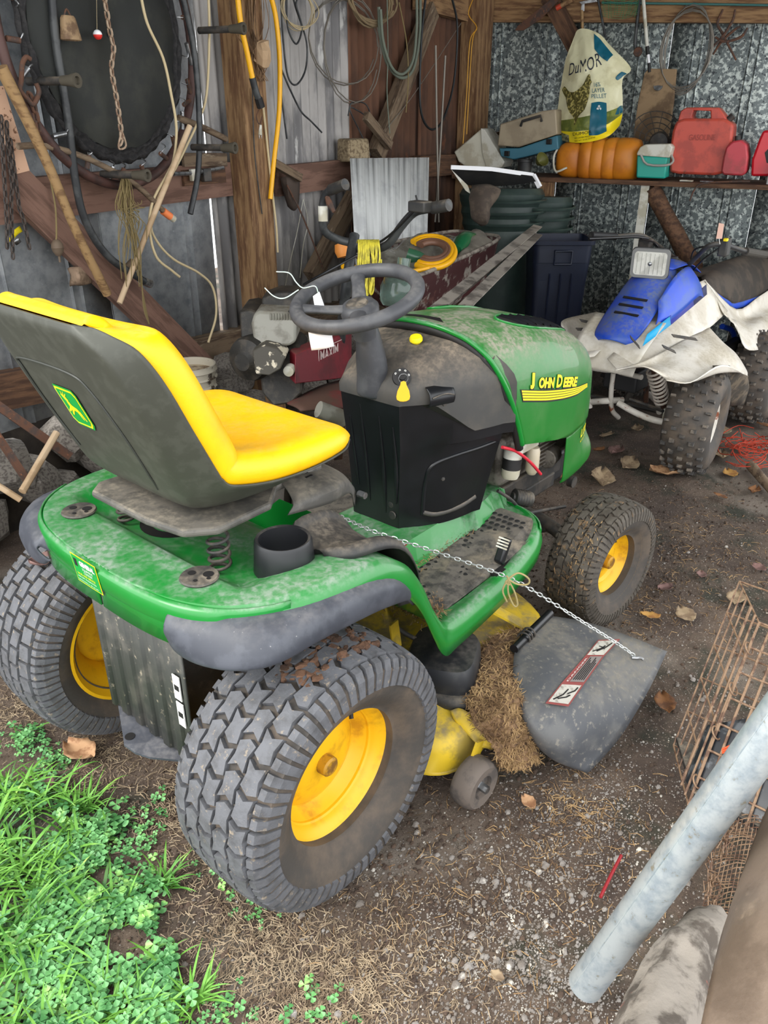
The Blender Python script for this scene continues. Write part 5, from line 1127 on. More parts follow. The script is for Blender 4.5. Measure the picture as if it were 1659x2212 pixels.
# hank of beige strips and cords over the post
g = G()
for k in range(26):
    x = 540+random.gauss(0, 14); g.tube(cr(Lp([(x, -20), (x+random.gauss(3, 5), 60), (562+random.gauss(0, 10), 130), (568+random.gauss(0, 6), 175)], .16+random.gauss(0, .01)), 4), .003, 4, flat=.5)
tag(stuff(g.build('cord_hank', mat('tan_strips', (140, 112, 84), .9, c2=(96, 74, 56), scale=12), None, smooth=0)), 'hank of tan cords and strips knotted in front of the post', 'cords')
g = G().ball(PL(568, 120, .18), .03, 10, (1, 1, 1.8)).jit(.02, 30); tag(g.build('paper_bundle', mat('crumpled_paper', (176, 148, 116), .9), None, smooth=0), 'crumpled tan knot in the cord hank above the black grip', 'knot')
hang('strap', 'long tan strap hanging down the right edge of the post', 'strap', Lp([(568, 225), (578, 320), (590, 430), (597, 490), (600, 545)], .16), .005, m_cordb)
hang('thin_rod', 'thin dark rod hanging on the face of the post', 'rod', Lp([(545, 190), (550, 330), (566, 462)], .16), .003, m_dark)
t = thing('plug_cord', 'brown lamp cord loop with a small white plug, on the post', 'cord', PL(562, 285, .18)); G().tube(Lp([(566, 225), (554, 250), (560, 268), (566, 250), (563, 272)], .18), .002, 5, smooth=5).build('cord', m_rust, t); G().tube(Lp([(563, 270), (562, 292)], .18), [.005, .009], 10).build('plug', m_plastw, t)
for dx in (-2, 3): G().tube(Lp([(562+dx, 292), (562+dx, 299)], .18), .0015, 4).build('prong', m_steel, t)
# black cables right of the post
for k, (pts, lb) in enumerate((([(606, -10), (612, 90), (622, 165), (640, 183), (660, 150), (662, 90), (640, 20), (632, -10)], 'black cable loop right of the yellow hose, the widest'), ([(618, -10), (622, 60), (640, 95), (652, 60), (640, 10), (648, -10)], 'black cable, small upper loop right of the yellow hose'), ([(608, 150), (625, 190), (650, 240), (672, 262), (695, 286)], 'frayed black cable end trailing to the lower right over zinc'), ([(604, 60), (606, 180), (612, 240), (620, 300)], 'straight black cable end hanging beside the yellow hose'))):
    hang('black_cable', lb, 'cable', Lp(pts, .08+.01*k), .0042, m_hoseb, 'black cables on the zinc wall')
# coils
def coil(name, label, c, rx, ry, n, r, m, off=.08, spread=.06, wall=PL, tilt=0, cat='coil', group=None):
    pts = []; D = LD if wall is PL else BD; Nn = LN if wall is PL else BN; o = wall(c[0], c[1], off); px = wall(c[0]+rx, c[1], off); py = wall(c[0], c[1]+ry, off); A_ = (px-o).length; B2 = (py-o).length
    for k in range(n*20):
        a = 2*PI*k/20; j = 1+spread*math.sin(k/20*2.4+1); q = V(o)+D*(A_*j*math.cos(a+tilt))+V((0, 0, 1))*(B2*(2-j)*math.sin(a+tilt))+Nn*(.012*math.sin(a*.37+k*.01)+.004*(k//20))
        pts.append(q)
    return tag(G().tube(pts, r, 6).build(name, m, None, smooth=60), label, cat, group)
coil('white_cord_coil', 'small coil of thin cream cord high on the zinc wall', (642, 22), 34, 40, 5, .0022, m_cordb, spread=.12)
coil('wire_coil', 'large loop of stiff grey wire, the left of two across the panel joint', (744, 92), 70, 90, 2, .003, m_wire, .07, .03)
coil('wire_coil', 'large loop of grey wire, the right of two, hanging lower', (762, 110), 58, 112, 2, .003, m_wire, .09, .03)
coil('rope_coil', 'tan rope coil at the top on the rusty iron sheet', (800, 0), 44, 52, 5, .006, mat('tan_rope', (130, 112, 84), .9), .10, .14)
hang('green_hose', 'grey-green hose hanging in a deep U on the rusty sheet', 'hose', Lp([(818, 15), (822, 80), (838, 140), (866, 168), (892, 150), (906, 80), (908, -10)], .13), .0085, mat('grey_green_hose', (104, 112, 98), .7))
hang('green_hose', 'second grey-green hose nested inside the deep U', 'hose', Lp([(822, 20), (828, 90), (846, 145), (870, 160), (892, 130), (900, 60), (900, -10)], .15), .0075, mat('grey_green_hose', (104, 112, 98), .7))
hang('black_loop', 'black rubber hose in a long loop left of the corner post', 'hose', Lp([(920, -10), (910, 90), (908, 230), (928, 278), (955, 262), (980, 180), (988, 60), (975, -10)], .14), .0065, mat('black_rubber', (22, 26, 28), .5))
hang('metal_rod', 'thin grey metal rod standing before the rusty sheet, the left one', 'rod', Lp([(941, 98, .2), (944, 300, .2), (948, 480, .22)]), .006, m_wire, 'metal rods by the corner')
hang('metal_rod', 'thin grey metal rod standing before the rusty sheet, the right one', 'rod', Lp([(962, 120, .18), (952, 300, .18), (940, 480, .2)]), .006, m_wire, 'metal rods by the corner')
hang('greenish_cord', 'thin green-grey cord hanging straight before the diagonal timber', 'cord', Lp([(836, -10), (838, 120), (836, 200), (842, 288)], .14), .003, mat('grey_green_hose', (104, 112, 98), .7))
hang('greenish_cord', 'thin frayed cord hanging right of the diagonal timber', 'cord', Lp([(862, 5), (878, 90), (882, 170), (877, 243)], .14), .003, m_twine)
hang('slack_wire', 'thin wire strung slantwise across the rusty sheet', 'wire', Lp([(838, 275), (900, 195), (996, 50)], .11), .002, m_wire)
tag(plank('cross_stub', PL(790, 250, .13), PL(842, 315, .13), .045, .03, m_woodg, None, LN), 'short grey wooden stub nailed across the diagonal timber', 'wood piece')
g = G().box((0, 0, 0), (.15, .10, .10)).jit(.012, 18); g.xf(Matrix.Translation(PL(763, 324, .10))@Matrix.Rotation(LA-.2, 4, 'Z')); tag(g.build('concrete_lump', mat('pebbly_concrete', (150, 134, 106), .9, c2=(108, 92, 70), scale=60, bump=.8, bscale=80), None, smooth=0, bevel=.012), 'rough pebbly concrete lump resting on the girt above the white sheet', 'concrete block')
hang('wire_tangle', 'dark tangled wire twist below the wire loops', 'wire', Lp([(752, 250), (760, 222), (790, 225), (800, 255), (775, 240), (755, 235), (780, 290), (800, 335)], .09), .0035, m_hoseb)
tag(plank('axle_wood', PL(592, 352, .12), PL(648, 385, .14), .035, .03, m_woodg, None, LN), 'short weathered stick jammed on the girt right of the post', 'stick')
t = thing('leather_strap_tool', 'dark leather tool holder with a long rod, hung below the right girt', 'tool', PL(635, 420, .1)); G().patch([[PL(605, 385, .09), PL(625, 380, .12), PL(646, 392, .10)], [PL(612, 410, .09), PL(628, 420, .13), PL(645, 430, .10)], [PL(622, 445, .09), PL(634, 455, .11), PL(642, 448, .10)]], 3, 3).build('holder', mat('old_leather', (72, 60, 52), .85), t, thick=.008); G().tube(Lp([(620, 400), (655, 470), (698, 580)], .14), .004, 6, smooth=3).build('rod', m_rust, t)
# corrugated white sheet leaning by the wheelbarrow
c0_, c1_, c2_, c3_ = PL(756, 342, .17), PL(927, 340, .17), PL(921, 600, .42), PL(770, 600, .42)
rows = []; nn = 90
for a, b in ((c0_, c1_), (c3_, c2_)):
    rows.append([a.lerp(b, i/nn)+LN*((.018 if abs(((i/nn*5.2) % 1)-.5) < .14 else 0)+(.009 if abs(((i/nn*5.2) % 1)-.1) < .04 else 0)) for i in range(nn+1)])
tag(G().grid(rows).build('roofing_sheet', mat('pale_roofing_sheet', (214, 216, 214), .45, c2=(192, 194, 194), scale=6, c3=(130, 112, 96), s3=10, lo3=.68, hi3=.74), None, smooth=25, thick=.001), 'clean pale ribbed metal roofing sheet leaning behind the wheelbarrow', 'metal sheet')
for k, (pts, lb) in enumerate((([(655, 430), (642, 500), (628, 560), (612, 640)], 'left'), ([(655, 430), (665, 480), (655, 530), (648, 600)], 'right'))): hang('pale_wire', 'thin pale wire drooping on the zinc wall, %s of two' % lb, 'wire', Lp(pts, .05), .0018, m_plastw, 'thin pale wires')
hang('extension_cord', 'thin yellow extension cord looped down the corner post', 'cord', [PL(x, y, .17) for x, y in ((1025, -10), (1012, 30), (1030, 60), (1015, 90), (1008, 200), (1003, 270), (1000, 310))], .0028, mat('amber_cord', (206, 150, 40), .5))
hang('extension_cord', 'second run of the yellow cord down the corner post', 'cord', [PL(x, y, .172) for x, y in ((1030, 60), (1020, 92), (1013, 200), (1008, 290))], .0028, mat('amber_cord', (206, 150, 40), .5))
# rusty bars and sticks piled below the wall behind the seat
for k, (a, b, r, m, lb) in enumerate((((-20, 865, .25), (150, 985, .35), .020, m_rust, 'thick rusty iron bar leaning low behind the yellow seat'), ((-20, 920, .3), (60, 1040, .4), .014, m_rust, 'thin rusty iron bar left of the thick one'), ((122, 935, .38), (48, 1062, .45), .012, m_pale, 'pale wooden stick standing behind the green fender'), ((-10, 1045, .4), (45, 1080, .45), .010, m_pale, 'short pale stick end at the far left'))):
    tag(G().tube([PL(*a), PL(*b)], r, 4 if m is m_rust else 12).build('iron_bar' if m is m_rust else 'wooden_stick', m, None, smooth=30), lb, 'bar' if m is m_rust else 'stick')
# ================================================================== SHELF AND THINGS ALONG THE BACK WALL
SZ = PB(1160, 383, .45).z
def shelf_pt(s, off, z): return K+BD*s+BN*off+V((0, 0, z))
sh = thing('wall_shelf', 'long rough board shelf on the spangled metal wall, holding cans and jugs', 'shelf', shelf_pt(1.5, .3, SZ))
for k, (o0, o1) in enumerate(((.03, .235), (.24, .45))): plank('shelf_board', shelf_pt(.06, (o0+o1)/2, SZ-.012), shelf_pt(3.2, (o0+o1)/2, SZ-.012), o1-o0, .024, m_woodd, sh, (0, 0, 1), n=14)
plank('front_post', v0(PB(1179, 440, .43), SZ-.026), v0(PB(1179, 440, .43), 0), .075, .05, m_wood, sh, BN)
plank('white_bracket', v0(PB(1391, 430, .40), SZ-.026), v0(PB(1391, 430, .40), .3), .045, .03, m_plastw, sh, BN)
G().tube([PB(1405, 402, .38), PB(1440, 470, .30), PB(1500, 580, .10)], [.045, .05, .055], 14, smooth=3).jit(.008, 14).build('log_brace', m_woodd, sh, smooth=50)
def slab(name, outline, off, d, m, parent=None, bevel=.006, sm=0, wall=PB, smooth=40):
    pts = [wall(p[0], p[1], off) for p in outline]; Nn = BN if wall is PB else LN
    if sm: pts = [V(p) for p in cr(pts, sm, True)]
    return G().prism(pts, Nn*-d).build(name, m, parent, smooth=smooth, bevel=bevel)
def slabD(name, outline, t, d, m, parent=None, bevel=.006, sm=0, dr=None, smooth=40):
    pts = [PD(p[0], p[1], p[2] if len(p) > 2 else t) for p in outline]; dv = V(dr or (FW.x, FW.y, 0)).normalized()*d
    if sm: pts = [V(p) for p in cr(pts, sm, True)]
    return G().prism(pts, dv).build(name, m, parent, smooth=smooth, bevel=bevel)
def on_back(px, py, off, ux=(1, 0)):
    o = PB(px, py, off); X = (PB(px+ux[0]*10, py+ux[1]*10, off)-o).normalized(); return flat_fn(o, X, V((0, 0, 1)))
m_redc = mat('faded_red_plastic', (196, 78, 62), .5, c2=(168, 66, 54), scale=9, dust=((150, 116, 96), .8, .2, 8), c3=(120, 60, 48), s3=14, lo3=.6, hi3=.7)
m_pinkr = mat('dull_red_plastic', (190, 62, 72), .5, c2=(160, 60, 62), scale=9)
m_redb = mat('bright_red_plastic', (206, 28, 44), .35)
m_orj = mat('orange_jug_plastic', (206, 126, 28), .45, c2=(186, 108, 26), scale=6, dust=((150, 116, 70), .5, .4, 10))
t = thing('gas_can', 'large faded red gasoline can on the shelf, beside the small red one', 'gas can', PB(1517, 378, .2))
slab('can_body', [(1452, 285), (1460, 262), (1478, 256), (1565, 256), (1584, 268), (1582, 300), (1572, 350), (1566, 374), (1540, 379), (1465, 376), (1446, 372), (1446, 330)], .36, .17, m_redc, t, .014)
sc_ = slab('handle_arch', [(1464, 262), (1470, 240), (1482, 232), (1552, 232), (1566, 250), (1570, 262), (1535, 262), (1535, 240), (1498, 238), (1494, 252), (1510, 262)], .34, .13, m_redc, t, .006)
G().tube([PB(1570, 262, .28), PB(1584, 250, .28)], .018, 12).build('cap', m_dark, t)
text('GASOLINE', on_back(1487, 303, .366), .030, mat('embossed_red', (150, 56, 46), .5), 'lettering', t, width=.14, depth=.001)
t = thing('small_gas_can', 'small dull red gas can with a black cap, between the big cans', 'gas can', PB(1588, 380, .3))
slab('can_body', [(1562, 340), (1568, 318), (1582, 305), (1600, 302), (1613, 312), (1616, 340), (1612, 372), (1604, 380), (1562, 378), (1557, 370)], .40, .15, m_pinkr, t, .010)
G().tube([PB(1594, 306, .33), PB(1594, 293, .33)], .016, 14).build('cap', m_blkd, t)
t = thing('red_fuel_can', 'bright red fuel can cut off by the right edge', 'gas can', PB(1680, 382, .35)); slab('can_body', [(1640, 300), (1648, 282), (1720, 276), (1730, 380), (1622, 381), (1624, 345)], .38, .18, m_redb, t, .012)
slab('handle_recess', [(1652, 330), (1659, 322), (1700, 322), (1700, 352), (1656, 352)], .383, .004, m_lblack, t, .001)
t = thing('spray_can', 'blue and white spray can at the right edge of the shelf', 'can', PB(1662, 398, .43)); G().lathe([(0, 0), (.026, 0), (.026, .10), (.02, .112), (.01, .114), (.01, .125), (0, .125)], PB(1666, 398, .42), (0, 0, 1), 20).build('can_body', mat('blue_label', (60, 110, 190), .35, c2=(230, 232, 236), scale=12, lo=.5, hi=.52), t)
t = thing('mini_cooler', 'small teal cooler with white lid and handle on the shelf', 'cooler', PB(1412, 386, .4))
slab('cooler_box', [(1376, 335), (1442, 340), (1436, 386), (1374, 384)], .44, .13, mat('teal_plastic', (26, 156, 138), .45), t, .008)
slab('lid', [(1375, 332), (1382, 318), (1394, 312), (1446, 311), (1452, 318), (1446, 341), (1376, 336)], .447, .145, m_plastw, t, .008)
G().tube([PB(1384, 334, .455), PB(1398, 355, .455), PB(1440, 357, .455), PB(1454, 348, .44), PB(1450, 335, .43)], .0065, 8, smooth=3).build('handle', mat('grey_handle', (150, 146, 138), .5), t)
t = thing('orange_jug', 'orange ribbed plastic jug lying on its side on the shelf', 'jug', PB(1300, 385, .3))
jr = []
ja, jb = PB(1205, 345, .30), PB(1385, 345, .30); JX = (jb-ja).normalized(); JL = (jb-ja).length
for x, r in ((0, .01), (.01, .055), (.04, .085), (.10, .100), (.20, .106), (.28, .104), (.30, .096), (.32, .112), (.42, .122), (.45, .114), (.48, .122), (.56, .122), (.59, .114), (.62, .122), (.70, .122), (.73, .114), (.76, .122), (.88, .120), (.96, .108), (1.0, .07), (1.01, .01)):
    jr.append([ja+JX*(JL*x)+V((0, 0, 1))*(r*.98*sup(math.sin(a), .7))+BN*(r*.95*sup(math.cos(a), .7)) for a in np.linspace(0, 2*PI, 32, endpoint=False)])
g = G().grid(jr, cu=True).build('jug_body', m_orj, t, smooth=50)
G().lathe([(0, .03), (.022, .028), (.024, 0)], PB(1248, 303, .30), (0, 0, 1), 18).build('cap', m_lblack, t); G().tube([PB(1225, 362, .41), PB(1200, 370, .43), PB(1196, 340, .42), PB(1206, 318, .36)], .006, 6, smooth=4).build('strap', m_plastw, t)
t = thing('tackle_box', 'tackle box with beige lid and blue base, tilted on the shelf', 'tackle box', PB(1140, 340, .3))
slab('lid', [(1074, 315), (1080, 268), (1170, 240), (1200, 236), (1204, 290), (1120, 318)], .40, .17, mat('beige_lid', (158, 144, 120), .6, c2=(140, 126, 104), scale=8), t, .008)
slab('base', [(1078, 320), (1122, 320), (1204, 292), (1206, 322), (1110, 345), (1082, 338)], .395, .16, mat('dull_blue', (54, 108, 126), .5), t, .006)
G().tube([PB(1125, 272, .405), PB(1128, 262, .42), PB(1168, 250, .42), PB(1170, 262, .405)], .008, 8).build('handle', m_blkd, t)
for q in ((1095, 332), (1186, 306)): G().box(PB(q[0], q[1], .405), (.012, .035, .03)).build('latch', m_lblack, t, bevel=.003)
t = thing('foam_block', 'off-white foam cooler standing tipped on the left end of the shelf', 'foam box', PB(1030, 350, .3))
slab('foam_body', [(980, 328), (1038, 279), (1060, 300), (1082, 345), (1074, 362), (1008, 362), (990, 350)], .36, .20, mat('dirty_foam', (206, 202, 184), .8, c2=(186, 178, 156), scale=9), t, .008)
slab('foam_side', [(1038, 277), (1046, 279), (1090, 350), (1084, 362), (1050, 362), (1041, 330)], .37, .16, m_plastw, t, .003)
t = thing('black_pot', 'black plastic nursery pot in front of the tackle box', 'pot', PB(1132, 375, .4)); G().lathe([(0, 0), (.036, 0), (.036, .01), (.044, .08), (.05, .082), (.05, .095), (.045, .095), (.042, .03), (0, .02)], v0(PB(1132, 378, .42), SZ+.001), (0, 0, 1), 24).build('pot_body', m_blkd, t, smooth=40)
t = thing('green_cup', 'olive scoop lying beside the black pot', 'scoop', PB(1160, 362, .42)); G().lathe([(0, 0), (.02, .004), (.036, .03), (.042, .05), (.040, .05), (.033, .03), (0, .01)], PB(1162, 352, .43), (-.2, -.5, .3), 20).build('scoop_bowl', mat('olive_plastic', (92, 92, 40), .5), t, smooth=50)
t = thing('dark_jar', 'brown glass jar lying behind the foam block', 'jar', PB(1070, 300, .1)); G().tube([PB(1055, 300, .12), PB(1088, 290, .12)], [.03, .045, .045, .03], 16).build('jar_body', mat('dark_brown_glass', (52, 40, 22), .2), t)
# feed bag
bn = [[(1236, 92, .24), (1246, 66, .22), (1266, 62, .22), (1296, 74, .22), (1312, 92, .22)], [(1222, 130, .25), (1245, 125, .28), (1272, 124, .30), (1305, 118, .27), (1362, 146, .22)], [(1212, 182, .25), (1240, 180, .31), (1275, 180, .33), (1312, 176, .30), (1345, 172, .24)], [(1205, 232, .26), (1238, 232, .34), (1275, 232, .37), (1315, 232, .34), (1346, 228, .25)], [(1199, 272, .27), (1236, 276, .37), (1275, 276, .40), (1315, 268, .37), (1344, 250, .27)], [(1201, 300, .27), (1238, 308, .36), (1276, 306, .39), (1315, 294, .35), (1338, 272, .26)]]
BNET = [[PB(*q) for q in r] for r in bn]; NUb, NVb = 12, 10
_a = [cr(r, NUb) for r in BNET]; _b = [cr([_a[j][i] for j in range(len(_a))], NVb) for i in range(len(_a[0]))]
nU, nV = len(_b)-1, len(_b[0])-1
for i in range(nU+1):
    for j in range(nV+1):
        p = V(_b[i][j]); _b[i][j] = p+BN*(.012*noise.noise(p*14)+.006*noise.noise(p*40))
def bagf(u, v, w_):
    x = min(max(u, 0), 1)*nU; y = min(max(v, 0), 1)*nV; i, j = min(int(x), nU-1), min(int(y), nV-1); fx, fy = x-i, y-j
    return (_b[i][j]*(1-fx)*(1-fy)+_b[i+1][j]*fx*(1-fy)+_b[i][j+1]*(1-fx)*fy+_b[i+1][j+1]*fx*fy)+BN*w_
FB = thing('feed_bag', 'cream, teal and yellow feed bag with a printed hen, standing on the shelf', 'feed bag', PB(1270, 300, .3))
m_bag = mat('cream_poly_bag', (222, 218, 180), .35, c2=(206, 200, 160), scale=9, bump=.3, bscale=20, coat=.2); m_teal = mat('teal_print', (20, 92, 112), .4); m_bagy = mat('bag_yellow', (240, 216, 30), .35)
bb_ = G(); bb_.grid([[bagf(i/40, j/40, 0) for i in range(41)] for j in range(41)]); bagb = bb_.build('bag_front', m_bag, FB, smooth=50)
bb_ = G(); bb_.grid([[bagf(i/20, j/20, 0).lerp(bagf(.5, j/20, 0)-BN*.17, 1-abs(2*i/20-1)**2.5) for i in range(21)] for j in range(21)]); bb_.build('bag_back', m_bag, FB, smooth=60)
def region(pts, m, nm, w_=.002, n=10):
    """fill between two edge curves (u,v)"""
    a, b = pts; A_ = cr([(p[0], p[1], 0) for p in a], n); B2 = cr([(p[0], p[1], 0) for p in b], n); g = G(); g.grid([[bagf(p[0]+(q[0]-p[0])*t, p[1]+(q[1]-p[1])*t, w_) for p, q in zip(A_, B2)] for t in np.linspace(0, 1, 12)]); return g.build(nm, m, FB, smooth=60)
region(([(0, .74), (.3, .70), (.6, .66), (1, .6)], [(0, .9), (.3, .84), (.6, .82), (1, .8)]), mat('bag_field_green', (92, 104, 44), .4, c2=(130, 136, 60), scale=14), 'printed_field')
region(([(0, .86), (.35, .84), (.7, .80), (1, .76)], [(0, 1), (.35, 1), (.7, 1), (1, 1)]), m_bagy, 'yellow_base', .003)
region(([(0, .88), (.1, .88), (.2, .90)], [(0, 1), (.1, 1), (.2, 1)]), mat('grain_print', (150, 144, 104), .5, c2=(70, 66, 40), scale=60), 'printed_grain', .005)
region(([(.52, .56), (.62, .55), (.72, .56)], [(.48, .90), (.60, .92), (.72, .90)]), m_teal, 'teal_panel', .004)
region(([(.64, .02), (.75, .06), (.86, .16)], [(.62, .15), (.70, .22), (.78, .25)]), m_teal, 'teal_panel', .003)
region(([(.93, .30), (.97, .30), (1, .31)], [(.88, .38), (.92, .40), (.97, .38)]), m_teal, 'teal_panel', .003)
region(([(.90, .62), (.95, .6), (1, .6)], [(.86, .70), (.93, .72), (1, .72)]), m_teal, 'teal_panel', .003)
hen = [(.08, .42), (.16, .46), (.26, .47), (.38, .42), (.46, .34), (.50, .33), (.51, .37), (.53, .39), (.50, .42), (.48, .52), (.42, .62), (.34, .68), (.30, .76), (.28, .77), (.27, .70), (.20, .64), (.14, .56), (.10, .50), (.04, .45)]
g = G(); cen = (.30, .54); hc2 = cr([(a, b, 0) for a, b in hen], 3, True); g.grid([[bagf(cen[0]+(p[0]-cen[0])*k, cen[1]+(p[1]-cen[1])*k, .004) for p in hc2] for k in (1, .75, .5, .25, .02)], cu=True); g.build('printed_hen', mat('hen_print', (84, 78, 34), .5, c2=(176, 164, 96), scale=70, lo=.5, hi=.56), FB, smooth=60)
def bt(u0, v0_, su, sv, rot=0): return lambda u, v, w_: bagf(u0+u*su, v0_-v*sv+rot*u*su, w_)
text('DuMOR', bt(.13, .335, 3.0, 1.9, -.10), .052, mat('print_dark_blue', (34, 40, 52), .5), 'lettering', FB, width=.19, depth=.003)
text('16%', bt(.56, .43, 2.4, 1.9), .018, m_teal, 'lettering', FB, depth=.004); text('LAYER', bt(.53, .475, 2.4, 1.9), .018, m_teal, 'lettering', FB, width=.072, depth=.004); text('PELLET', bt(.52, .52, 2.4, 1.9), .018, m_teal, 'lettering', FB, width=.085, depth=.004)
text('DUMOR', bt(.26, .90, 2.6, 1.6, -.12), .026, m_lblack, 'lettering', FB, width=.10, depth=.006); text('16% LAYER PELLET', bt(.28, .945, 2.6, 1.6, -.12), .012, m_lblack, 'lettering', FB, width=.09, depth=.006); text('NET WT. 50 LB (22.68 kg)', bt(.28, .985, 2.6, 1.6, -.12), .012, m_lblack, 'lettering', FB, width=.11, depth=.006)
for du, dv in ((-.015, .012), (.015, .012), (0, -.01)): G().lathe([(0, 0), (.007, 0)], bagf(.62+du, .60+dv, .006), BN, 10).build('clover_mark', m_lwhite, FB)
# tools and oddments hung on the back wall
t = thing('leaning_board', 'worn brown board standing on the shelf behind the orange jug', 'board', PB(1410, 300, .1)); slab('board_face', [(1392, 158), (1402, 148), (1461, 149), (1455, 220), (1442, 305), (1366, 305), (1378, 220)], .12, .03, mat('tan_board', (142, 118, 88), .8, c2=(98, 78, 56), scale=7), t, .003)
def ringt(c, rx, ry, off): return [PB(c[0]+rx*math.cos(a), c[1]+ry*math.sin(a), off) for a in np.linspace(0, 2*PI, 28, endpoint=False)]
t = thing('wire_basket', 'dark round wire guard standing behind the green cooler', 'wire guard', PB(1420, 300, .22))
for k in (1, .8, .6, .4, .2): G().tube(ringt((1418, 302), 62*k, 62*k, .21), .003, 5, closed=True).build('ring_wire', m_dark, t)
for k in range(14): a = 2*PI*k/14; G().tube([PB(1418, 302, .22), PB(1418+62*math.cos(a), 302+62*math.sin(a), .21)], .002, 4).build('spoke_wire', m_dark, t)
G().lathe([(0, .03), (.05, .02), (.06, 0), (.05, -.02), (0, -.02)], PB(1424, 308, .24), BN, 24).build('motor', m_dark, t)
t = thing('net_pole', 'white and black telescopic pole hanging on the back wall', 'pole', PB(1396, 80, .12)); G().tube([PB(1388, -20, .12), PB(1398, 100, .12)], .010, 12).build('white_tube', m_plastw, t); G().tube([PB(1398, 100, .12), PB(1400, 118, .12)], .0105, 12).build('black_band', m_lblack, t); G().tube([PB(1400, 118, .12), PB(1402, 136, .12)], .008, 12).build('white_tube', m_white, t); G().tube([PB(1402, 136, .12), PB(1403, 156, .12)], .0085, 12).build('black_band', m_lblack, t)
coil('wire_hank', 'thick coil of grey wire hanging on the back wall', (1484, 108), 52, 88, 9, .0028, m_wire, .09, .10, wall=PB)
tag(G().lathe([(0, .002), (.024, 0), (.026, .004), (.026, -.004)], PB(1422, 186, .12), BN+V((0, 0, .4)), 20).build('tin_lid', m_steel, None), 'small shiny tin lid hanging at the wire hank', 'tin lid')
def bt_(name, label, cat, pts, r, m, off=.10, group=None, seg=8): return tag(G().tube(Bp(pts, off), r, seg, smooth=4).build(name, m, None, smooth=60), label, cat, group)
for k, (a, b, lb, pts) in enumerate(((0, 0, 'longer left', ([(1540, 118), (1560, 88), (1590, 62), (1600, 58)], [(1562, 20), (1550, 50), (1562, 75), (1590, 130)])), (0, 0, 'smaller right', ([(1535, 105), (1560, 80), (1582, 45), (1588, 20)], [(1615, 60), (1600, 80), (1565, 90), (1545, 80)])))):
    t = thing('iron_tongs', 'rusty iron tongs crossed on the back wall, the %s pair' % lb, 'tongs', PB(*pts[0][1], .08))
    for q in pts: G().tube(Bp(q, .08+.02*k), [.005, .008, .007, .005], 8, smooth=4).build('tong_arm', m_rust, t)
    G().lathe([(0, .012), (.010, .010), (.010, -.01)], PB(1562, 84-k*4, .09+.02*k), BN, 12).build('rivet', m_rust, t)
tag(slab('machete_blade', [(1112, 66), (1118, 56), (1180, 6), (1200, -8), (1205, 2), (1170, 40), (1130, 66)], .16, .006, m_rust, None, .001), 'broad rusty blade hooked at the top of the back wall', 'blade')
t = thing('hatchet', 'hammer with a red-ended wooden handle lying on the top girt', 'hammer', PB(1230, 5, .14)); G().tube(Bp([(1205, 16), (1245, -6)], .14), .013, 10).build('handle', m_wood, t); G().tube(Bp([(1202, 18), (1212, 12)], .14), .0145, 10).build('red_end', mat('red_paint', (180, 64, 40), .5), t)
t = thing('hoe', 'garden hoe with pale head hanging over the top girt', 'hoe', PB(1256, 30, .13)); slab('hoe_head', [(1250, 4), (1288, -4), (1290, 4), (1262, 8), (1262, 24), (1254, 26), (1256, 10)], .14, .008, m_steel, t, .002); G().tube(Bp([(1257, 22), (1258, 64)], .135), .009, 10).build('shaft', m_handle, t)
bt_('black_strap', 'black strap hanging by the green net', 'strap', [(1292, 0), (1300, 40), (1308, 80)], .007, m_hoseb); bt_('black_strap', 'black strap hanging left of the white pole', 'strap', [(1382, 0), (1376, 50), (1372, 95), (1374, 115)], .010, m_hoseb)
tag(G().lathe([(0, .01), (.022, .01), (.026, 0), (.022, -.01), (0, -.01)], PB(1378, 112, .11), BN, 18).build('pulley', m_rust, None), 'small rusty pulley hanging left of the white pole', 'pulley')
g = G()
for k in range(11):
    g.tube(cr(Bp([(1300+k*8, -20), (1304+k*7.4+3*(k % 2), 12), (1308+k*6.2, 36+4*math.sin(k*1.3))], .14), 4), .0012, 4); g.tube(cr(Bp([(1300, -10+k*4.4), (1340, -6+k*4.4+3), (1378, -10+k*4)], .142), 4), .0012, 4)
tag(stuff(g.build('green_net', mat('green_netting', (50, 120, 76), .6), None, smooth=0)), 'green fishing net bunched over the top girt', 'net')
bt_('long_rod', 'thin teal and dark fishing rod lying along the top girt', 'rod', [(1300, 6), (1450, 8), (1700, 12)], .006, mat('teal_rod', (54, 104, 100), .4), .10)
bt_('curved_iron', 'curved thin iron rod lying on the shelf and hooking over its edge', 'rod', [(1490, 434), (1500, 410), (1520, 396), (1590, 392), (1620, 392)], .005, m_rust, .47)
for k, (px, py, lb, m_) in enumerate(((1484, 384, 'small white printed packet lying on the shelf edge', m_plastw), (1528, 386, 'little steel fitting lying on the shelf edge', m_steel))): tag(G().box(v0(PB(px, py, .40), SZ+.006), (.03, .07, .008)).build('packet' if k == 0 else 'fitting', m_, None, bevel=.002), lb, 'packet' if k == 0 else 'fitting')
# open white board propped on the green bins
t = thing('propped_lid', 'white-edged box lid propped open on the green bins under the shelf', 'lid', PD(1080, 380, 4.2))
slabD('lid_panel', [(975, 364, 4.15), (1060, 368, 4.15), (1150, 380, 4.1), (1158, 392, 4.1), (1110, 400, 4.2), (1040, 404, 4.3), (1000, 398, 4.3)], 4.2, .05, m_blkd, t, .002)
for a, b in (((974, 361), (1062, 365)), ((1062, 365), (1152, 378)), ((1152, 378), (1166, 404))): G().bar(PD(*a, 4.12), PD(*b, 4.12), .02, .02).build('white_edge', m_white, t)
slabD('side_flap', [(975, 366), (1010, 400), (1018, 420), (1006, 412)], 4.14, .03, m_plastw, t, .001)
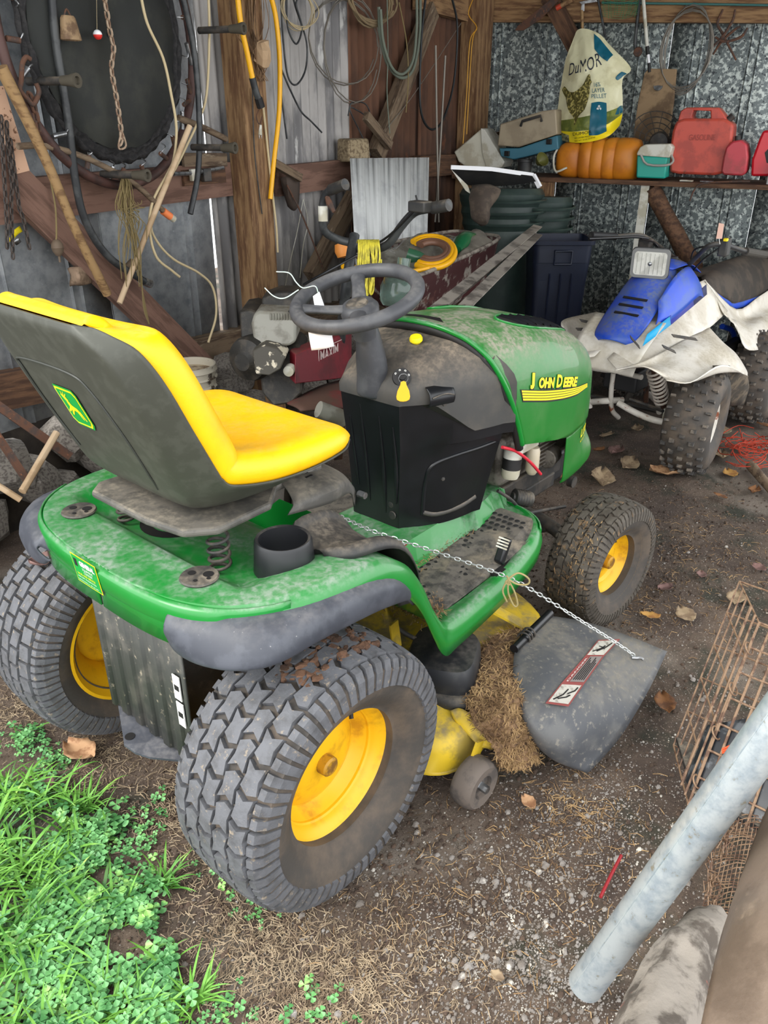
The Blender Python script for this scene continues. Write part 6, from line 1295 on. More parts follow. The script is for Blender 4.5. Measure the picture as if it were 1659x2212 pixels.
# green bins
m_gbin = mat('dark_green_bin', (34, 50, 46), .5, c2=(44, 60, 54), scale=8, dust=((70, 80, 70), .7, .2, 8))
for k, (px, tz, lb) in enumerate(((1078, 4.66, 'dark green bin with ribbed rim behind the wheelbarrow, front of two'), (1160, 4.72, 'dark green bin with ribbed rim, mostly hidden behind the first'))):
    base = PD(px, 560, tz); base.z = 0; t = thing('storage_bin', lb, 'bin', base, 'stacked green bins')
    top = min(PD(px+4, 400, tz).z, SZ-.04); top -= .05*k; ax = V((.05, .04, 1)); pr_ = [(0, .01), (.20, .01), (.215, top*.3), (.235, top*.72), (.245, top*.76), (.24, top*.79), (.255, top*.82), (.25, top*.85), (.265, top*.88), (.26, top*.91), (.275, top*.94), (.28, top*.97), (.26, top), (0, top)]
    G().lathe([(r*(.88-.2*k), h) for r, h in pr_], base, ax, 40).build('bin_body', m_gbin, t, smooth=25)
    kr = .88-.2*k
    for q in range(3): G().tube([base+V((.278*kr*math.cos(a), .278*kr*math.sin(a), top*(.84+.055*q))) for a in np.linspace(2.6+PI*.2, 5.6, 20)], .008, 6).build('rim_rib', m_gbin, t)
# dark rag hanging over
tag(G().patch([[PD(1020, 400, 4.15), PD(1040, 398, 4.12), PD(1075, 400, 4.15)], [PD(1015, 430, 4.1), PD(1042, 425, 4.06), PD(1078, 420, 4.12)], [PD(1018, 465, 4.1), PD(1048, 470, 4.05), PD(1062, 450, 4.12)], [PD(1040, 490, 4.1), PD(1052, 484, 4.08), PD(1058, 465, 4.12)]], 4, 4).jit(.012, 16).build('brown_rag', mat('brown_rag', (70, 60, 52), .9, c2=(92, 80, 68), scale=12), None, thick=.004), 'dark brown rag draped over the rim of the green bin', 'rag')
# navy bin
nb = PD(1208, 512, 4.3); nbz = nb.z; nb.z = 0; t = thing('navy_bin', 'dark navy plastic bin with side handle beside the quad bike', 'bin', nb)
m_navy = mat('navy_plastic', (16, 24, 44), .45, c2=(22, 30, 50), scale=6, dust=((60, 62, 70), .7, .5, 8)); Mn = Matrix.Translation(nb) @ Matrix.Rotation(math.radians(-50), 4, 'Z')
def rsq(h, r, z, n=6): return [Mn @ V((sx*(h-r)+r*math.cos(math.radians(a0+90*i/(n-1))), sy*(h*.92-r)+r*math.sin(math.radians(a0+90*i/(n-1))), z)) for sx, sy, a0 in ((1, 1, 0), (-1, 1, 90), (-1, -1, 180), (1, -1, 270)) for i in range(n)]
G().loft([rsq(.10, .03, .005), rsq(.125, .03, .01), rsq(.15, .035, nbz*.86), rsq(.155, .035, nbz*.865), rsq(.158, .035, nbz*.97), rsq(.172, .04, nbz*.975), rsq(.174, .04, nbz), rsq(.160, .035, nbz), rsq(.150, .03, nbz*.8), rsq(.10, .03, .05)], caps=False).build('bin_body', m_navy, t, smooth=30)
for s_ in (-1, 1):
    G().tube([Mn @ V((x, s_*-.158, z)) for x, z in ((-.045, nbz*.94), (-.045, nbz*.86), (.045, nbz*.86), (.045, nbz*.94))], .007, 8, closed=True).build('handle', m_navy, t)
for sx in (-.06, 0, .06): G().bar(Mn @ V((sx, -.112, .05)), Mn @ V((sx, -.14, nbz*.80)), .012, .006, (0, -1, 0)).build('vertical_rib', m_navy, t)
# two metal channels leaning over the bins
for k, (a, b) in enumerate((((1162, 488, 3.95), (935, 672, 2.65)), ((1162, 506, 3.85), (985, 680, 2.6)))):
    t = thing('metal_channel', 'long grey metal channel leaning over the bins, the %s of two' % ('upper' if k == 0 else 'lower'), 'metal channel', PD(*a), 'leaning metal channels'); pa, pb_ = PD(*a), PD(*b); pb_ = pb_+(pb_-pa).normalized()*.03
    G().bar(pa, pb_, .045, .004, (-.4, -.3, .8)).build('web', mat('dull_aluminium', (158, 150, 140), .5, metal=.2, c2=(98, 92, 86), scale=10), t); G().bar(pa+V((.012, .012, -.02)), pb_+V((.012, .012, -.02)), .006, .035, (-.4, -.3, .8)).build('flange', mat('dull_aluminium', (158, 150, 140)), t)
tag(G().patch([[PZ(1270, 620, .03), PZ(1300, 600, .2), PZ(1345, 625, .05)], [PZ(1240, 660, .04), PZ(1300, 640, .16), PZ(1340, 650, .05)], [PZ(1260, 680, .01), PZ(1300, 680, .03), PZ(1330, 670, .01)]], 5, 5).jit(.02, 9).build('burlap_heap', mat('brown_sack', (78, 64, 46), .9, c2=(58, 48, 36), scale=14), None, thick=.01), 'dusty brown sack lying on the ground right of the navy bin', 'sack')
# ================================================================== WHEELBARROW
WB = thing('wheelbarrow', 'maroon wheelbarrow splashed with concrete, loaded with hose and plastic sheeting', 'wheelbarrow', v0(PD(940, 600, 3.4), 0))
m_wb = mat('maroon_spattered_steel', (70, 34, 34), .6, c2=(150, 142, 132), scale=16, lo=.52, hi=.62, c3=(96, 60, 54), s3=9)
A0, A1, A2, A3 = PD(868, 604, 3.05), PD(1078, 514, 3.85), PD(975, 500, 4.15), PD(770, 545, 3.35)
cen_ = (A0+A1+A2+A3)/4; zr = cen_.z
rim_ = [V(p) for p in cr([A0, A0.lerp(A1, .5)+V((.02, -.03, 0)), A1, A1.lerp(A2, .5)+V((.03, .02, 0)), A2, A2.lerp(A3, .5)+V((-.02, .03, 0)), A3, A3.lerp(A0, .5)], 5, True)]
g = G(); g.grid([[V((cen_.x+(p.x-cen_.x)*k, cen_.y+(p.y-cen_.y)*k, p.z-dz)) for p in rim_] for k, dz in ((1.03, .004), (1.0, 0), (.93, .10), (.80, .20), (.6, .24), (.02, .25))], cu=True); g.build('tray', m_wb, WB, smooth=50, thick=.004)
G().tube([p for p in rim_], .009, 8, closed=True).build('rolled_rim', mat('crusted_rim', (150, 142, 130), .8, c2=(96, 84, 78), scale=20), WB, smooth=60)
G().tube([V((cen_.x, cen_.y, zr-.24)), V((cen_.x-.25, cen_.y-.1, 0.02))], .014, 8).build('leg', m_rust, WB); G().tube([V((cen_.x, cen_.y, zr-.24)), V((cen_.x-.1, cen_.y+.25, 0.02))], .014, 8).build('leg', m_rust, WB)
wc = A1.lerp(A2, .5)+V((.08, 0, 0)); G().lathe([(.05, .03), (.16, .035), (.19, .02), (.195, 0), (.19, -.02), (.16, -.035), (.05, -.03)], V((wc.x, wc.y, .195)), (LD.y*-1, LD.x, 0), 32, closed=True).build('wheel', m_tyre, WB)
# contents
g = G(); rr2 = []
for i in range(22):
    r = []
    for j in range(26):
        u, v = i/21, j/25; p = (A0.lerp(A1, v)).lerp(A3.lerp(A2, v), u); ed = min(u, 1-u, v, 1-v); p = V((cen_.x+(p.x-cen_.x)*.95, cen_.y+(p.y-cen_.y)*.95, p.z-.035+.09*min(1, ed*4)*(.5+.5*noise.noise(p*4))+.045*noise.noise(p*9)*min(1, ed*6)+.02*abs(noise.noise(p*24)))); r.append(p)
    rr2.append(r)
tag(G().grid(rr2).build('plastic_sheeting', mat('cloudy_plastic_sheet', (150, 148, 138), .25, c2=(110, 106, 96), scale=7, trans=.25, c3=(196, 196, 192), s3=9, lo3=.6, hi3=.7), None, smooth=60), 'crumpled cloudy plastic sheeting filling the wheelbarrow', 'plastic sheet')
def ringD(cx, cy, rx, ry, d, n=30, a0=0, a1=2*PI): return [PD(cx+rx*math.cos(a), cy+ry*math.sin(a), d+.28*(-math.sin(a))*ry/35*.5) for a in np.linspace(a0, a1, n)]
for k, (rx, ry, m_, lb) in enumerate(((52, 34, m_yel, 'yellow outer'), (45, 28, m_yel, 'yellow inner'), (38, 23, mat('brown_hose', (116, 82, 64), .5), 'brown outer'), (31, 18, mat('brown_hose', (116, 82, 64), .5), 'brown inner'))):
    tag(G().tube(ringD(930+k, 545-k, rx, ry, 3.36, 40, -2.4, 2.2), .013, 10).build('coiled_hose', m_, None, smooth=60), 'coiled garden hose in the wheelbarrow, %s ring' % lb, 'hose', 'hose coils in the wheelbarrow')
tag(G().tube([PD(740, 575, 3.0), PD(810, 585, 3.1), PD(880, 588, 3.15), PD(925, 580, 3.2)], .011, 8, smooth=4).build('orange_hose', m_yel, None), 'orange-yellow hose end running across the wheelbarrow front', 'hose')
m_gbot = mat('green_plastic_bottle', (30, 120, 72), .2, trans=.4)
tag(G().tube([PD(985, 545, 3.6), PD(1000, 525, 3.7), PD(1025, 512, 3.8)], [.03, .045, .045, .02], 12, smooth=3).build('green_bottle', m_gbot, None), 'green plastic bottle standing out at the far end of the wheelbarrow', 'bottle')
tag(G().tube([PD(880, 550, 3.35), PD(905, 558, 3.35), PD(925, 560, 3.35)], [.03, .03, .01], 12).build('green_bottle', mat('dark_green_glass', (60, 110, 80), .2, trans=.3), None), 'pale green bottle lying inside the hose coil', 'bottle')
tag(G().patch([[PD(1010, 515, 3.8), PD(1030, 500, 3.85), PD(1062, 515, 3.8)], [PD(1000, 540, 3.6), PD(1030, 525, 3.65), PD(1060, 530, 3.7)], [PD(985, 560, 3.5), PD(1015, 548, 3.55), PD(1040, 545, 3.6)]], 5, 5).jit(.025, 12).build('grey_cloth', mat('grey_rag', (128, 122, 110), .9, c2=(104, 98, 88), scale=9), None, thick=.004), 'grey crumpled cloth at the far corner of the wheelbarrow', 'cloth')
tag(G().lathe([(0, .03), (.03, .025), (.036, 0), (.03, -.025), (0, -.03)], PD(742, 540, 3.1), (0, .3, 1), 18).build('orange_float', mat('orange_plastic', (222, 140, 60), .5), None), 'orange plastic float left of the tiller post', 'float')
t = thing('glass_jug', 'clear glass jug with a green tint behind the steering wheel', 'jug', PD(862, 640, 2.9)); G().lathe([(0, -.07), (.06, -.07), (.075, -.05), (.078, 0), (.06, .05), (.025, .08), (.025, .11), (.03, .11)], PD(865, 622, 3.0), (.2, 0, 1), 24).build('jug_body', mat('green_tinted_glass', (150, 176, 164), .1, trans=.75), t)
# ================================================================== TILLER
TL = thing('rototiller', 'red rear-tine tiller with grimy engine and bent handlebars, beside the post', 'tiller', v0(PD(620, 900, 2.9), 0))
m_tred = mat('tiller_red', (122, 28, 40), .45, c2=(98, 26, 34), scale=8, dust=((110, 92, 80), .7, .5, 8)); m_tgr = mat('aged_grey_tank', (140, 138, 128), .5, c2=(112, 108, 98), scale=12, dust=((110, 98, 80), .9, .4, 10)); m_peel = mat('peeling_paint', (70, 66, 58), .7, c2=(206, 196, 174), scale=14, lo=.52, hi=.56)
m_grime = mat('greasy_black_iron', (36, 34, 30), .6, c2=(62, 56, 48), scale=18, bump=.5, bscale=60)
slabD('air_cleaner', [(566, 642), (600, 630), (650, 630), (656, 650), (648, 668), (575, 664), (564, 656)], 2.78, .12, m_grime, TL, .006)
slabD('side_shroud', [(517, 672), (542, 668), (562, 676), (562, 800), (545, 812), (524, 790)], 2.72, .2, m_grime, TL, .006)
slabD('fuel_tank', [(542, 700), (548, 678), (560, 672), (632, 676), (640, 692), (640, 738), (626, 748), (566, 750), (548, 738)], 2.68, .16, m_tgr, TL, .010)
g = G()
for k in range(9): p = PD(585+k*6, 684, 2.675); g.box(p, (.006, .006, .022))
g.build('tank_ribs', m_tgr, TL, smooth=0)
fc_ = PD(540, 775, 2.72); ax = (CAM-fc_); ax.z = 0; ax.rotate(Matrix.Rotation(-.6, 3, 'Z'))
G().lathe([(0, .05), (.03, .05), (.05, .03), (.072, .02), (.078, 0), (.078, -.08), (0, -.08)], fc_, ax, 32).build('recoil_cover', m_grime, TL, smooth=35)
slabD('peeled_cowl', [(545, 758), (570, 745), (600, 752), (618, 770), (606, 798), (582, 812), (552, 808)], 2.62, .1, m_peel, TL, .005)
slabD('engine_block', [(560, 800), (575, 760), (640, 745), (655, 760), (652, 850), (630, 872), (590, 878), (566, 850)], 2.74, .2, m_grime, TL, .008)
G().lathe([(0, .03), (.018, .03), (.02, .0), (.012, -.01)], PD(628, 797, 2.68), (-1, -.6, 0), 18).build('drive_pulley', m_plastw, TL); spring(PD(633, 700, 2.7), .012, .05, 5, .003, m_dark, TL, 'governor_spring')
cp_ = [PD(638, 765, 2.66), PD(760, 712, 3.05), PD(760, 815, 3.05), PD(638, 830, 2.66)]
G().prism(cp_, V((.03, .06, 0))).build('belt_cover', m_tred, TL, bevel=.004)
slabD('cover_top', [(600, 750, 2.85), (690, 722, 3.05), (760, 710, 3.1), (638, 766, 2.66)], 2.8, .02, m_tgr, TL, .001)
mx = flat_fn(PD(692, 782, 2.83), cp_[1]-cp_[0], V((0, 0, 1)))
def nearer(fn, e=.006): return lambda u, v, w_: fn(u, v, w_)+(CAM-fn(u, v, 0)).normalized()*e
text('MAXIM', nearer(mx), .040, mat('print_pink_white', (214, 190, 186), .6), 'lettering', TL, width=.15, bold=.0015)
for v_ in (-.008, .046): G().tube([nearer(mx)(-.012, v_, 0), nearer(mx)(.18, v_, 0)], .0016, 4).build('lettering_frame', mat('print_pink_white', (214, 190, 186)), TL)
G().tube([nearer(mx)(-.012, -.008, 0), nearer(mx)(-.012, .046, 0)], .0016, 4).build('lettering_frame', mat('print_pink_white', (214, 190, 186)), TL)
G().patch([[PD(620, 872, 2.7), PD(690, 835, 2.9), PD(760, 815, 3.1)], [PD(640, 880, 2.6), PD(700, 860, 2.7), PD(770, 850, 2.9)], [PD(650, 888, 2.58), PD(710, 884, 2.66), PD(780, 880, 2.8)]], 4, 4).build('tine_shield', mat('rusty_brown_shield', (92, 66, 54), .8, c2=(116, 50, 46), scale=6), TL, thick=.005)
G().tube([PD(688, 884, 2.55), PD(745, 905, 2.6)], .028, 20).build('ribbed_roller', m_tgr, TL, smooth=20)
for px, py, d in ((600, 890, 2.75), (660, 900, 2.75)): 
    q = PD(px, py, d); q.z = .16; G().lathe([(.04, .04), (.13, .045), (.16, .03), (.165, 0), (.16, -.03), (.13, -.045), (.04, -.04)], q, (-.6, .8, 0), 28, closed=True).build('wheel', m_grime, TL)
for k in range(5):
    q = PD(700+9*k, 930-k*3, 2.65); G().bar(q, q+V((.05*math.cos(k*1.3), .04, -.1+.05*math.sin(k*1.3))), .03, .006).build('tine', m_rust, TL)
stick('stem', [PD(766, 508, 2.85), PD(752, 590, 2.82), PD(742, 670, 2.9), PD(735, 740, 3.0)], .019, m_hoseb, TL)
hl_ = [PD(760, 525, 2.85), PD(728, 516, 2.85), PD(702, 500, 2.8), PD(696, 470, 2.76), PD(700, 430, 2.72), PD(715, 410, 2.68), PD(746, 398, 2.62)]
stick('handlebar', hl_, .0145, m_hoseb, TL); stick('hand_grip', hl_[-2:], .019, m_blkd, TL)
hr_ = [PD(766, 536, 2.85), PD(800, 540, 2.8), (PD(838, 528, 2.75)), PD(866, 490, 2.7), PD(894, 460, 2.66), PD(925, 451, 2.62), PD(970, 443, 2.56)]
stick('handlebar', hr_, .0145, m_hoseb, TL); stick('hand_grip', [hr_[-2].lerp(hr_[-1], .2), hr_[-1]], .020, m_blkd, TL, smooth=2)
G().box(PD(908, 446, 2.6), (.05, .07, .035)).build('throttle_box', m_blkd, TL, bevel=.005); G().tube([PD(903, 440, 2.6), PD(898, 422, 2.6)], .003, 6).build('throttle_lever', m_lblack, TL)
G().tube([PD(895, 455, 2.6), PD(845, 505, 2.7), PD(800, 535, 2.75), PD(700, 590, 2.7), PD(655, 615, 2.72)], .004, 6, smooth=6).build('throttle_cable', m_blk, TL)
G().tube([PD(697, 445, 2.73), PD(698, 478, 2.75)], .0165, 12).build('white_tape', m_plastw, TL); G().tube([PD(706, 425, 2.7), PD(712, 440, 2.7), PD(722, 458, 2.7)], [.008, .012, .006], 8).build('brake_lever', m_rust, TL)
# yellow rope hung on the bars
RP = thing('yellow_rope', 'hank of yellow rope hung over the tiller handlebar', 'rope', PD(785, 600, 2.7)); ropem = mat('yellow_rope', (214, 200, 60), .6, c2=(176, 164, 50), scale=60)
for k in range(13):
    x0, x1 = 772+k*3.6, 768+k*4.2+random.gauss(0, 2); lo_ = 664-abs(k-3)*6-random.random()*12 if k < 9 else 575+random.random()*14; d = 2.72-.004*k
    G().tube([PD(x0, 524, d+.06), PD(x0+2, 519, d), PD(x0+3, 528, d-.03), PD(x1+2+random.gauss(0, 2), (530+lo_)/2, d-.02), PD(x1-2+random.gauss(0, 3), lo_, d-.0), PD(x1+4, lo_-8, d+.01), PD(x1+5, 560, d)], .0034, 6, smooth=5).build('strand', ropem, RP, smooth=60)
# bucket
bk = PL(408, 786, .30); t = thing('plastic_bucket', 'dirty white plastic bucket with ribs behind the yellow seat', 'bucket', bk-V((0, 0, .3)))
rb = .105; G().lathe([(0, -.26), (rb*.86, -.26), (rb*.93, -.09), (rb*1.0, -.088), (rb*.95, -.08), (rb*.96, -.055), (rb*1.03, -.052), (rb*.98, -.045), (rb*.98, -.025), (rb*1.05, -.022), (rb*1.0, -.012), (rb*1.0, .0), (rb*.94, 0), (rb*.82, -.24), (0, -.25)], bk, (0, 0, 1), 40).build('bucket_body', mat('dirty_white_bucket', (190, 182, 164), .5, c2=(72, 60, 48), scale=11, lo=.56, hi=.6), t, smooth=30)
G().lathe([(0, -.03), (rb*.93, -.03)], bk, (0, 0, 1), 30).build('contents', mat('pale_mud', (186, 170, 142), .8, c2=(120, 100, 78), scale=20), t)
G().tube([bk+V((rb, 0, -.05)), bk+V((rb*.6, -.09, -.12)), bk+V((-.02, -rb-.02, -.15)), bk+V((-rb, -.02, -.05))], .002, 5, smooth=5).build('bail', m_steel, t)
for q_, sz in ((bk-V((0, 0, .34)), .13), (bk-V((0, 0, .5)), .15)): share('stone', rsm.data, Matrix.Translation(q_)@Matrix.Diagonal((sz*1.2, sz, .10, 1)), found)
for k, (px, py, o_, sz) in enumerate(((468, 850, .26, .10), (492, 802, .14, .08), (450, 900, .34, .09), (545, 880, .30, .08))):
    q = PL(px, py, o_)
    for j in range(int(q.z/.12)+1): 
        z_ = q.z-.12*j
        if j and z_ > .02: share('stone', rsm.data, Matrix.Translation(V((q.x, q.y, z_)))@Matrix.Rotation(j+k, 4, 'Z')@Matrix.Diagonal((sz*1.1, sz, .085, 1)), found)
    tag(share('field_stone', rsm.data, Matrix.Translation(q)@Matrix.Rotation(k*1.7, 4, 'Z')@Matrix.Diagonal((sz, sz*.8, .075, 1))), 'rough grey field stone by the tiller, %s' % ('the largest', 'nearest the wall', 'lowest, behind the seat', 'under the tiller')[k], 'stone', 'stones by the tiller')
# ================================================================== SMALL THINGS ON THE TRACTOR
kf = ig+ign*.016; t = thing('key_ring', 'ignition key with a yellow oval fob hanging on the dashboard', 'key', kf)
G().prism([kf+iu*-.004, kf+iu*.004, kf+iu*.005+ign*.014, kf-iu*.005+ign*.014], V((0, 0, .002))).build('key_blade', m_steel, t)
fo = kf+ign*.020; G().tube([fo+iu*(.011*math.cos(a))+V((0, 0, -.011+.011*math.sin(a))) for a in np.linspace(0, 2*PI, 20, endpoint=False)], .0009, 5, closed=True).build('ring', m_steel, t)
fob = [(0, 0), (-.006, -.002), (-.0075, -.010), (-.014, -.024), (-.0165, -.038), (-.015, -.046), (-.008, -.05), (0, -.051), (.008, -.05), (.015, -.046), (.0165, -.038), (.014, -.024), (.0075, -.010), (.006, -.002)]
G().prism([fo+iu*u+V((0, 0, v-.018)) for u, v in fob], ign*.003).build('fob', mat('fob_yellow', (246, 186, 40), .45), t, bevel=.0008)
# paper tag wired to the steering wheel
pr0 = Ms @ V((-R0*.75, R0*.6, -.012)); t = thing('paper_note', 'white paper note wired to the left side of the steering wheel', 'paper', pr0)
G().patch([[PD(664, 700, 1.72), PD(690, 702, 1.71), PD(714, 706, 1.72)], [PD(668, 730, 1.73), PD(692, 730, 1.715), PD(718, 728, 1.73)], [PD(673, 757, 1.74), PD(698, 754, 1.73), PD(722, 748, 1.74)]], 4, 4).build('paper_sheet', m_white, t, thick=.0006)
G().patch([[PD(676, 640, 1.80), PD(690, 630, 1.80)], [PD(680, 665, 1.80), PD(702, 664, 1.80)]], 2, 2).build('paper_fold', m_white, t, thick=.0006)
G().tube([PD(597, 587, 1.72), PD(625, 590, 1.71), PD(640, 610, 1.70), PD(655, 622, 1.68), PD(680, 618, 1.66), PD(688, 634, 1.67)], .0012, 5, smooth=5).build('wire', mat('pale_green_wire', (190, 214, 206), .5), t); G().tube([PD(572, 622, 1.7), PD(592, 640, 1.69), PD(615, 644, 1.68), PD(645, 626, 1.68)], .0012, 5, smooth=5).build('wire', mat('pale_green_wire', (190, 214, 206)), t)
# chain from the tractor to the chute, twine bow
cpts = [PZ(728, 1112, .66), PZ(800, 1145, .57), PZ(880, 1172, .52), PZ(980, 1205, .47), PZ(1080, 1240, .435), PZ(1150, 1275, .39), PZ(1250, 1338, .30), PZ(1330, 1388, .22), chute_pt(1378, 1422, .012)]
t = thing('safety_chain', 'thin shiny twisted-link chain from the tractor across the footboard to the chute', 'chain', cpts[-1]); chain(cpts, .0185, .0016, mat('zinc_chain', (206, 210, 208), .3, metal=.7), t, .6)
G().tube([cpts[-1]+V((-.014, .012, .004)), cpts[-1]+V((.004, -.006, .002)), cpts[-1]+V((.006, -.012, -.002))], .004, 8).build('end_hook', m_steel, t)
bw = PZ(1100, 1252, .425); t = thing('twine_bow', 'knot of tan twine tied in a bow around chain and footboard rim', 'twine', bw); mtw = mat('tan_twine', (160, 144, 98), .9)
for pts in (((1098, 1250), (1120, 1238), (1142, 1250), (1140, 1262), (1118, 1262), (1098, 1252)), ((1098, 1252), (1098, 1280), (1110, 1308), (1118, 1305), (1112, 1280), (1100, 1256)), ((1098, 1250), (1086, 1275), (1095, 1300)), ((1095, 1244), (1102, 1262), (1092, 1258), (1104, 1246))): G().tube([PZ(x, y, .43-(y-1250)*.0014) for x, y in pts], .0024, 6, smooth=5).build('strand', mtw, t)
# ================================================================== RIGHT FOREGROUND
pa = PD(1264, 2128, 1.40); pb_ = PD(1780, 1420, 1.0); t = thing('galvanised_pipe', 'long galvanised steel pipe slanting up from the dirt at lower right', 'pipe', pa)
mpipe = mat('galvanised_pipe', (188, 196, 198), .36, metal=.5, c2=(158, 170, 178), scale=30, lo=.4, hi=.65, c3=(150, 146, 130), s3=60, lo3=.6, hi3=.7, bump=.15, bscale=80)
pa.z = max(pa.z, .034); d = (pb_-pa).normalized(); G().lathe([(.026, .1), (.026, 0), (.0305, 0), (.0305, (pb_-pa).length), (.0, (pb_-pa).length)], pa, d, 36).build('pipe_wall', mpipe, t, smooth=40)
sd_ = d.cross(V((0, 0, 1))).normalized(); up_ = sd_.cross(d); nrm = (up_*.8-sd_*.6*-1).normalized()
nrm = ((CAM-pa).normalized()-d*((CAM-pa).normalized().dot(d))).normalized(); nrm = (nrm*.8+sd_*-.45).normalized(); G().tube([pa+nrm*.0303, pb_+nrm*.0303], .0012, 5).build('weld_seam', mpipe, t)
# wire cage with a black tray
m_cw = mat('rusty_cage_wire', (134, 108, 84), .7, c2=(92, 66, 50), scale=40)
C0, C1 = PZ(1487, 1738, .06), PZ(1640, 1345, .36); ex = PD(1700, 1850, (PZ(1487, 1738, .06)-CAM).dot(FW)*.93)-C0
t = thing('wire_cage', 'rusty wire animal cage with a black tray at the right edge', 'cage', C0)
for k in range(7):
    s_ = k/6; o = ex*(.0+.13*k) if k < 3 else ex*(.26+.16*(k-2))
    G().tube([C0+o*1.0, C0.lerp(C1, .5)+o+V((.004, .004, 0)), C1+o], .0032, 6, smooth=3).build('upright_wire', m_cw, t)
for k in range(3): G().tube([C0+V((.012*k, .015*k, .01*k)), C1+V((.012*k, .015*k, .01*k))], .0026, 6).build('corner_wire', m_cw, t)
for k in range(8):
    p = C0.lerp(C1, k/7); G().tube([p-ex*.01, p+ex*1.0], .0028, 6).build('cross_wire', m_cw, t)
for k in (.12, .38, .62, .85):
    p = C0.lerp(C1, k); G().tube([p+V((.014*math.cos(a), .014*math.sin(a)*.7, .012*math.sin(a))) for a in np.linspace(0, 2*PI, 14, endpoint=False)], .0022, 5, closed=True).build('clip_ring', m_cw, t)
bkv = V((.16, .10, 0))
for k in range(6): p = C0.lerp(C1, k/5)+bkv; G().tube([p, p+ex], .0024, 5).build('rear_wire', m_cw, t); G().tube([C0.lerp(C1, k/5), C0.lerp(C1, k/5)+bkv], .0024, 5).build('side_wire', m_cw, t)
for k in range(6): G().tube([C0+bkv*(k/5), C1+bkv*(k/5)], .0024, 5).build('side_wire', m_cw, t)
bt0 = C0+V((0.02, .0, .008)); G().prism([bt0, bt0+ex*1.05, bt0+ex*1.05+V((.15, .10, 0)), bt0+V((.15, .10, 0))], V((0, 0, .012))).build('tray_floor', m_blkd, t); 
inn = mat('worn_black_tray', (40, 42, 46), .4, c2=(90, 94, 98), scale=18, lo=.52, hi=.62)
q0 = C0+V((.03, .02, .015)); G().prism([q0+ex*.05, q0+ex, q0+ex+(C1-C0)*.62, q0+ex*.05+(C1-C0)*.30], V((.02, .02, 0))).build('tray_wall', inn, t)
for k in range(3): G().tube([PD(1560, 1618+k*4, 1.62), PD(1590, 1608+k*6, 1.6), PD(1614, 1622, 1.6), PD(1580, 1628-k*3, 1.61)], .002, 5, smooth=4).build('orange_string', mat('orange_string', (222, 84, 44), .6), t)
# roll of fine wire mesh under the cage
t = thing('wire_mesh_roll', 'crushed roll of fine rusty wire mesh lying under the cage', 'wire mesh', PZ(1540, 1985, 0)); M0, M1, M2 = PZ(1512, 1985, .01), PZ(1560, 1775, .05), PZ(1665, 2010, .02); u_, v_ = M1-M0, M2-M0
g = G()
for k in range(26): g.tube([M0+u_*(k/25)+V((0, 0, .03*math.sin(j/6*PI))) +v_*(j/6)+V((0, 0, .006*math.sin(k+j))) for j in range(7)], .0011, 4)
for k in range(18): g.tube([M0+v_*(k/17)+u_*(j/6)+V((0, 0, .03*math.sin(k/17*PI)+.004*math.sin(k*2+j))) for j in range(7)], .0011, 4)
stuff(g.build('mesh_wires', m_cw, t, smooth=0))
g = G()
for k in range(60):
    p = M0+u_*random.random()+v_*random.uniform(-.05, .22); g.tube([p+V((0, 0, .01)), p+u_*.05+V((random.gauss(0, .006), random.gauss(0, .006), .02)), p+u_*.10+V((random.gauss(0, .008), random.gauss(0, .008), .008))], .0013, 4)
stuff(g.build('frayed_edge', m_cw, t, smooth=0))
# split log and broad worn panel
g = G(); rg = []
lpts = [PD(1548, 1985, 1.32), PD(1500, 2040, 1.26), PD(1465, 2110, 1.20), PD(1430, 2200, 1.12), PD(1400, 2300, 1.04)]
for i, (p, r) in enumerate(zip(lpts, (.03, .046, .05, .055, .055))):
    dd = (lpts[min(i+1, 4)]-lpts[max(i-1, 0)]).normalized(); a1_ = dd.cross(V((0, 0, 1))).normalized(); a2_ = dd.cross(a1_); rg.append([p+a1_*(r*math.cos(a)*(1+.15*math.sin(3*a)))+a2_*(r*math.sin(a)*.8) for a in np.linspace(0, 2*PI, 24, endpoint=False)])
g.patch(rg, 2, 5, cu=True).jit(.010, 26).jit(.003, 90); tag(g.build('weathered_log', mat('weathered_log_bark', (142, 134, 124), .9, c2=(84, 76, 68), scale=16, c3=(160, 92, 78), s3=9, lo3=.62, hi3=.68, bump=.9, bscale=30), None, smooth=50), 'weathered grey log lying at the bottom right beneath the worn panel', 'log')
bp = [[PD(1590, 1960, 1.16), PD(1615, 1880, 1.20), PD(1665, 1750, 1.26), PD(1760, 1560, 1.32)], [PD(1572, 2010, 1.06), PD(1600, 1950, 1.06), PD(1670, 1880, 1.06), PD(1800, 1750, 1.06)], [PD(1545, 2110, .98), PD(1610, 2080, .96), PD(1690, 2040, .94), PD(1850, 1980, .92)], [PD(1512, 2260, .92), PD(1600, 2280, .88), PD(1720, 2260, .85), PD(1880, 2240, .83)]]
t = tag(G().patch(bp, 5, 5).build('worn_panel', mat('worn_brown_panel', (122, 106, 92), .4, c2=(98, 84, 72), scale=5, c3=(150, 132, 112), s3=7, lo3=.6, hi3=.7, bump=.3, bscale=60), None, smooth=60, thick=.012), 'smooth worn grey-brown panel cut off by the bottom right corner', 'panel')
# thin red stick, pebble wedge
tag(G().tube([PZ(1297, 1938, .008), PZ(1320, 1890, .014), PZ(1342, 1848, .01)], .0035, 8).build('red_stick', mat('red_twig', (140, 26, 34), .6), None), 'thin dark red stick lying on the gravel by the pipe', 'stick')
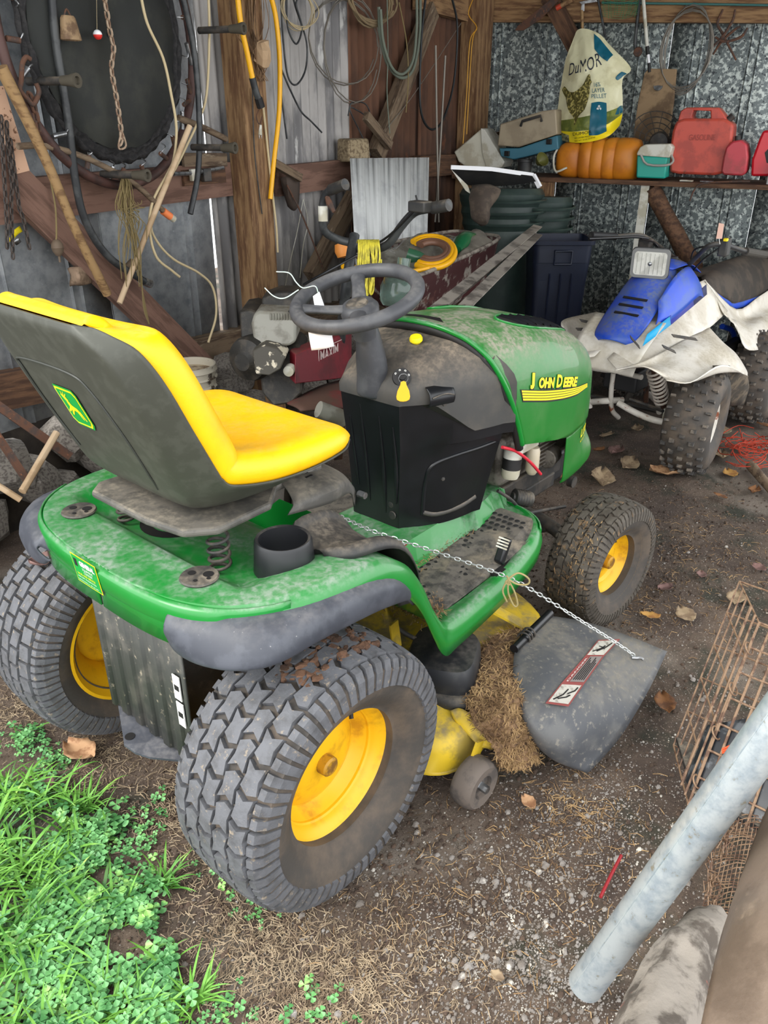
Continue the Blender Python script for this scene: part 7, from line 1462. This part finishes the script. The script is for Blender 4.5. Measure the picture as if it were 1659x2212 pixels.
# orange-red cord tangle and branch at the right edge
g = G()
for k in range(34):
    c = V(PZ(1625+random.gauss(0, 22), 985+random.gauss(0, 12), 0)); r = random.uniform(.05, .16); a0 = random.random()*6; g.tube(cr([c+V((r*math.cos(a0+a), r*.8*math.sin(a0+a), .015+random.random()*.05)) for a in (0, .9, 1.9, 2.8, 3.6)], 4), .0022, 4)
tag(stuff(g.build('cord_tangle', mat('orange_red_cord', (176, 60, 36), .7), None, smooth=0)), 'tangle of orange-red cord on the dirt at the right edge', 'cord')
tag(G().tube([PZ(1622, 1005, .03), PZ(1680, 1075, .02)], [.022, .018], 12).jit(.003, 20).build('branch', m_woodg, None), 'short grey branch lying at the right edge below the red cord', 'branch')
# ================================================================== LEAVES (each its own curled leaf)
LM = {'tan': mat('leaf_tan', (190, 150, 112), .8, c2=(150, 108, 76), scale=30), 'brown': mat('leaf_brown', (128, 86, 50), .8, c2=(92, 60, 38), scale=30), 'pale': mat('leaf_pale', (158, 138, 110), .8, c2=(126, 106, 84), scale=30), 'mauve': mat('leaf_mauve', (128, 98, 92), .8, c2=(96, 72, 66), scale=30), 'yellow': mat('leaf_ochre', (178, 136, 70), .8, c2=(150, 104, 56), scale=30)}
leaves = [(173, 1623, 72, 'tan', 'large tan beech leaf on the grass edge below the left rear wheel'), (97, 1697, 36, 'mauve', 'small curled pinkish leaf in the grass at the left'), (1437, 1518, 50, 'brown', 'broad brown leaf right of the discharge chute'), (1405, 1330, 34, 'yellow', 'ochre leaf with a curled edge just right of the front wheel'), (1482, 1326, 46, 'pale', 'pale lobed leaf right of the ochre one'), (1437, 1270, 30, 'mauve', 'small mauve leaf above the ochre leaf'), (1300, 1036, 60, 'pale', 'pale curled leaf in front of the tractor hood'), (1358, 1002, 46, 'pale', 'pale leaf lying behind the hood near the quad bike tyre'), (1330, 976, 40, 'mauve', 'mauve leaf beneath the quad bike bumper'), (1435, 1022, 50, 'tan', 'tan ribbed leaf touching the quad bike tyre'), (1312, 940, 34, 'pale', 'pale triangular leaf under the quad bike nose'), (1378, 925, 30, 'pale', 'small pale leaf left of the quad bike tyre'), (1295, 972, 26, 'brown', 'brown leaf close to the tractor nose'), (1560, 985, 34, 'pale', 'pale leaf right of the quad bike tyre'), (1578, 1022, 34, 'yellow', 'ochre leaf by the red cord'), (1556, 1070, 26, 'brown', 'brown leaf below the quad bike tyre'), (1590, 1290, 44, 'pale', 'pale leaf at the right by the cage top'), (1640, 1225, 26, 'mauve', 'small leaf at the right edge'), (1560, 930, 30, 'pale', 'grey leaf under the mud flap'), (1645, 915, 30, 'brown', 'leaf at the right edge above the cord'), (1222, 1028, 24, 'brown', 'small brown leaf beneath the hood'), (1142, 1732, 34, 'tan', 'tan leaf scrap near the small deck wheel'), (1515, 1240, 24, 'mauve', 'mauve leaf scrap on the open dirt'), (1630, 1060, 30, 'brown', 'brown leaf beside the branch'), (1075, 2105, 26, 'pale', 'pale leaf scrap on the gravel at the bottom')]
for k, (x, y, s_, c_, lb) in enumerate(leaves):
    p = PZ(x, y, .012); dd = (p-CAM).dot(FW); L_ = s_/1693*dd*1.25; a = random.random()*6; cu = random.uniform(.10, .3); g = G(); rows = []
    for i in range(9):
        u = i/8; wd = L_*.34*math.sin(PI*min(1, u*.92+.04))**.8*(1+.10*(i % 2)); row = []
        for v in np.linspace(-1, 1, 7): row.append((L_*(u-.5), wd*v, L_*cu*(abs(v)**1.6*.6+(u-.4)**2*1.2)+.002*math.cos(i*2.2)*abs(v)))
        rows.append(row)
    g.grid(rows).jit(L_*.04, 60).xf(Matrix.Translation(p+V((0, 0, -.004)))@Matrix.Rotation(a, 4, 'Z')@Matrix.Rotation(random.gauss(0, .15), 4, 'X'))
    lf = g.build('dry_leaf', LM[c_], None, smooth=70, thick=.0006); tag(lf, lb, 'leaf', 'dry leaves on the ground')
p = ML @ V((-.0, 0, 0)); lq = PD(88, 1218, (V((-.1, .33, .5))-CAM).dot(FW)); g = G().grid([[V((lq.x+.05*(u-.5), lq.y+.03*v*math.sin(PI*u*.9+.1), lq.z+.01*v*v+.012*(u-.5)**2*4)) for v in (-1, -.5, 0, .5, 1)] for u in np.linspace(0, 1, 7)]); tag(g.build('dry_leaf', LM['mauve'], None, thick=.0006), 'curled brown leaf caught on top of the left rear tyre', 'leaf')
# ================================================================== GROUND COVER (countless)
PATCH = [PZ(*q) for q in ((-80, 1500), (60, 1560), (150, 1620), (215, 1700), (300, 1790), (370, 1900), (440, 1990), (450, 2100), (420, 2300), (-120, 2300))]
def inside(p, poly):
    c = False; j = len(poly)-1
    for i in range(len(poly)):
        a, b = poly[i], poly[j]
        if (a.y > p[1]) != (b.y > p[1]) and p[0] < (b.x-a.x)*(p[1]-a.y)/(b.y-a.y)+a.x: c = not c
        j = i
    return c
CORE = [PZ(*q) for q in ((-80, 1700), (90, 1690), (170, 1760), (250, 1860), (330, 1960), (380, 2060), (370, 2300), (-120, 2300))]
bx = [p.x for p in PATCH]; by = [p.y for p in PATCH]
def rnd_in(fall=True):
    while True:
        p = (random.uniform(min(bx)-.1, max(bx)+.1), random.uniform(min(by)-.1, max(by)+.1))
        if inside(p, PATCH) and noise.noise(V((p[0]*9, p[1]*9, 1)))+random.random()*.5 > .08+(.55 if not inside(p, CORE) else 0): return p
m_grass = mat('grass_blades', (104, 158, 62), .5, c2=(66, 120, 48), scale=6, c3=(156, 200, 84), s3=12, lo3=.55, hi3=.7, spec=.3)
m_grassd = mat('grass_blades_deep', (58, 104, 52), .55, c2=(86, 128, 66), scale=8)
def blades(n, L0, L1, wd, where, m, name, label, lean=1.0):
    g = G()
    for k in range(n):
        x, y = where(); z = gz(x, y); a = random.random()*2*PI; L_ = random.uniform(L0, L1); h = random.uniform(.35, .95)*lean; dx, dy = math.cos(a), math.sin(a); w_ = wd*random.uniform(.6, 1.3); sx, sy = -dy*w_, dx*w_; vs = []; S_ = 5
        for i in range(S_+1):
            t_ = i/S_; r = L_*math.sin(t_*1.25*h)/1.1; zz_ = L_*(t_*.75-.62*h*t_*t_); k_ = (1-t_**2.2)
            vs += [(x+dx*r-sx*k_, y+dy*r-sy*k_, z+max(zz_, .004)), (x+dx*r+sx*k_, y+dy*r+sy*k_, z+max(zz_, .004)+w_*.3)]
        g.add(vs, [(2*i, 2*i+1, 2*i+3, 2*i+2) for i in range(S_)])
    return tag(stuff(g.build(name, m, None, smooth=60)), label, 'grass')
lg_ = [PZ(*q) for q in ((-80, 1640), (120, 1660), (210, 1760), (180, 1900), (120, 2000), (150, 2300), (-120, 2300))]
def in_lg():
    while True:
        p = rnd_in()
        if inside(p, lg_) or random.random() < .10: return p
blades(620, .06, .15, .0032, in_lg, m_grass, 'long_grass', 'broad bright green grass blades at the lower left edge')
blades(700, .02, .06, .0016, rnd_in, m_grass, 'short_grass', 'short thin grass between the clover at lower left')
blades(260, .05, .11, .0028, in_lg, m_grassd, 'dark_grass', 'darker blue-green grass blades lying at lower left', 1.15)
tuft = [PZ(x, y) for x, y in ((160, 1735), (190, 1740), (520, 1830), (355, 1900), (300, 2180), (230, 2190), (420, 2150))]
def in_tuft(): q = random.choice(tuft); return (q.x+random.gauss(0, .012), q.y+random.gauss(0, .012))
blades(120, .12, .22, .0036, in_lg, m_grass, 'arching_grass', 'longest arching grass blades over the clover at lower left', 1.1)
blades(260, .05, .13, .0024, in_tuft, m_grass, 'grass_tuft', 'scattered grass tufts on the bare soil near the rear wheel')
g = G(); bl2 = [PZ(*q) for q in ((150, 1700), (330, 1780), (470, 1850), (455, 2020), (440, 2120), (400, 2300), (-60, 2300), (60, 1950))]
def clover(g, x, y, h, r):
    z = gz(x, y)+h; tl_ = random.gauss(0, .25)
    for k in range(3):
        a = k*2*PI/3+random.random()*.3; cx, cy = x+math.cos(a)*r*.8, y+math.sin(a)*r*.8; vs = [(x, y, z)]
        for j in range(7):
            b = a+(-1.25+j*2.5/6); rr_ = r*(1.0 if j != 3 else .86); vs.append((cx+math.cos(b)*rr_*.95, cy+math.sin(b)*rr_*.95, z+.15*r*math.cos(j)+tl_*(math.cos(b)*r)))
        g.add(vs, [(0, j+1, j+2) for j in range(6)])
    g.add([(x-.0006, y, z-h), (x+.0006, y, z-h), (x+.0006, y, z), (x-.0006, y, z)], [(0, 1, 2, 3)])
for k in range(1500):
    while True:
        p = rnd_in()
        if inside(p, bl2) or random.random() < .25: break
    clover(g, p[0], p[1], random.uniform(.006, .036), random.uniform(.0045, .0105))
for x0, y0, n in ((60, 1600, 60), (110, 1640, 60), (300, 1820, 50), (500, 1870, 30), (320, 1750, 20), (1180, 1300, 0), (560, 1960, 16), (680, 2180, 20), (480, 2190, 30)):
    c = PZ(x0, y0)
    for k in range(n): clover(g, c.x+random.gauss(0, .03), c.y+random.gauss(0, .03), random.uniform(.004, .02), random.uniform(.003, .007))
tag(stuff(g.build('clover_patch', mat('clover_leaves', (104, 162, 96), .5, c2=(66, 122, 66), scale=14, c3=(146, 196, 104), s3=18, lo3=.54, hi3=.66), None, smooth=0)), 'patch of small round clover leaves spreading at the lower left', 'clover')
# dead straw, roots, pebbles
def scatter(n, regs, L_, wd, m, name, label):
    g = G()
    for k in range(n):
        rx0, ry0, sx_, sy_ = random.choice(regs); c = PZ(rx0, ry0); x, y = c.x+random.gauss(0, sx_), c.y+random.gauss(0, sy_); z = gz(x, y)+.002; a = random.random()*6.3; l = random.uniform(.3, 1)*L_; b = random.gauss(0, .5); ca, sa = math.cos(a), math.sin(a); up = random.random()*.006
        pts = [(x, y, z), (x+ca*l*.5, y+sa*l*.5, z+up), (x+math.cos(a+b)*l, y+math.sin(a+b)*l, z)]; vs = []
        for q in pts: vs += [(q[0]-sa*wd, q[1]+ca*wd, q[2]+.0005), (q[0]+sa*wd, q[1]-ca*wd, q[2]+.0012)]
        g.add(vs, [(0, 1, 3, 2), (2, 3, 5, 4)])
    return tag(stuff(g.build(name, m, None, smooth=0)), label, 'straw')
scatter(6500, [(480, 1800, .09, .08), (520, 2000, .07, .07), (650, 2120, .09, .08), (720, 2180, .07, .06), (400, 1720, .08, .06), (620, 2080, .1, .1), (60, 1520, .08, .06), (240, 1620, .1, .07), (850, 2120, .14, .1)], .035, .0007, mat('dead_straw', (160, 142, 116), .9, c2=(120, 102, 82), scale=30), 'dead_straw', 'thin dead grass and rootlets matted on the soil in front')
scatter(1500, [(1240, 1740, .08, .07), (1500, 1240, .25, .2), (1400, 1300, .15, .1), (1560, 1160, .2, .2), (950, 1900, .2, .2), (1300, 1900, .15, .15)], .04, .0007, m_straw, 'straw_bits', 'sparse pale straw bits on the dirt right of the tractor')
m_peb = mat('pale_pebbles', (138, 132, 126), .8, c2=(112, 104, 96), scale=20, c3=(196, 190, 178), s3=30, lo3=.55, hi3=.65)
g = G(); ph = ((0, 0, 1), (.9, 0, .2), (-.3, .85, .2), (-.5, -.8, .2), (.3, .2, -.5))
def peb(x, y, r):
    z = gz(x, y)+r*.2; a = random.random()*6; ca, sa = math.cos(a)*r, math.sin(a)*r; n = 6; vs = [(x, y, z+r*.62)]
    for k in range(n): b = 2*PI*k/n+a; q = r*random.uniform(.75, 1.15); vs.append((x+math.cos(b)*q, y+math.sin(b)*q*.8, z+r*.1*random.random()))
    for k in range(n): b = 2*PI*k/n+a; vs.append((x+math.cos(b)*r*.6, y+math.sin(b)*r*.5, z+r*.5))
    g.add(vs, [(0, 7+k, 7+(k+1) % n) for k in range(n)]+[(1+k, 1+(k+1) % n, 7+(k+1) % n, 7+k) for k in range(n)])
for k in range(11000):
    rx0, ry0, sx_, sy_ = random.choice([(1240, 1960, .10, .13), (1100, 2080, .09, .12), (1330, 1780, .14, .12), (1000, 1950, .14, .16), (980, 2140, .12, .1), (1200, 2120, .06, .09), (1420, 1500, .25, .2), (1250, 1760, .12, .1), (1500, 1250, .4, .3), (700, 2000, .2, .2)]); c = PZ(rx0, ry0)
    peb(c.x+random.gauss(0, sx_), c.y+random.gauss(0, sy_), min(.011, random.paretovariate(3.2)*.0016))
tag(stuff(g.build('pebbles', m_peb, None, smooth=0)), 'loose pale pebbles and grit strewn over the dirt floor', 'gravel')
g = G()
for k in range(5200):
    rx0, ry0, sx_, sy_ = random.choice([(1180, 1180, .5, .4), (900, 1800, .4, .3), (600, 1900, .3, .3), (1450, 1150, .5, .5)]); c = PZ(rx0, ry0); peb(c.x+random.gauss(0, sx_), c.y+random.gauss(0, sy_), random.uniform(.002, .008))
tag(stuff(g.build('soil_crumbs', mat('soil_crumbs', (84, 68, 56), .95, c2=(58, 46, 38), scale=20), None, smooth=0)), 'dark crumbs of soil scattered over the whole floor', 'soil')
bpy.context.view_layer.update()
